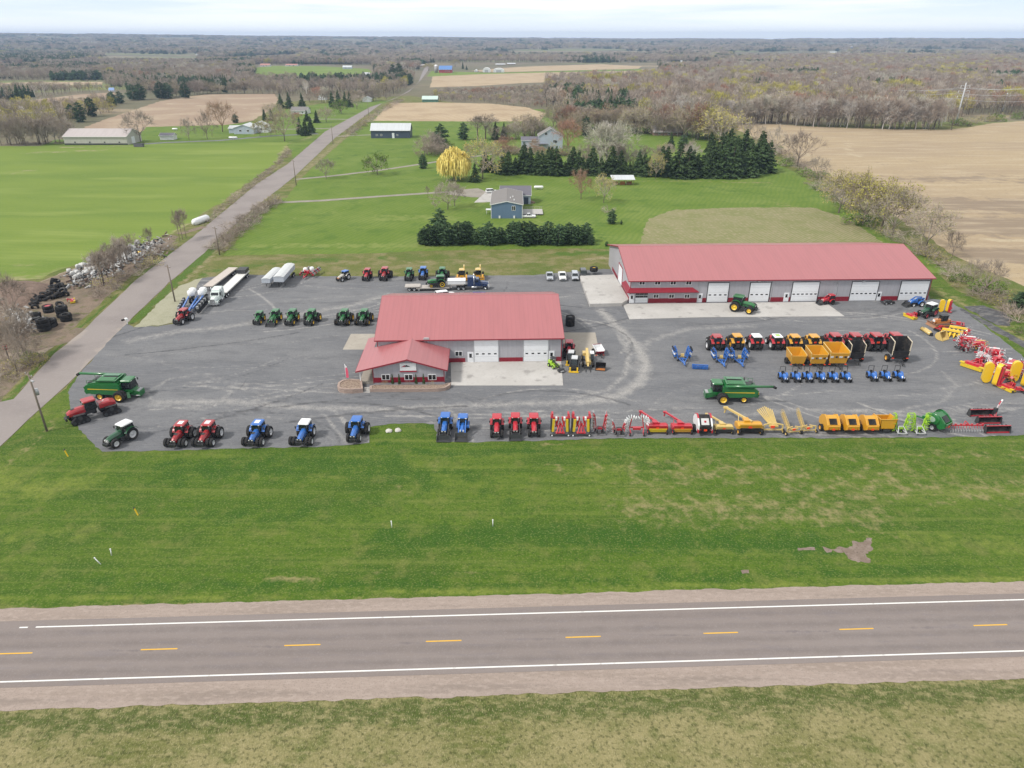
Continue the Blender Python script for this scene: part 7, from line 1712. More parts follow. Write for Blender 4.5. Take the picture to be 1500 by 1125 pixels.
bx = m.build('cargo_box', WHITE); bx.location = ta - dv*8.0 + Vector((0,0,1.77)); bx.rotation_euler = (0,0, math.radians(hdg)); tag(bx, 'white box on the raised neck of the lowboy trailer', 'box')
put2('rplant', tractor(RED, RED, SILVER, True, False), 'tractor', 'red tractor hitched to the blue planter near the side road', 'tractor',(262,476),(273,469),2.85,0, None,0.98)
pa, pb = at(276,464), at(309,418); hp = math.degrees(math.atan2(pa.y - pb.y, pa.x - pb.x)); dp = (pa - pb).normalized()
spawn('bplant', planter_toolbar(BLUE,4), 'planter', 'folded blue row planter with white tanks behind the red tractor', 'planter', pa - dp*2.2 + Vector((0,0,0.085)), hp, None,1.3)
fa, fb_ = at(313,449), at(360,404); hf = math.degrees(math.atan2(fa.y - fb_.y, fa.x - fb_.x)); df = (fa - fb_).normalized()
spawn('truckm', truck(MINT), 'semi_truck', 'pale mint semi truck facing the lot with a flat trailer', 'truck', fa - df*3.0 + Vector((0,0,0.085)), hf)
spawn('flatr', trailer((fa - fb_).length - 6.4, paint('white deck',(0.66,0.66,0.64),0.6), False,2,3.2), 'flatbed_trailer', 'white flat trailer with dark ramp behind the mint truck', 'trailer', fa - df*6.4 + Vector((0,0,0.085)), hf)
fa, fb_ = at(306,427), at(343,399); hf = math.degrees(math.atan2(fa.y - fb_.y, fa.x - fb_.x)); df = (fa - fb_).normalized()
spawn('flat2', trailer((fa - fb_).length, paint('sun bleached deck',(0.50,0.45,0.41),0.8), False,3), 'flatbed_trailer', 'long bleached flat trailer between planter and mint truck', 'trailer', fa + Vector((0,0,0.085)), hf)
for (a, b, s_, lab) in (((391,423),(414,400),0.86, 'smaller silver hopper trailer, left of the pair'),((410,423),(431,398),1.04, 'larger silver hopper trailer, right of the pair')):
 A, B = at(*a), at(*b); h_ = math.degrees(math.atan2(A.y - B.y, A.x - B.x)); put('hop', hopper, 'grain_trailer', lab, 'trailer', a[0], a[1], h_,0, 'silver hopper trailers', s_)
put2('rpl', red_planter, 'planter', 'red folded planter with white seed tanks at the back edge', 'planter',(443,412),(461,399),3.4,-3.0, None,0.98)
# ------------------------------------------------------------------ posts, poles, small things
WOODP = paint('weathered pole wood',(0.20,0.165,0.135),0.9, dirt=0.3)
def pole(u, v, vt, label, lamp=False, can=False, arms=1, lean=0.0):
 b_ = at(u, v); h = hz(b_.x, b_.y, vt); r = empty('utility_pole', b_, random.uniform(0.6,1.0)); tag(r, label, 'utility pole', 'utility poles along the side road')
 m = MB(); m.cyl((0,0,-0.2),(lean,0, h),0.19,0.13,10); m.build('post', WOODP, r)
 for k in range(arms):
  m = MB(); m.box((lean,0, h - 0.5 - 0.9*k),(0.12,2.4,0.14)); ca = m.build('crossarm', WOODP, r)
  for y in (-1.0,0,1.0):
   m = MB(); m.cyl((lean, y, h - 0.42 - 0.9*k),(lean, y, h - 0.15 - 0.9*k),0.06, n=6); m.build('insulator', STEEL, ca)
 if can:
  m = MB(); m.cyl((0.38,0, h*0.62),(0.38,0, h*0.62 + 1.1),0.28, n=12); m.build('transformer', STEEL, r)
 if lamp:
  m = MB(); m.bar((0,0, h - 1.2),(-0.6,-2.2, h - 0.6),0.08); m.box((-0.65,-2.4, h - 0.62),(0.3,0.7,0.16)); m.build('lamp_arm', STEEL, r)
 return r
pole(69,632,546, 'tall pole with lamp arm and transformer at the road corner', True, True)
pole(256.5,442,388, 'wooden pole at the pale gravel strip beside the planter', False, False)
pole(322,374,332, 'wooden pole in the brush strip at the back left of the lot')
pole(434,271.5,234, 'wooden pole where the upper drive leaves the side road')
pole(488,211,184, 'wooden pole across the side road from the spruces')
pole(540,169,150, 'farthest wooden pole along the side road, by the straw field')
def steel_pole(u, v, vt, label, H=None, mat=STEEL):
 b_ = at(u, v); h = hz(b_.x, b_.y, vt) if H is None else H; r = empty('transmission_pole', b_,0.25); tag(r, label, 'power pole', 'poles of the transmission line')
 m = MB(); m.cyl((0,0,0),(0,0, h),0.75,0.35,10); m.build('shaft', mat, r)
 for z, l_ in ((h*0.92,4),(h*0.80,5),(h*0.68,5)):
  for s in (-1,1):
   m = MB(); m.bar((0,0, z),(s*l_,0, z + 0.5),0.28); a_ = m.build('arm', mat, r)
   m = MB(); m.cyl((s*l_,0, z + 0.4),(s*l_,0, z - 1.4),0.14, n=6); m.build('insulator', WHITE, a_)
 return b_, h
GALV = paint('galvanised steel',(0.50,0.52,0.54),0.5)
b1, h1 = steel_pole(1399.5,183.5,121, 'tall grey steel power pole at the field edge on the right', None, GALV)
b2, h2 = steel_pole(1220,128,106, 'distant steel power pole rising from the middle of the wood', None, GALV)
b3, h3 = at(1590,200),42
b4, h4 = steel_pole(1468,164,136, 'shorter pale power pole right of the tall grey one', None, GALV)
def wire(name, label, a, b, sag=6):
 pts = [a.lerp(b, t/14) - Vector((0,0, sag*4*(t/14)*(1 - t/14))) for t in range(15)]
 m = MB(); m.tube(pts,0.085,5); o = m.build(name, GALV); tag(o, label, 'power line', 'wires of the transmission line')
for k,(f_, s) in enumerate(((0.92,-1),(0.80,-1),(0.68,-1),(0.92,1))):
 off = Vector((4.5*s,0,0)); nm = ('top', 'second', 'lowest', 'far side')[k]
 wire('power_line', nm + ' wire running left from the tall grey power pole', b1 + off + Vector((0,0, h1*f_ - 1.2)), b2 + off + Vector((0,0, h2*f_ - 1)),9)
 wire('power_line', nm + ' wire running right from the tall grey power pole', b1 + off + Vector((0,0, h1*f_ - 1.2)), b3 + off + Vector((0,0, h3*f_ - 1)),4)
FLAG = paint('pinkish red banner',(0.72,0.10,0.18),0.6, dirt=0.05)
fl = empty('banner_flag', at(508,562)); tag(fl, 'pinkish red feather banner standing in the round block planter', 'flag')
m = MB(); m.cyl((0,0,0.6),(0,0,4.1),0.04, n=6); m.build('flagpole', WHITE, fl)
m = MB(); m.prism([(0.04,1.2),(0.5,1.3),(0.52,2.6),(0.36,3.4),(0.04,3.9)],-0.02,0.02); m.build('cloth', FLAG, fl)
m = MB(); m.prism([(0.04,3.35),(0.37,3.4),(0.30,3.62),(0.04,3.95)],-0.025,0.025); m.build('cloth_tip', WHITE, fl)
mb_ = empty('mailbox', at(187,475),0.8); tag(mb_, 'white mailbox at the corner of side road and lot', 'mailbox')
m = MB(); m.box((0,0,0.55),(0.14,0.14,1.1)); m.build('post', WHITE, mb_)
m = MB(); m.prism([(-0.3,1.1),(0.3,1.1),(0.3,1.35),(0.2,1.5),(-0.2,1.5),(-0.3,1.35)],-0.45,0.45); m.build('box', WHITE, mb_)
m = MB(); m.box((-0.75,0,1.25),(0.7,0.3,0.35)); m.build('newspaper_box', BLACK, mb_)
for u, v, lab in ((202.5,755, 'yellow marker post leaning in the lawn, nearer the highway'),(100,669, 'yellow marker post in the lawn below the dark green tractor')):
 r = empty('marker_post', at(u, v)); tag(r, lab, 'marker', 'yellow marker posts in the lawn')
 m = MB(); m.bar((0,0,0),(-0.35,0.1,1.15),0.13); m.build('post', JYEL, r)
 m = MB(); m.bar((-0.33,0.1,1.08),(-0.40,0.1,1.3),0.15); m.build('cap', DARK, r)
for k,(u, v, dx, lab) in enumerate(((148,827,-0.3, 'white pipe leaning in the lawn near the highway, left one'),(163.5,814,0.05, 'upright white pipe in the lawn near the highway, right one'),(574,773,0, 'thin white stake in the lawn, left of two'),(722,771,0, 'thin white stake in the lawn, right of two'))):
 m = MB(); m.cyl((0,0,0),(dx*1.8,0,1.0),0.06, n=8); m.cyl((dx*1.8,0,1.0),(dx*1.8 - 0.02,0,1.1),0.09, n=8); o = m.build('lawn_pipe', WHITE); o.location = at(u, v); tag(o, lab, 'pipe')
def rock(name, label, u, v, r_, mat, cat='rock', grp=None, flat=0.6):
 bm = bmesh.new(); bmesh.ops.create_icosphere(bm, subdivisions=2, radius=r_)
 sd = random.random()*50
 for w_ in bm.verts:
  n_ = mnoise.noise(w_.co*1.6/r_ + Vector((sd,0,0))); w_.co *= 1 + 0.28*n_; w_.co.z *= flat
 me = bpy.data.meshes.new(name); bm.to_mesh(me); bm.free(); me.materials.append(mat)
 o = bpy.data.objects.new(name, me); COL.objects.link(o); p = at(u, v); o.location = (p.x, p.y, r_*flat*0.5); o.rotation_euler = (0,0, random.random()*6); tag(o, label, cat, grp); return o
STONE = paint('pale field stone',(0.52,0.50,0.46),0.9, dirt=0.4)
rock('boulder', 'pale boulder on the lawn notch, left of two',570,632.5,0.55, STONE); rock('boulder', 'pale boulder on the lawn notch, right of two',583,631.5,0.55, STONE)
bg_ = empty('silage_bag', at(283,331),0); A, B = at(284,330.5), at(305,322.5); tag(bg_, 'long white silage bag beside the side road', 'silage bag'); bg_.location = A
ln = (B - A).length; bg_.rotation_euler = (0,0, math.atan2(B.y - A.y, B.x - A.x)); m = MB(); m.lathe([(0.001,-0.3),(0.9,0.1),(1.2,0.8),(1.25, ln*0.4),(1.2, ln - 0.8),(0.8, ln),(0.001, ln + 0.2)],(0,0,1.0), 'X',18); m.build('plastic_cover', WHITE, bg_)
m = MB(); m.cyl((-0.3,0,0.9),(-0.45,0,0.9),0.35, n=10); m.build('tied_end', WHITE, bg_)
for (u0, u1, v, lab) in ((782,796,277.5, 'white propane tank behind the slate blue house'),(335.5,348,203.8, 'white propane tank in front of the white house'),(252.5,260.5,191, 'white tank trailer behind the small white shed')):
 A, B = at(u0, v), at(u1, v); ln = (B - A).length; r = empty('propane_tank', A); tag(r, lab, 'tank', 'white tanks by the houses')
 m = MB(); m.lathe([(0.001,0),(0.45,0.1),(0.62,0.5),(0.62, ln - 0.5),(0.45, ln - 0.1),(0.001, ln)],(0,0,1.0), 'X',14); m.build('vessel', WHITE, r)
 for q in (0.25,0.75):
  m = MB(); m.box((ln*q,0,0.25),(0.25,0.9,0.5)); m.build('saddle', STEEL, r)
r = empty('skip_container', at(204,215)); tag(r, 'blue grey skip beside the end door of the long beige barn', 'skip'); m = MB(); m.loft([[(-2.6,-1.1,0.1),(2.6,-1.1,0.1),(2.6,1.1,0.1),(-2.6,1.1,0.1)],[(-2.9,-1.25,1.9),(2.9,-1.25,1.9),(2.9,1.25,1.9),(-2.9,1.25,1.9)]]); m.build('bin', DSHING, r)
m = MB(); m.box((0,0,1.93),(5.9,2.6,0.1)); m.build('cover', DARK, r)
r = empty('brush_pile', at(774,297)); tag(r, 'brown heap of stones and brush beside the slate blue house', 'brush pile'); m = MB()
for k in range(70):
 a = random.random()*6.28; q = random.random()**0.6*2.6; z = max(0.1,1.4*(1 - q/2.8)); m.box((q*math.cos(a), q*math.sin(a), z*0.6),(random.uniform(.3,.9), random.uniform(.2,.5), random.uniform(.2,.5)),0, Matrix.Rotation(random.random()*3,3, 'Z') @ Matrix.Rotation(random.uniform(-.6,.6),3, 'Y'))
m.build('heap', BROWNW, r)
m = MB()
for k in range(9): m.box((random.uniform(-1.2,1.2), random.uniform(-1.2,1.2), random.uniform(1.0,1.35)),(0.6,0.4,0.3),0, Matrix.Rotation(random.random()*3,3, 'Z'))
m.build('stone', STONE, r)
SHEETM = ground_mat('black silage sheet',(0.075,0.076,0.082,1),[('noise',0.5,5,0.45,0.6,(0.16,0.155,0.15,1),0.8,(1,2,1),0.6)], rough=0.5, bump=(1.2,0.9,0.5))
def tarp(label, poly, hgt):
 P = W(poly); o = sheet('silage_sheet', P,0.07, SHEETM,0.8,0.5,0.7); del o['kind']
 A = np.array(P)
 for v in o.data.vertices:
  e = min(1.0, seg_dist(np.array([[v.co.x, v.co.y]]),[tuple(q) for q in A] + [tuple(A[0])])[0]/2.2)
  v.co.z += e*hgt*(0.6 + 0.8*mnoise.noise(Vector((v.co.x*0.35, v.co.y*0.35,2))))
 tag(o, label, 'plastic sheet')
tarp('crumpled black plastic sheet heap beyond the right edge of the lot',[(1412,449),(1440,448),(1468,457),(1484,468),(1480,478),(1462,477),(1440,466),(1420,455)],0.9)
tarp('flat strip of black plastic sheet running along the right verge',[(1404,450),(1416,455),(1440,468),(1466,482),(1500,500),(1530,516),(1524,522),(1495,507),(1455,485),(1425,465),(1405,455)],0.25)
def old_tyre(R=0.85, w=0.55):
 def fn(r):
  m = MB(); m.lathe([(R*0.55,-w/2*0.8),(R*0.8,-w/2),(R*0.96,-w/2*0.9),(R,-w/2*0.5),(R, w/2*0.5),(R*0.96, w/2*0.9),(R*0.8, w/2),(R*0.55, w/2*0.8),(R*0.6,0),(R*0.55,-w/2*0.8)],(0,0,0), 'Z',36, lug=-0.04); m.build('casing', BLACK, r)
  m = MB(); m.lathe([(R*0.56, w/2*0.82),(R*0.62, w/2*0.98),(R*0.68, w/2*1.0)],(0,0,0), 'Z',24); m.build('bead', DARK, r)
 return fn
def tyre(u, v, z, tilt=0, az=0, s=1.0, lab=None, grp='old tyres heaped across the side road'):
 p = at(u, v); o = spawn('otyre', old_tyre(), 'old_tyre', lab or 'worn black tractor tyre in the heap across the side road', 'tyre', Vector((p.x, p.y,0.06 + z)),0, grp, s*1.25); o.rotation_euler = (tilt,0, az); return o
for (u, v, n_, s_, stk) in ((93,464,3,1.25, 'in the tall stack of tractor tyres nearest the road'),(72,457,2,1.15, 'in the tyre stack with a red rim on top'),(54,467,2,1.05, 'in the pale topped tyre stack left of the red rim stack'),(66,484,3,1.3, 'in the tyre stack nearest the camera'),(76,478,2,1.25, 'in the tyre stack just behind the nearest one'),(98,470,2,1.2, 'in the low tyre stack at the road side of the tall stack')):
 for k in range(n_): tyre(u + random.uniform(-.4,.4), v + random.uniform(-.2,.2),0.36*s_ + 0.70*s_*k, random.uniform(-.05,.05), random.random()*3, s_, 'worn black tyre ' + stk, 'old tyres ' + stk)
for (u, v, z, t, s_) in [(random.uniform(48,98),0, random.uniform(.3,.6), random.uniform(.1,1.3), random.uniform(.8,1.1)) for _ in range(14)] + [(60,440,.35,.2,1.2),(69,440,.4,.3,1.0),(80,437,.4,.25,1.0),(92,430,.6,.5,1.15),(63,428,.5,.3,1.0),(76,428,.5,.2,1.1),(84,424,.8,.6,1.0),(78,419,1.2,1.2,.95),(78,423,.5,.1,1.1),(88,420,.4,.2,1.0),(84,416,.9,.4,.9),(52,442,.4,.1,1.1),(88,448,.4,.4,.9),(70,432,.35,.5,1.0)]: tyre(u, v or 447 - (u - 48)*.45 + random.uniform(-9,9), z, t, random.random()*6, s_)
m = MB(); m.lathe([(0.001,0.1),(0.3,0.12),(0.62,0.02),(0.68,0.2)],(0,0,0), 'Z',18); rr_ = [o for o in bpy.data.objects if o.get('label') == 'worn black tyre in the tyre stack with a red rim on top'][-1]; m.build('rim', REDD, rr_,(0,0,0.1))
put('rmow', red_mower(), 'disc_mower', 'old red and yellow mower among the scrap across the side road', 'mower',107,443,30,0, None,0.8)
WRAP = paint('white bale wrap',(0.50,0.50,0.49),0.5, dirt=0.7, scale=1.2)
def bale(r):
 m = MB(); m.lathe([(0.001,-0.6),(0.55,-0.6),(0.72,-0.5),(0.74,0),(0.72,0.5),(0.55,0.6),(0.001,0.6)],(0,0,0.7), 'Y',18); m.build('wrap', WRAP, r)
 m = MB(); m.cyl((0,-0.6,0.7),(0,-0.66,0.7),0.22, n=10); m.build('torn_end', DARK, r)
A0 = [(108,402),(116,397),(124,401),(120,392),(130,395),(133,387),(142,391),(138,383),(148,386),(152,381),(160,383),(146,379),(160,377),(168,380),(176,383),(186,382),(128,403),(140,399),(152,392),(164,389),(193,366),(202,362),(118,407),(112,410)] + [(112 + 60*t + random.gauss(0,5),404 - 26*t + random.gauss(0,3.5)) for t in [k/20 for k in range(30)]]
for k,(u, v) in enumerate(A0): put('bale', bale, 'wrapped_bale', 'dirty white plastic wrapped bale in the long heap beside the green crop field', 'bale', u, v, random.random()*360,0, 'white wrapped bales in the scrap heap', random.uniform(0.7,1.2),0.0 + (0.7 if k % 4 == 1 else 0))
SCM = [paint('scrap brown',(0.16,0.11,0.085),0.8, dirt=0.6), paint('scrap grey',(0.30,0.29,0.28),0.7, dirt=0.6), DARK, STEEL, WRAP]
scrap = MB(); rs = random.Random(5)
for k in range(1100):
 t = rs.random()*1.25; c = at(105 + 105*t + rs.gauss(0,9),414 - 46*t + rs.gauss(0,6)) if k < 850 else at(30 + rs.gauss(0,12),472 + rs.gauss(0,8))
 scrap.box((c.x, c.y, rs.uniform(0.05,0.8)),(rs.uniform(.2,1.8), rs.uniform(.1,.6), rs.uniform(.08,.5)), rs.choice((0,1,1,2,3,4)), Matrix.Rotation(rs.random()*3.1,3, 'Z') @ Matrix.Rotation(rs.uniform(-.7,.7),3, 'Y'))
o = scrap.build('scrap', SCM); o['kind'] = 'stuff'; o['label'] = 'loose scrap metal and boards strewn between tyres and bales'
for u, v, m_, lab in ((12,470, JYEL, 'yellow old drum among the scrap at the left frame edge'),(22,482, ORANGE, 'rusty orange drum behind the bare trees at the left edge'),(8,512, REDD, 'red drum by the dirt track at the left frame edge'),(205,372, JYEL, 'yellow drum at the far end of the white bale heap'),(170,378, ORANGE, 'orange drum in the middle of the white bale heap'),(38,477, WHITE, 'white drum left of the tyre stacks')):
 r = empty('oil_drum', at(u, v)); tag(r, lab, 'drum'); m = MB(); m.cyl((0,0,0.05),(0,0,1.0),0.42, n=16); 
 for z in (0.35,0.7): m.lathe([(0.42, z - .03),(0.45, z),(0.42, z + .03)],(0,0,0), 'Z',16)
 m.build('barrel', m_, r); m = MB(); m.cyl((0,0,1.0),(0,0,1.04),0.40, n=16); m.build('lid', DARK, r)
m = MB(); n_ = 26; c = at(5,437); vs = []; fs = []
for i in range(n_ + 1):
 for j in range(n_ + 1):
  x, y = (i/n_ - .5)*22,(j/n_ - .5)*26; q = max(0,1 - (x/10.5)**2 - (y/12.5)**2); vs.append((x, y,3.2*q**0.8*(1 + 0.25*mnoise.noise(Vector((x*.3, y*.3,0)))) - 0.05))
for i in range(n_):
 for j in range(n_): fs.append((i*(n_ + 1) + j,(i + 1)*(n_ + 1) + j,(i + 1)*(n_ + 1) + j + 1, i*(n_ + 1) + j + 1))
m.add(vs, fs,0, True); o = m.build('earth_mound', ground_mat('mound soil',(0.215,0.155,0.125,1),[('noise',0.5,6,0.4,0.65,(0.15,0.11,0.085,1),0.8,(1,1,1),0),('noise',2,5,0.5,0.7,(0.30,0.225,0.18,1),0.6,(1,1,1),0)], bump=(1.5,0.8,0.3))); o.location = c; tag(o, 'bare brown earth mound at the left frame edge', 'earth mound')
# ------------------------------------------------------------------ trees, shrubs and woods
BARK = leafy('grey brown bark',(0.17,0.14,0.115),(0.11,0.09,0.075)); BIRCHB = leafy('white birch bark',(0.62,0.59,0.55),(0.45,0.42,0.40))
TWIG = leafy('bare twigs',(0.33,0.27,0.22),(0.25,0.20,0.165),(0.40,0.345,0.29)); TWIGR = leafy('reddish budding twigs',(0.36,0.20,0.135),(0.27,0.16,0.12),(0.33,0.24,0.17))
TWIGW = leafy('pale birch twigs',(0.50,0.46,0.42),(0.40,0.36,0.33),(0.44,0.42,0.33))
BUD = leafy('yellow green buds',(0.46,0.42,0.085),(0.30,0.29,0.07),(0.46,0.40,0.14)); BUDP = leafy('pale olive buds',(0.33,0.29,0.15),(0.25,0.22,0.12),(0.36,0.33,0.16))
WILLOW = leafy('golden willow strands',(0.76,0.63,0.20),(0.60,0.48,0.13)); LEAF = leafy('fresh green leaves',(0.16,0.25,0.035),(0.09,0.16,0.025))
NEEDLE = leafy('dark spruce needles',(0.046,0.080,0.028),(0.088,0.134,0.050),(0.060,0.098,0.034)); PINE = leafy('pine needles',(0.068,0.118,0.052),(0.042,0.078,0.034),(0.078,0.130,0.060))
def tri_mesh(name, V, F, mats, mi=None):
 me = bpy.data.meshes.new(name); V = np.asarray(V, np.float32); F = np.asarray(F, np.int32)
 me.vertices.add(len(V)); me.vertices.foreach_set('co', V.ravel()); k = F.shape[1]
 me.loops.add(F.size); me.loops.foreach_set('vertex_index', F.ravel()); me.polygons.add(len(F))
 me.polygons.foreach_set('loop_start', np.arange(0, F.size, k, dtype=np.int32))
 for m in mats: me.materials.append(m)
 if mi is not None: me.polygons.foreach_set('material_index', np.asarray(mi, np.int32))
 me.update(calc_edges=True); return me
class Sprays:
 """many thin blades (quads) gathered into one mesh"""
 def __init__(s): s.V = []; s.F = []; s.M = []
 def blade(s, a, b, w, rng, mat=0, tip=0.25):
  a = np.asarray(a, float); b = np.asarray(b, float); d = b - a
  n = np.cross(d, rng.normal(size=3)); n /= (np.linalg.norm(n) or 1); o = len(s.V)
  s.V += [a - n*w/2, a + n*w/2, b + n*w*tip/2, b - n*w*tip/2]; s.F.append((o, o + 1, o + 2, o + 3)); s.M.append(mat)
 def limb(s, a, b, r0, r1, mat=0):
  a = np.asarray(a, float); b = np.asarray(b, float); d = b - a; u = np.cross(d,(0.3,0.5,0.8)); u /= (np.linalg.norm(u) or 1); v = np.cross(d, u); v /= (np.linalg.norm(v) or 1)
  o = len(s.V); 
  for (p, r) in ((a, r0),(b, r1)):
   for k in range(4): t = k*PI/2; s.V.append(p + (u*math.cos(t) + v*math.sin(t))*r)
  for k in range(4): j = (k + 1) % 4; s.F.append((o + k, o + j, o + 4 + j, o + 4 + k)); s.M.append(mat)
 def leaf(s, p, r, rng, mat=0):
  q = rng.normal(size=(2,3)); a = q[0]/np.linalg.norm(q[0]); b = np.cross(a, q[1]); b /= np.linalg.norm(b); p = np.asarray(p); o = len(s.V)
  s.V += [p - a*r, p + b*r*0.8, p + a*r, p - b*r*0.8]; s.F.append((o, o + 1, o + 2, o + 3)); s.M.append(mat)
 def mesh(s, name, mats): return tri_mesh(name, s.V, s.F, mats, s.M)
def conifer(seed, r=0.24, levels=26, per=11, round_=0.85, full=False):
 """unit-height spruce or pine: crown and trunk meshes"""
 g = np.random.default_rng(seed); s = Sprays()
 for k in range(levels):
  t = (k + g.uniform(-.3,.3))/levels; z = 0.05 + 0.93*t; R = r*max(0.03,(1 - t))**round_*g.uniform(0.85,1.1)
  if full: R = r*math.sqrt(max(0.02,1 - (1.75*t - 0.62)**2))*g.uniform(0.8,1.1) if t > 0.12 else r*0.75
  for j in range(max(4, int(per*(1 - 0.6*t)))):
   a = g.uniform(0,2*PI); L_ = R*g.uniform(0.7,1.12); d = np.array([math.cos(a), math.sin(a),0]); b = np.array([0,0, z]); up = g.uniform(-0.10,0.30) if full else g.uniform(-0.42,-0.02)
   e = b + d*L_ + np.array([0,0, L_*up]); m = b + d*L_*0.45 + np.array([0,0, L_*up*0.2])
   s.blade(b + d*L_*0.15, m,0.05, g,0,1.0); s.blade(m, e,0.055, g,0,0.3)
   for q in range(4):
    f = g.uniform(0.35,1); c = b + (e - b)*f; o = np.array([-d[1], d[0],0])*g.choice([-1,1]); s.blade(c, c + (o*0.6 + d*0.5)*L_*0.38 + np.array([0,0,-0.02*g.uniform(0.2,1.4)]),0.042, g,0,0.3)
 tr = Sprays(); tr.limb((0,0,-0.01),(0,0,0.9),0.018,0.004)
 return s, tr
def broadleaf(seed, r=0.32, fork=0.28, limbs=6, split=3, twigs=6, leaf=0.0, tw=0.005, lw=0.02, up=0.6, depth=3, ov=1.0):
 """unit-height deciduous tree in early spring"""
 g = np.random.default_rng(seed); s = Sprays(); tr = Sprays()
 top = np.array([g.uniform(-.03,.03), g.uniform(-.03,.03), fork]); tr.limb((0,0,-0.01), top,0.020,0.015)
 def grow(p, d, L_, rad, lev):
  q = p + d*L_; s.limb(p, q, rad, rad*0.6,0)
  if lev == 0:
   for k in range(twigs):
    e = d + g.normal(size=3)*0.55; e /= np.linalg.norm(e); f = g.uniform(0.35,1); b = p + (q - p)*f; t = b + e*L_*g.uniform(0.7,1.4); s.blade(b, t, tw, g,0,0.3)
    if leaf and g.random() < leaf:
     for _ in range(2): s.leaf(b + (t - b)*g.uniform(0.5,1) + g.normal(size=3)*0.008, lw*g.uniform(0.5,1.1), g,1)
   return
  for k in range(split):
   e = d*0.9 + g.normal(size=3)*0.52 + np.array([0,0,0.12]); e /= np.linalg.norm(e); grow(q if k else p + (q - p)*0.75, e, L_*g.uniform(0.62,0.85), rad*0.55, lev - 1)
 for k in range(limbs):
  a = 2*PI*(k + g.uniform(-.3,.3))/limbs; d = np.array([math.cos(a)*r*2.1, math.sin(a)*r*2.1, up*g.uniform(0.8,1.3)]); d /= np.linalg.norm(d)
  grow(top*g.uniform(0.75,1.05), d,(1 - fork)*0.36*ov,0.011, depth - 1)
 grow(top, np.array([0,0,1.0]),(1 - fork)*0.34*ov,0.013, depth - 1)
 return s, tr
def normal_height(s, tr):
 V = np.array(s.V); k = 1.0/np.percentile(V[:,2],99.5)
 for o in (s, tr): o.V = [np.asarray(p)*k for p in o.V]
 return s, tr
def willow(seed):
 g = np.random.default_rng(seed); s = Sprays(); tr = Sprays(); tr.limb((0,0,0),(0,0,0.5),0.03,0.02)
 lobes = [(0,0,.70,.29),(.20,.02,.55,.27),(-.19,.05,.54,.28),(.02,-.19,.50,.27),(0,.19,.56,.27),(-.12,-.13,.62,.24),(.13,-.1,.66,.23)]
 for k in range(3000):
  x, y, z, R = lobes[k % 7]; d = g.normal(size=3); d[2] = d[2]*0.8 + 0.25; d /= np.linalg.norm(d); p = np.array([x, y, z - .05]) + d*R*g.uniform(0.8,1.06)
  s.blade(p, p + np.array([d[0]*0.03, d[1]*0.03,-min(p[2] - .04, g.uniform(0.07,0.22))]),0.028, g,0,0.4)
 for k in range(9): a = k*0.7; s.limb((0,0,0.4),(0.3*math.cos(a),0.3*math.sin(a),0.8),0.015,0.005,1)
 return s, tr
KINDS = {
 'spruce': ([conifer(i,0.25) for i in range(3)],[NEEDLE], BARK), 'pine': ([conifer(10 + i,0.34,22,13,1, True) for i in range(3)],[PINE], BARK), 'arborvitae': ([conifer(20,0.15,24,10,0.6)],[NEEDLE], BARK),
 'bare': ([normal_height(*broadleaf(30 + i,0.34,0.24,6,3,6,0,0.007,.02,.6,4)) for i in range(4)],[TWIG], BARK), 'tallbare': ([normal_height(*broadleaf(40 + i,0.16,0.42,5,3,6,0,0.006,.02,.6,4)) for i in range(3)],[TWIG], BARK),
 'red': ([normal_height(*broadleaf(50 + i,0.28,0.2,7,3,6,0.25,0.007,0.010,.6,4)) for i in range(2)],[TWIGR, TWIGR], BARK), 'bud': ([normal_height(*broadleaf(60 + i,0.34,0.22,6,3,5,1.0,0.006,0.016,.6,4)) for i in range(3)],[TWIG, BUD], BARK),
 'olive': ([normal_height(*broadleaf(70 + i,0.33,0.2,6,3,6,0.7,0.007,0.013,.6,4)) for i in range(3)],[TWIG, BUDP], BARK), 'birch': ([normal_height(*broadleaf(80 + i,0.17,0.3,6,3,6,0,0.007,.02,.6,4)) for i in range(2)],[TWIGW], BIRCHB),
 'leafy': ([normal_height(*broadleaf(90,0.36,0.18,7,3,9,1.0,0.004,0.03))],[TWIG, LEAF], BARK), 'willow': ([willow(3)],[WILLOW, BARK], BARK),
 'shrub': ([normal_height(*broadleaf(100 + i,0.55,0.03,9,3,7,0,0.010,0.02,0.55,2)) for i in range(3)],[TWIG], BARK), 'budshrub': ([normal_height(*broadleaf(110 + i,0.55,0.03,9,3,8,0.6,0.010,0.028,0.5,2)) for i in range(2)],[TWIG, BUD], BARK),
 'greenshrub': ([normal_height(*broadleaf(120,0.6,0.03,9,3,9,1.0,0.010,0.05,0.4,2))],[TWIG, LEAF], BARK)}
TM = {}
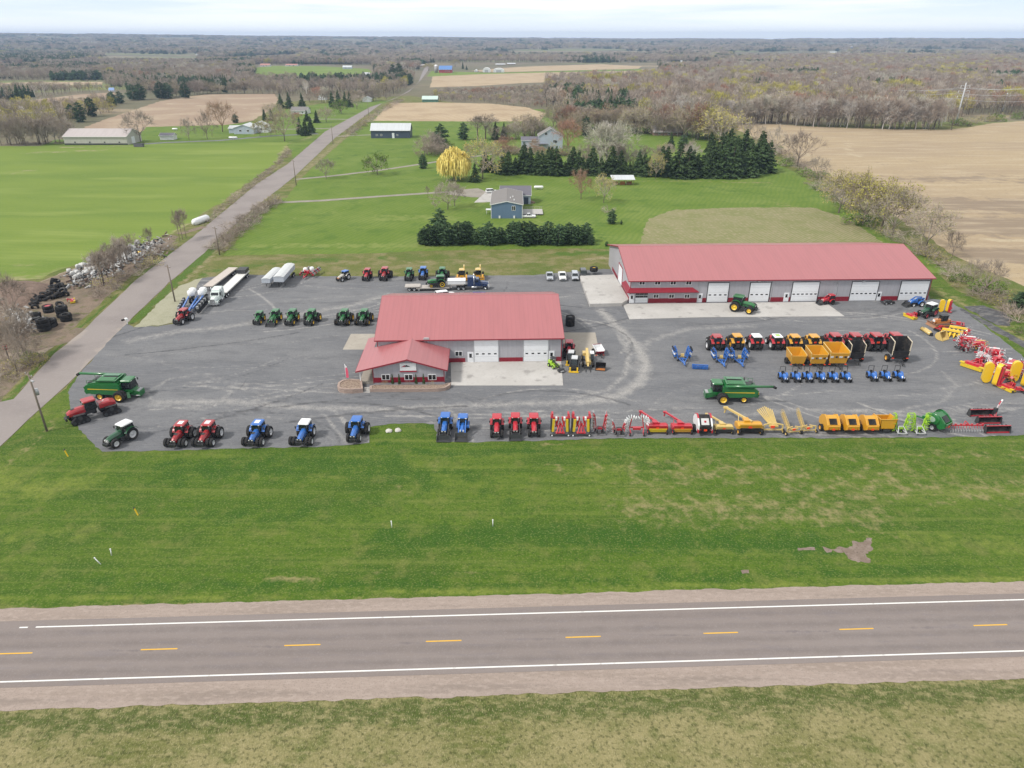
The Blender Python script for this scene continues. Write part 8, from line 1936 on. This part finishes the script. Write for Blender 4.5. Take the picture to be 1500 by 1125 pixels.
def tree(kind, u, v, vt, label, group=None, wide=1.0, cat=None, name=None, loc=None, h=None, z=0.0):
 p = at(u, v) if loc is None else Vector(loc)
 if h is None: h = max(0.4, hz(p.x, p.y, vt))
 vs, mats, bk = KINDS[kind]; k = random.randrange(len(vs)); key = (kind, k)
 if key not in TM: TM[key] = (vs[k][0].mesh('crown', mats), vs[k][1].mesh('trunk',[bk]))
 nm = name or {'spruce': 'spruce_tree', 'pine': 'pine_tree', 'arborvitae': 'arborvitae', 'willow': 'willow_tree', 'birch': 'birch_tree', 'shrub': 'bare_shrub', 'budshrub': 'budding_shrub', 'greenshrub': 'green_shrub', 'bud': 'budding_tree', 'olive': 'budding_tree', 'red': 'budding_tree', 'leafy': 'leafy_tree'}.get(kind, 'bare_tree')
 r = empty(nm,(p.x, p.y, z), random.random()*6.28); tag(r, label, cat or ('shrub' if 'shrub' in kind else 'tree'), group)
 for me, n_ in zip(TM[key],('crown', 'trunk')):
  o = bpy.data.objects.new(n_, me); COL.objects.link(o); o.parent = r; o.scale = (h*wide, h*wide, h)
 return r
lab = 'dark spruce in the tall windbreak behind the slate blue house'; g_ = 'spruces of the tall windbreak'
for u in np.arange(712,1042,6.4): tree('spruce', u + random.uniform(-2,2),253 + (u - 700)*0.020 + random.uniform(-2,2), random.choice([207,213,219,224,229,236]) - (u - 700)*0.005, lab, g_, random.uniform(1.35,1.75))
for k in range(22): u = 1035 + 94*random.random(); v = 258 + random.uniform(-14,3); tree('spruce', u, v, v - random.uniform(46,62), lab, g_, random.uniform(1.15,1.5))
lab = 'bushy young pine in the evergreen row in front of the slate blue house'; g_ = 'pines of the row in front of the slate blue house'
for u in np.arange(616,868,7.2): tree('pine', u + random.uniform(-2,2),357.5 + random.uniform(-3,2), random.choice([322,326,331,336]) + (2 if u > 820 else 0), lab, g_, random.uniform(0.95,1.25))
tree('pine',645,344,303, 'tall dark pine at the left end of the evergreen row before the blue house', None,1.1); tree('pine',866,359,342, 'smallest pine at the right end of the evergreen row', None,1.0)
for kind, u, v, vt, lab, wd in (
 ('willow',666,264,211, 'bright golden willow beside the drive of the blue house',1.12),('bud',707,262,199, 'large yellowish budding tree right of the golden willow',.9),('spruce',696,267,237, 'dark spruce between the golden willow and the windbreak',1.3),
 ('bare',656,307,264, 'bare tree by the gravel turn of the blue house drive',1.0),('bare',666,302,268, 'smaller bare tree right behind the one by the gravel turn',.8),('tallbare',627,292,272, 'thin sapling on the drive edge left of the bare trees',.5),
 ('bare',478,262,232, 'dark bare tree on the lawn by the upper drive',.95),('leafy',553,256,222, 'round fresh green tree on the lawn by the upper drive',.95),('pine',620,247,224, 'small dark tree standing left of the golden willow',.9),('leafy',655,225,207, 'round green bush behind the golden willow',1.2),
 ('pine',646,221,179, 'dark pine among grey bushes right of the navy barn',.95),('bare',632,226,190, 'grey bare tree in front of the dark pine near the navy barn',.95),('bare',640,224,194, 'grey bare tree right beside the dark pine near the navy barn',.9),('bare',622,229,200, 'low grey bare tree at the left of the bushes near the navy barn',.9),
 ('pine',679,205,177, 'dark round pine left of the pink bare trees at the straw field',1.0),('tallbare',700,204,168, 'pinkish bare tree between dark pines at the straw field',1.4),('tallbare',711,204,166, 'pinkish bare tree, right one between dark pines at the straw field',1.4),('spruce',726,205,176, 'dark spruce right of the pinkish bare trees',1.1),('spruce',738,204,178, 'dark spruce, right one of the two by the pinkish bare trees',1.1),
 ('olive',768,200,166, 'broad brownish green tree left of the pale blue house',1.2),('olive',780,198,170, 'broad brownish tree directly beside the pale blue house roof',1.1),('red',742,218,198, 'orange budding shrub tree left of the pale blue house',1.2),('red',733,221,204, 'low orange budding shrub at the pale blue house drive',1.4),('red',782,222,202, 'reddish budding tree at the pale blue house porch',1.0),
 ('red',832,222,173, 'tall pinkish budding tree right of the pale blue house',.8),('olive',842,200,165, 'brown budding tree behind the right side of the pale blue house',1.0),('pine',858,199,168, 'dark pine behind the white birches',.9),('pine',888,190,164, 'dark pine at the wood edge behind the white birches',.9),
 ('birch',877,250,178, 'white birch behind the windbreak, left of three',.9),('birch',889,247,176, 'white birch behind the windbreak, middle of three',.9),('birch',906,246,177, 'white birch behind the windbreak, right of three',.9),('tallbare',898,248,205, 'low brown bare tree among the white birches',1.2),('bare',918,246,207, 'grey bare tree right of the white birches',1.0),('bare',862,248,208, 'bare tree left of the white birches',.9),
 ('red',851,292,247, 'pinkish bare tree on the lawn left of the wood shelter',.75),('bud',884,297,254, 'yellowish budding tree on the lawn below the wood shelter',.75),('pine',896,328,305, 'small round evergreen alone on the lawn',1.0),('shrub',890,311,299, 'grey bare bush behind the small round evergreen',1.3),('pine',888.5,361,353, 'tiny dark evergreen near the shop gable',1.0),('pine',910,329,322, 'very small evergreen right of the round one on the lawn',.8),
 ('bud',960,262,222, 'leaning pale multi stemmed tree in front of the windbreak',.6),('bud',969,240,208, 'small yellow budding tree behind the windbreak near the brown house',.8),('spruce',982,218,192, 'dark spruce in front of the brown house',1.2),
 ('olive',945,196,158, 'brownish budding tree left of the brown house',1.1),('olive',930,196,155, 'greenish budding tree farther left of the brown house',1.0),('red',975,196,150, 'reddish budding tree behind the brown house roof',1.0),('olive',1002,204,152, 'broad pale budding tree at the right end of the brown house',1.1),('red',1022,205,150, 'reddish orange budding tree right of the brown house',.95),('bud',1052,214,156, 'large yellow green budding tree at the end of the windbreak',1.15),('bud',1038,206,150, 'yellowish budding tree behind the largest yellow green one',1.0),('olive',912,190,152, 'olive budding tree behind the lawn of the birches',1.1),('pine',1000,220,196, 'dark evergreen right of the brown house',1.1),('pine',1065,216,190, 'dark evergreen beside the yellow green budding tree',1.0),
 ('bare',1102,212,178, 'bare tree at the near corner of the stubble field',1.0),('bare',1134,228,183, 'spreading bare tree on the hedgerow beside the windbreak',.95),('bare',1168,243,191, 'largest spreading bare tree on the hedgerow beside the windbreak',.95),('bare',1196,262,228, 'small bare tree on the hedgerow left of the yellow green clump',.8),
 ('bud',1228,312,250, 'yellow green tree at the left of the hedgerow clump',1.05),('bud',1262,330,254, 'yellow green tree in the middle of the hedgerow clump',1.05),('bud',1290,338,262, 'yellow green tree at the right of the hedgerow clump',1.0),('bud',1246,306,248, 'yellow green tree at the back of the hedgerow clump',1.0),('olive',1308,345,272, 'browner budding tree at the right edge of the hedgerow clump',.95),
 ('olive',1356,366,298, 'leaning bare tree on the hedgerow behind the shop roof',.85),('bare',1394,378,338, 'small bare tree right of the leaning hedgerow tree',.6),('bare',1441,431,378, 'bare tree on the hedgerow above the black plastic',.75),('bare',1425,415,378, 'grey bare tree on the hedgerow left of the one above the plastic',.8),('pine',1494,456,424, 'green evergreen on the hedgerow at the right frame edge',1.5),('greenshrub',1455,428,410, 'green bush on the hedgerow near the right frame edge',1.3),('greenshrub',1150,243,232, 'fresh green bush at the corner of windbreak and hedgerow',1.3),
 ('bare',206,208,160, 'bare tree at the end of the long beige barn',.85),('bare',277,205,171, 'bare tree right of the small white shed',.6),('bare',304,204,161, 'taller bare tree between white shed and white house',.6),('red',326,193,146, 'large reddish brown tree left of the white house',.8),('olive',417,207,156, 'yellowish tree beside the drive of the long beige barn',.75),('bud',381,200,175, 'small budding tree in front of the white house',.9),('bud',397,199,178, 'small budding tree right of the white house',.7),
 ('pine',345,180,166, 'dark evergreen left of the white house roof',1.2),('spruce',388,177,158, 'dark spruce behind the right end of the white house',1.1),('spruce',398,177,158, 'dark spruce, second behind the right end of the white house',1.1),('spruce',412,159,136, 'dark spruce, left of three behind the grey roofed house',1.3),('spruce',424,159,134, 'dark spruce, middle of three behind the grey roofed house',1.3),('spruce',443,158,135, 'dark spruce, right of three behind the grey roofed house',1.3),
 ('spruce',440,197,170, 'dark spruce by the side road, nearest the white house',1.1),('spruce',448,199,172, 'dark spruce by the side road, front of the dense group',1.2),('spruce',456,195,168, 'dark spruce by the side road, right of the dense group',1.2),('spruce',464,180,160, 'dark spruce right of the grey roofed house',1.2),('spruce',450,178,160, 'dark spruce in front of the grey roofed house',1.2),('olive',478,179,156, 'rounded pale tree right of the grey roofed house',1.0),('red',435,176,164, 'dark red budding bush by the grey roofed house',1.3),('olive',400,170,150, 'pale yellowish tree left of the grey roofed house',1.2),
 ('leafy',500,167,144, 'bright lime green tree on the roadside lawn',.95),('spruce',487,157,132, 'dark spruce behind the lime green tree, left one',1.1),('spruce',496,155,131, 'dark spruce behind the lime green tree, second one',1.2),('spruce',506,155,133, 'dark spruce behind the lime green tree, third one',1.2),('spruce',513,157,133, 'dark spruce behind the lime green tree, right one',1.1),('bare',523,160,138, 'grey bare tree beside the white outbuilding',1.0),('red',466,146,126, 'orange red tree behind the white garage',1.0),('pine',514,128,114, 'lone dark pine in the bare wood left of the road',1.0),('birch',477,150,126, 'pale birch right of the white garage',1.0),
 ('pine',106,174,151, 'dark pine at the left end of the tree row by the tilled field',1.0),('pine',119,179,147, 'dark pine, second in the tree row by the tilled field',.9),('pine',135,171,141, 'tallest dark pine in the tree row by the tilled field',.95),('olive',142,165,139, 'yellow brown tree beside the tallest pine of the tilled field row',.9),('pine',177,152,132, 'dark pine between the two tilled fields',1.1),('pine',196,147,122, 'dark pine at the top corner of the tilled field, left one',1.2),('pine',207,146,121, 'dark pine at the top corner of the tilled field, right one',1.2),('pine',237,145,118, 'dark pine on the far edge of the tilled field, left of three',1.2),('pine',247,144,119, 'dark pine on the far edge of the tilled field, middle of three',1.1),('pine',272,144,120, 'dark pine on the far edge of the tilled field, right of three',1.1),('pine',330,136,117, 'round dark pine in the wood behind the tilled field',.9),('spruce',358,132,114, 'dark spruce in the wood behind the right part of the tilled field',1.0),('spruce',375,126,111, 'dark spruce by the left end of the distant green field',1.2),('pine',12,145,133, 'round dark pine at the far left beside the narrow tilled field',1.2),('bud',160,165,150, 'low greenish tree in the row by the tilled field',1.4),
 ('pine',585,120,90, 'tall dark pine near the far end of the side road',.8),('pine',576,118,92, 'tall dark pine, left of the tallest near the far road',.8),('pine',593,124,104, 'dark evergreen beside the far bend of the side road',1.0),('bud',592,114,101, 'yellowish tree among the pines near the far road',1.2),('pine',600,124,106, 'dark evergreen right at the far bend of the side road',.9),('bud',628,104,92, 'grey green tree beside the red barn silo',1.3),('bud',667,98,86, 'broad pale tree behind the red barn',1.4),('spruce',678,101,89, 'thin dark spruce right of the red barn',.8),('spruce',683.5,102.5,95, 'small dark spruce right of the red barn',1.2),('spruce',602,97,87, 'dark spruce by the pinkish roof at the top of the road',1.2),('spruce',609,97,87, 'dark spruce, right one by the pinkish roof at the top of the road',1.2)):
 tree(kind, u, v, vt, lab, None, wd)
for u, lab in ((575.5, 'leftmost'),(585.5, 'second'),(610, 'third'),(621, 'rightmost')): tree('arborvitae', u,566.5,551, lab + ' narrow evergreen in the entrance planter', 'evergreens in the entrance planter',1.0, 'shrub', z=0.63)
for u, k, lab in ((564, 'budshrub', 'yellow green low bush in the left half of the entrance planter'),(598, 'shrub', 'brown low bush in the middle of the entrance planter'),(633, 'budshrub', 'yellow green low bush in the right half of the entrance planter')): tree(k, u,566.5,563, lab, None,1.5, z=0.62, h=0.55)
for u, v, vt in ((14,528,440),(36,522,452),(29,530,468),(41,526,470),(19,478,400),(3,500,430),(25,545,490)): tree('bare', u, v, vt, 'bare roadside tree before the scrap at the left frame edge', 'bare trees at the left frame edge',.62)
for k in range(16): t = k/15; u = 150 + 44*t + random.uniform(-4,4); tree('tallbare', u,420 - 38*t + random.uniform(-5,3),372 - 24*t + random.uniform(-8,10), 'thin bare tree between the white bale heap and the side road', 'thin bare trees by the bale heap',.8)
for u, v, vt, w_ in ((268,351,306,.5),(273,349,304,.5),(264,354,312,.5),(222,372,332,.5),(180,395,345,.6)): tree('tallbare', u, v, vt, 'tall thin bare tree beside the field entrance off the side road', 'tall thin bare trees by the field entrance', w_)
def row(kinds, pts, n_, hlo, hhi, lab, grp, wid=1.2, sc=2.0, cat=None):
 P = [Vector(q) for q in W(pts)]; ln = [(b - a).length for a, b in zip(P[:-1], P[1:])]; tot = sum(ln)
 for k in range(n_):
  d = tot*(k + random.uniform(-.4,.4) + .5)/n_; i = 0
  while i < len(ln) - 1 and d > ln[i]: d -= ln[i]; i += 1
  p = P[i].lerp(P[i + 1], min(1, max(0, d/ln[i]))) + Vector((random.gauss(0, sc*.5), random.gauss(0, sc*.5)))
  tree(random.choice(kinds),0,0,0, lab, grp, wid*random.uniform(.8,1.2), cat, None,(p.x, p.y,0), random.uniform(hlo, hhi))
row(['shrub'],[(316,368),(345,342),(372,318),(402,296)],60,1.8,3.8, 'grey bare shrub in the brush strip between side road and lawn', 'brush strip by the side road',1.2,2.6)
row(['budshrub', 'shrub'],[(385,306),(404,295)],6,2.5,4.2, 'taller budding shrub at the end of the brush strip by the lower drive', 'tall shrubs by the lower drive',1.0,1.5)
row(['shrub'],[(296,330),(340,296),(400,246),(424,222)],60,0.9,1.9, 'low brown brush on the ditch of the green crop field', 'ditch brush by the crop field',1.7,1.5)
row(['shrub', 'budshrub'],[(505,202),(535,180),(572,156),(590,146)],44,2.0,4.8, 'brown roadside brush between side road and straw field', 'brush by the straw field',1.2,3.5)
row(['shrub', 'shrub', 'budshrub'],[(245,362),(215,388),(170,415),(140,440)],30,1.0,3.0, 'low brush between the white bale heap and the side road', 'low brush by the bale heap',1.3,3)
row(['greenshrub', 'budshrub', 'shrub'],[(44,524),(20,545),(-5,560)],14,1.2,2.4, 'greenish bush on the bank at the left frame edge', 'bushes at the left frame edge',1.4,3)
row(['shrub', 'shrub', 'shrub', 'budshrub', 'shrub', 'greenshrub'],[(1115,205),(1165,240),(1220,285),(1290,340),(1340,365),(1390,400),(1450,440),(1540,500)],84,1.5,4.0, 'grey hedgerow shrub between lawn and stubble field', 'hedgerow shrubs along the stubble field',1.45,4.5)
row(['greenshrub', 'shrub', 'budshrub'],[(1395,186),(1440,178),(1500,172),(1560,168)],18,3,6, 'low greenish scrub behind the stubble field near the tall power pole', 'scrub near the power pole',1.4,8)
row(['olive', 'bare', 'red', 'tallbare', 'olive'],[(815,186),(880,190),(940,194),(1010,199),(1060,205)],80,10,17, 'bare or budding tree in the grove between the pale blue house and the brown house', 'grove behind the pale blue and brown houses',1.05,9)
row(['bare', 'olive', 'tallbare', 'shrub'],[(720,206),(760,203),(800,198)],18,6,12, 'bare tree at the left of the pale blue house', 'bare trees left of the pale blue house',1.0,5)
row(['bare', 'tallbare', 'birch'],[(840,247),(900,246),(960,244),(1030,236)],15,6,12, 'bare tree just behind the tall spruce windbreak', 'bare trees just behind the windbreak',.9,5)
row(['red', 'shrub', 'budshrub'],[(722,226),(770,226),(835,228)],24,2.5,6.5, 'budding bush in front of the pale blue house', 'bushes in front of the pale blue house',1.2,4)
row(['bare', 'shrub', 'olive'],[(612,230),(635,222),(655,232)],12,3,8, 'grey bare bush right of the navy barn', 'grey bushes right of the navy barn',1.1,5)
row(['bare', 'tallbare', 'olive'],[(455,150),(520,150),(560,147)],18,8,14, 'bare tree around the white outbuildings by the side road', 'bare trees around the white outbuildings',1.0,7)
row(['bare', 'tallbare', 'tallbare'],[(0,212),(55,212),(100,209)],22,13,18, 'bare tree in the row left of the long beige barn', 'bare tree row by the long barn',.8,5)
row(['shrub'],[(15,212),(98,210)],8,1.5,3, 'brush under the bare tree row by the long barn', 'brush by the long barn',1.6,4)
row(['tallbare', 'tallbare', 'bare', 'birch'],[(1062,183),(1120,180),(1200,185.5),(1290,188.5),(1386,190)],84,15,22, 'bare trunked tree on the wood edge behind the stubble field', 'wood edge trees behind the stubble field',.95,7)
row(['tallbare', 'bare'],[(645,148),(720,150),(775,157)],26,4,8, 'bare tree on the wood edge behind the straw field', 'wood edge trees behind the straw field',.95,7)
row(['olive', 'bare', 'tallbare'],[(235,144),(300,137),(400,137)],26,10,17, 'bare or budding tree on the wood edge behind the tilled field', 'wood edge trees behind the tilled field',1.0,8)
def wood_mesh(seed, kind):
 """coarser tree for the far woods"""
 g = np.random.default_rng(seed); s = Sprays()
 if kind in ('spruce', 'pine'):
  for k in range(16):
   t = k/16; R = (0.22*(1 - t) + 0.02) if kind == 'spruce' else 0.30*math.sqrt(max(0.05,1 - (1.7*t - 0.6)**2))
   for j in range(7): a = g.uniform(0,6.28); z = 0.08 + 0.9*t; s.blade((0,0, z + 0.04),(math.cos(a)*R, math.sin(a)*R, z - g.uniform(-.02,.06)),0.16*(1.1 - t), g,0,0.5)
  s.limb((0,0,0),(0,0,.8),.015,.005,1); return s
 r = 0.24 if kind != 'tallbare' else 0.17
 s.limb((0,0,0),(0.01,0,0.5),0.016,0.010,1)
 for k in range(7): a = g.uniform(0,6.28); s.limb((0,0, g.uniform(.25,.5)),(math.cos(a)*r*.7, math.sin(a)*r*.7, g.uniform(.55,.85)),0.008,0.003,1)
 for k in range(150):
  a = g.uniform(0,6.28); q = math.sqrt(g.random()); t = g.random()**0.8; R = r*math.sqrt(max(0.05,1 - (1.5*t - 0.55)**2)); p = np.array([math.cos(a)*q*R*1.1, math.sin(a)*q*R*1.1,0.36 + 0.56*t])
  s.blade(p, p + np.array([math.cos(a)*.05, math.sin(a)*.05,.085])*g.uniform(.6,1.6),0.016, g,0,0.2)
  if kind in ('bud', 'olive', 'red') and k % 2 == 0: s.leaf(p,0.028*g.uniform(.6,1.3), g,2)
 return s
WK = [('bare',[TWIG, BARK, BUD],4),('tallbare',[TWIG, BARK, BUD],3),('red',[TWIGR, BARK, TWIGR],2),('olive',[TWIG, BARK, BUDP],2),('bud',[BUD, BARK, BUD],2),('birch',[TWIGW, BIRCHB, BUD],2),('spruce',[NEEDLE, BARK],2),('pine',[PINE, BARK],2)]
wcol = bpy.data.collections.new('woodland kinds'); WI = {}; k_ = 0
for kd, mats, n_ in WK:
 WI[kd] = []
 for q in range(n_):
  o = bpy.data.objects.new('woodland_tree_%02d' % k_, wood_mesh(200 + k_, kd).mesh('woodland_tree', mats)); wcol.objects.link(o); WI[kd].append(k_); k_ += 1
def wood_nodes():
 ng = bpy.data.node_groups.new('plant the wood', 'GeometryNodeTree')
 ng.interface.new_socket('Geometry', in_out='INPUT', socket_type='NodeSocketGeometry'); ng.interface.new_socket('Geometry', in_out='OUTPUT', socket_type='NodeSocketGeometry')
 gi = ng.nodes.new('NodeGroupInput'); go = ng.nodes.new('NodeGroupOutput'); ci = ng.nodes.new('GeometryNodeCollectionInfo'); ci.inputs['Collection'].default_value = wcol; ci.inputs['Separate Children'].default_value = True; ci.inputs['Reset Children'].default_value = True
 ip = ng.nodes.new('GeometryNodeInstanceOnPoints'); ip.inputs['Pick Instance'].default_value = True
 for nm, ty, sk in (('kind', 'INT', 'Instance Index'),('turn', 'FLOAT_VECTOR', 'Rotation'),('size', 'FLOAT_VECTOR', 'Scale')):
  na = ng.nodes.new('GeometryNodeInputNamedAttribute'); na.data_type = ty; na.inputs['Name'].default_value = nm; ng.links.new(na.outputs['Attribute'], ip.inputs[sk])
 ng.links.new(gi.outputs[0], ip.inputs['Points']); ng.links.new(ci.outputs[0], ip.inputs['Instance']); ng.links.new(ip.outputs[0], go.inputs[0]); return ng
NG = wood_nodes()
def wood(name, pts, kinds, hs, wd):
 me = bpy.data.meshes.new(name); n = len(pts); me.vertices.add(n); me.vertices.foreach_set('co', np.asarray(pts, np.float32).ravel())
 a = me.attributes.new('kind', 'INT', 'POINT'); a.data.foreach_set('value', np.asarray(kinds, np.int32))
 rot = np.zeros((n,3), np.float32); rot[:,2] = RNG.random(n)*6.28; rot[:,0] = RNG.normal(size=n)*0.04; a = me.attributes.new('turn', 'FLOAT_VECTOR', 'POINT'); a.data.foreach_set('vector', rot.ravel())
 sz = np.stack([hs*wd, hs*wd, hs],1).astype(np.float32); a = me.attributes.new('size', 'FLOAT_VECTOR', 'POINT'); a.data.foreach_set('vector', sz.ravel())
 o = bpy.data.objects.new(name, me); COL.objects.link(o); md = o.modifiers.new('wood', 'NODES'); md.node_group = NG; o['kind'] = 'stuff'; return o
def scatter(poly, space):
 A = np.array(poly); lo, hi = A.min(0), A.max(0); X, Y = np.meshgrid(np.arange(lo[0], hi[0], space), np.arange(lo[1], hi[1], space)); G = np.stack([X.ravel(), Y.ravel()],1) + RNG.uniform(-.45,.45,(X.size,2))*space
 return G[inside(G, A)]
def nz(P, s, o): return np.array([mnoise.fractal(Vector((x*s, y*s, o)),0.9,2.0,3) for x, y in P])
def assign(P, base, h0, h1, con=0.35, budt=0.30, redt=0.42):
 n = len(P); f = nz(P,0.006,4.0); f2 = nz(P,0.011,9.0); f3 = nz(P,0.013,21.0); out = []
 for k in range(n):
  r = random.random()
  if f[k] > con and r < 0.8: kd = 'pine' if f2[k] > 0 else 'spruce'
  elif f3[k] > budt and r < 0.75: kd = 'bud'
  elif f3[k] < -redt and r < 0.6: kd = 'red'
  elif f2[k] > 0.32 and r < .6: kd = 'olive'
  elif f2[k] < -0.45 and r < .45: kd = 'birch'
  else: kd = random.choice(base)
  out.append(random.choice(WI[kd]))
 return out, RNG.uniform(h0, h1, n)
CLEAR = [np.array(W(p)) for p in ([(374,113),(372,95),(545,95),(548,112)],[(620,130),(630,92),(760,92),(965,92),(965,116),(930,121),(800,121)],[(150,92),(155,81),(292,81),(288,93)],[(-20,127),(-20,119),(155,118),(155,126)],[(-60,160),(10,151),(168,133.5),(174,145),(110,159)],[(965,104),(970,92),(1040,92),(1040,101)],[(1070,85),(1075,78),(1235,77.5),(1230,83)],[(-40,100),(-40,94.5),(62,94.5),(62,100)],[(565,120),(568,108),(592,108),(592,120)],[(525,115),(528,105),(545,105),(545,115)],[(560,152),(640,122),(800,117),(800,163),(775,157),(720,150),(640,150)],[(-60,141),(-60,126),(150,125),(165,133)],[(368,120),(372,112),(548,110),(562,119)],[(586,150),(608,118),(617,96),(634,96),(626,120),(604,150)])]
def clear(P):
 k = np.ones(len(P), bool)
 for c in CLEAR: k &= ~inside(P, c)
 return P[k]
def plant(name, poly, space, h0, h1, base=('bare', 'bare', 'tallbare', 'tallbare'), wd=1.0, all_=False, **kw):
 P = scatter(W(poly), space); P = P if all_ else clear(P); kd, h = assign(P, list(base), h0, h1, **kw)
 return wood(name, np.column_stack([P, np.zeros(len(P))]), kd, h, RNG.uniform(.85,1.25, len(P))*wd)
plant('woodland',[(643,146),(720,149),(775,155.5),(806,165),(870,172),(960,184),(1070,180.5),(1120,179),(1200,184),(1290,187),(1384,188),(1398,172),(1500,166),(1900,160),(1900,88),(1300,86),(1100,90),(1040,100),(975,104),(930,116),(860,122),(790,126),(700,131),(640,134)],8.5,12,20, con=0.55, budt=0.34, redt=0.40)
plant('woodland',[(403,136),(409,144),(470,136),(540,140),(572,144),(596,131),(608,116),(560,100),(560,90),(300,88),(-300,88),(-300,154),(0,150),(60,142),(110,136.5),(172,132),(235,141.5),(300,134.5)],9.5,9,16,('bare', 'tallbare', 'olive', 'bare'), con=0.16, budt=0.5, redt=0.5)
plant('woodland',[(-300,205),(0,203),(55,198),(95,188),(150,168),(172,158),(168,150),(110,160),(40,161),(-300,168)],9,8,14,('bare', 'olive', 'bud', 'tallbare'), con=0.5)
plant('woodland',[(800,172),(860,180),(930,190),(1060,190),(1075,184),(960,183),(870,170)],8.5,10,16,('olive', 'bare', 'red', 'tallbare'), con=0.5)
def far_wood(name, r0, r1, space, h0, h1, wd, gap, con):
 k = space; A = math.radians(39); poly = [(r0*math.sin(a), r0*math.cos(a)) for a in np.linspace(-A, A,24)] + [(r1*math.sin(a), r1*math.cos(a)) for a in np.linspace(A,-A,24)]
 P = clear(scatter(poly, space)); m = nz(P*np.array([1,0.45]),0.0016,30.0); P = P[m < gap]; kd, h = assign(P,['bare', 'tallbare', 'bare', 'olive'], h0, h1, con=con, budt=0.55, redt=0.7)
 return wood(name, np.column_stack([P, np.array([relief(x, y) - 0.3 for x, y in P])]), kd, h, RNG.uniform(.9,1.3, len(P))*wd)
plant('distant_pinewood',[(-60,95),(-60,80),(60,77),(128,82),(132,88),(95,95)],22,15,20,('pine', 'pine', 'spruce'),1.5, con=-9)
plant('distant_pinewood',[(300,82),(312,77),(415,72),(432,74),(420,82)],30,15,20,('pine', 'pine', 'spruce'),1.8, con=-9)
plant('low_scrub',[(628,148),(720,149),(775,156),(800,160),(800,128),(740,131),(640,135)],6.5,3,6.5, wd=1.6, all_=True, con=9)
plant('low_scrub',[(-100,140),(-100,127.5),(150,126.5),(165,133)],9,3,7, wd=1.6, all_=True, con=9)
plant('low_scrub',[(368,119),(374,114.5),(548,113),(562,118)],10,3,7, wd=1.6, all_=True, con=9)
far_wood('distant_woodland',1620,2700,17,11,18,1.5,0.30,0.25)
far_wood('distant_woodland',2700,5200,33,13,19,2.4,0.26,0.22)
far_wood('distant_woodland',5200,9800,62,16,22,3.6,0.30,0.25)
# ------------------------------------------------------------------ light, sky and air
w = bpy.data.worlds.new('World'); SC.world = w; w.use_nodes = True
nt = w.node_tree; bg = nt.nodes['Background']
sky = node(nt, 'ShaderNodeTexSky', sky_type='NISHITA'); sky.sun_disc = False
SUN_EL, SUN_AZ = math.radians(48), math.radians(-114)     # azimuth from +Y towards +X
sky.sun_elevation = SUN_EL; sky.sun_rotation = SUN_AZ; sky.air_density = 1.0; sky.dust_density = 2.5; sky.ozone_density = 1.0
tc = node(nt, 'ShaderNodeTexCoord'); mp = node(nt, 'ShaderNodeMapping'); mp.inputs['Scale'].default_value = (1.6,1.6,26)
nt.links.new(tc.outputs['Generated'], mp.inputs[0])
cl = smooth(nt, noise(nt, mp.outputs[0],1.6,6,0.55),0.36,0.62)
cloud = mixc(nt, cl,(9.2,9.3,9.3,1),(11.4,11.3,11.0,1))
sx_ = node(nt, 'ShaderNodeSeparateXYZ'); nt.links.new(tc.outputs['Generated'], sx_.inputs[0])
cloud = mixc(nt, smooth(nt, sx_.outputs[2],0.0,0.45), mixc(nt, cl,(9.4,10.9,12.0,1),(13.6,13.8,13.9,1)), cloud)
cloud = mixc(nt, smooth(nt, sx_.outputs[2],0.0,0.045),(14.6,15.1,15.5,1), cloud)
c = mixc(nt,0.86, sky.outputs[0], cloud)
nt.links.new(c, bg.inputs['Color']); bg.inputs['Strength'].default_value = 0.10
sd = bpy.data.lights.new('sun', 'SUN'); so_ = bpy.data.objects.new('sun', sd); COL.objects.link(so_)
sd.energy = 3.2; sd.angle = math.radians(7); sd.color = (1.0,0.95,0.88)
dirv = Vector((math.sin(SUN_AZ)*math.cos(SUN_EL), math.cos(SUN_AZ)*math.cos(SUN_EL), math.sin(SUN_EL)))
so_.rotation_euler = dirv.to_track_quat('Z', 'Y').to_euler(); so_.location = dirv*300
HAZE = True
if HAZE:
 m = MB(); m.box((0,0,74),(23400,23400,150)); ho = m.build('haze',[])
 hm = bpy.data.materials.new('haze'); hm.use_nodes = True; hn_ = hm.node_tree; hn_.nodes.remove(hn_.nodes['Principled BSDF'])
 pv = node(hn_, 'ShaderNodeVolumePrincipled'); pv.inputs['Color'].default_value = (0.50,0.67,0.96,1); pv.inputs['Density'].default_value = 1.05e-4
 hn_.links.new(pv.outputs[0], hn_.nodes['Material Output'].inputs['Volume']); ho.data.materials.append(hm); struct(ho, 'stuff')
SC.render.engine = 'CYCLES'
cy = SC.cycles
cy.max_bounces = 4; cy.diffuse_bounces = 2; cy.glossy_bounces = 2; cy.transmission_bounces = 2; cy.volume_bounces = 0; cy.transparent_max_bounces = 8
cy.use_denoising = True; cy.use_adaptive_sampling = True; cy.adaptive_threshold = 0.004
try: cy.denoiser = 'OPENIMAGEDENOISE'; cy.denoising_input_passes = 'RGB_ALBEDO_NORMAL'; cy.denoising_prefilter = 'ACCURATE'
except Exception: pass
SC.view_settings.view_transform = 'Standard'; SC.view_settings.look = 'None'; SC.view_settings.exposure = 0.03; SC.view_settings.gamma = 1.0
SC.render.filter_size = 1.0
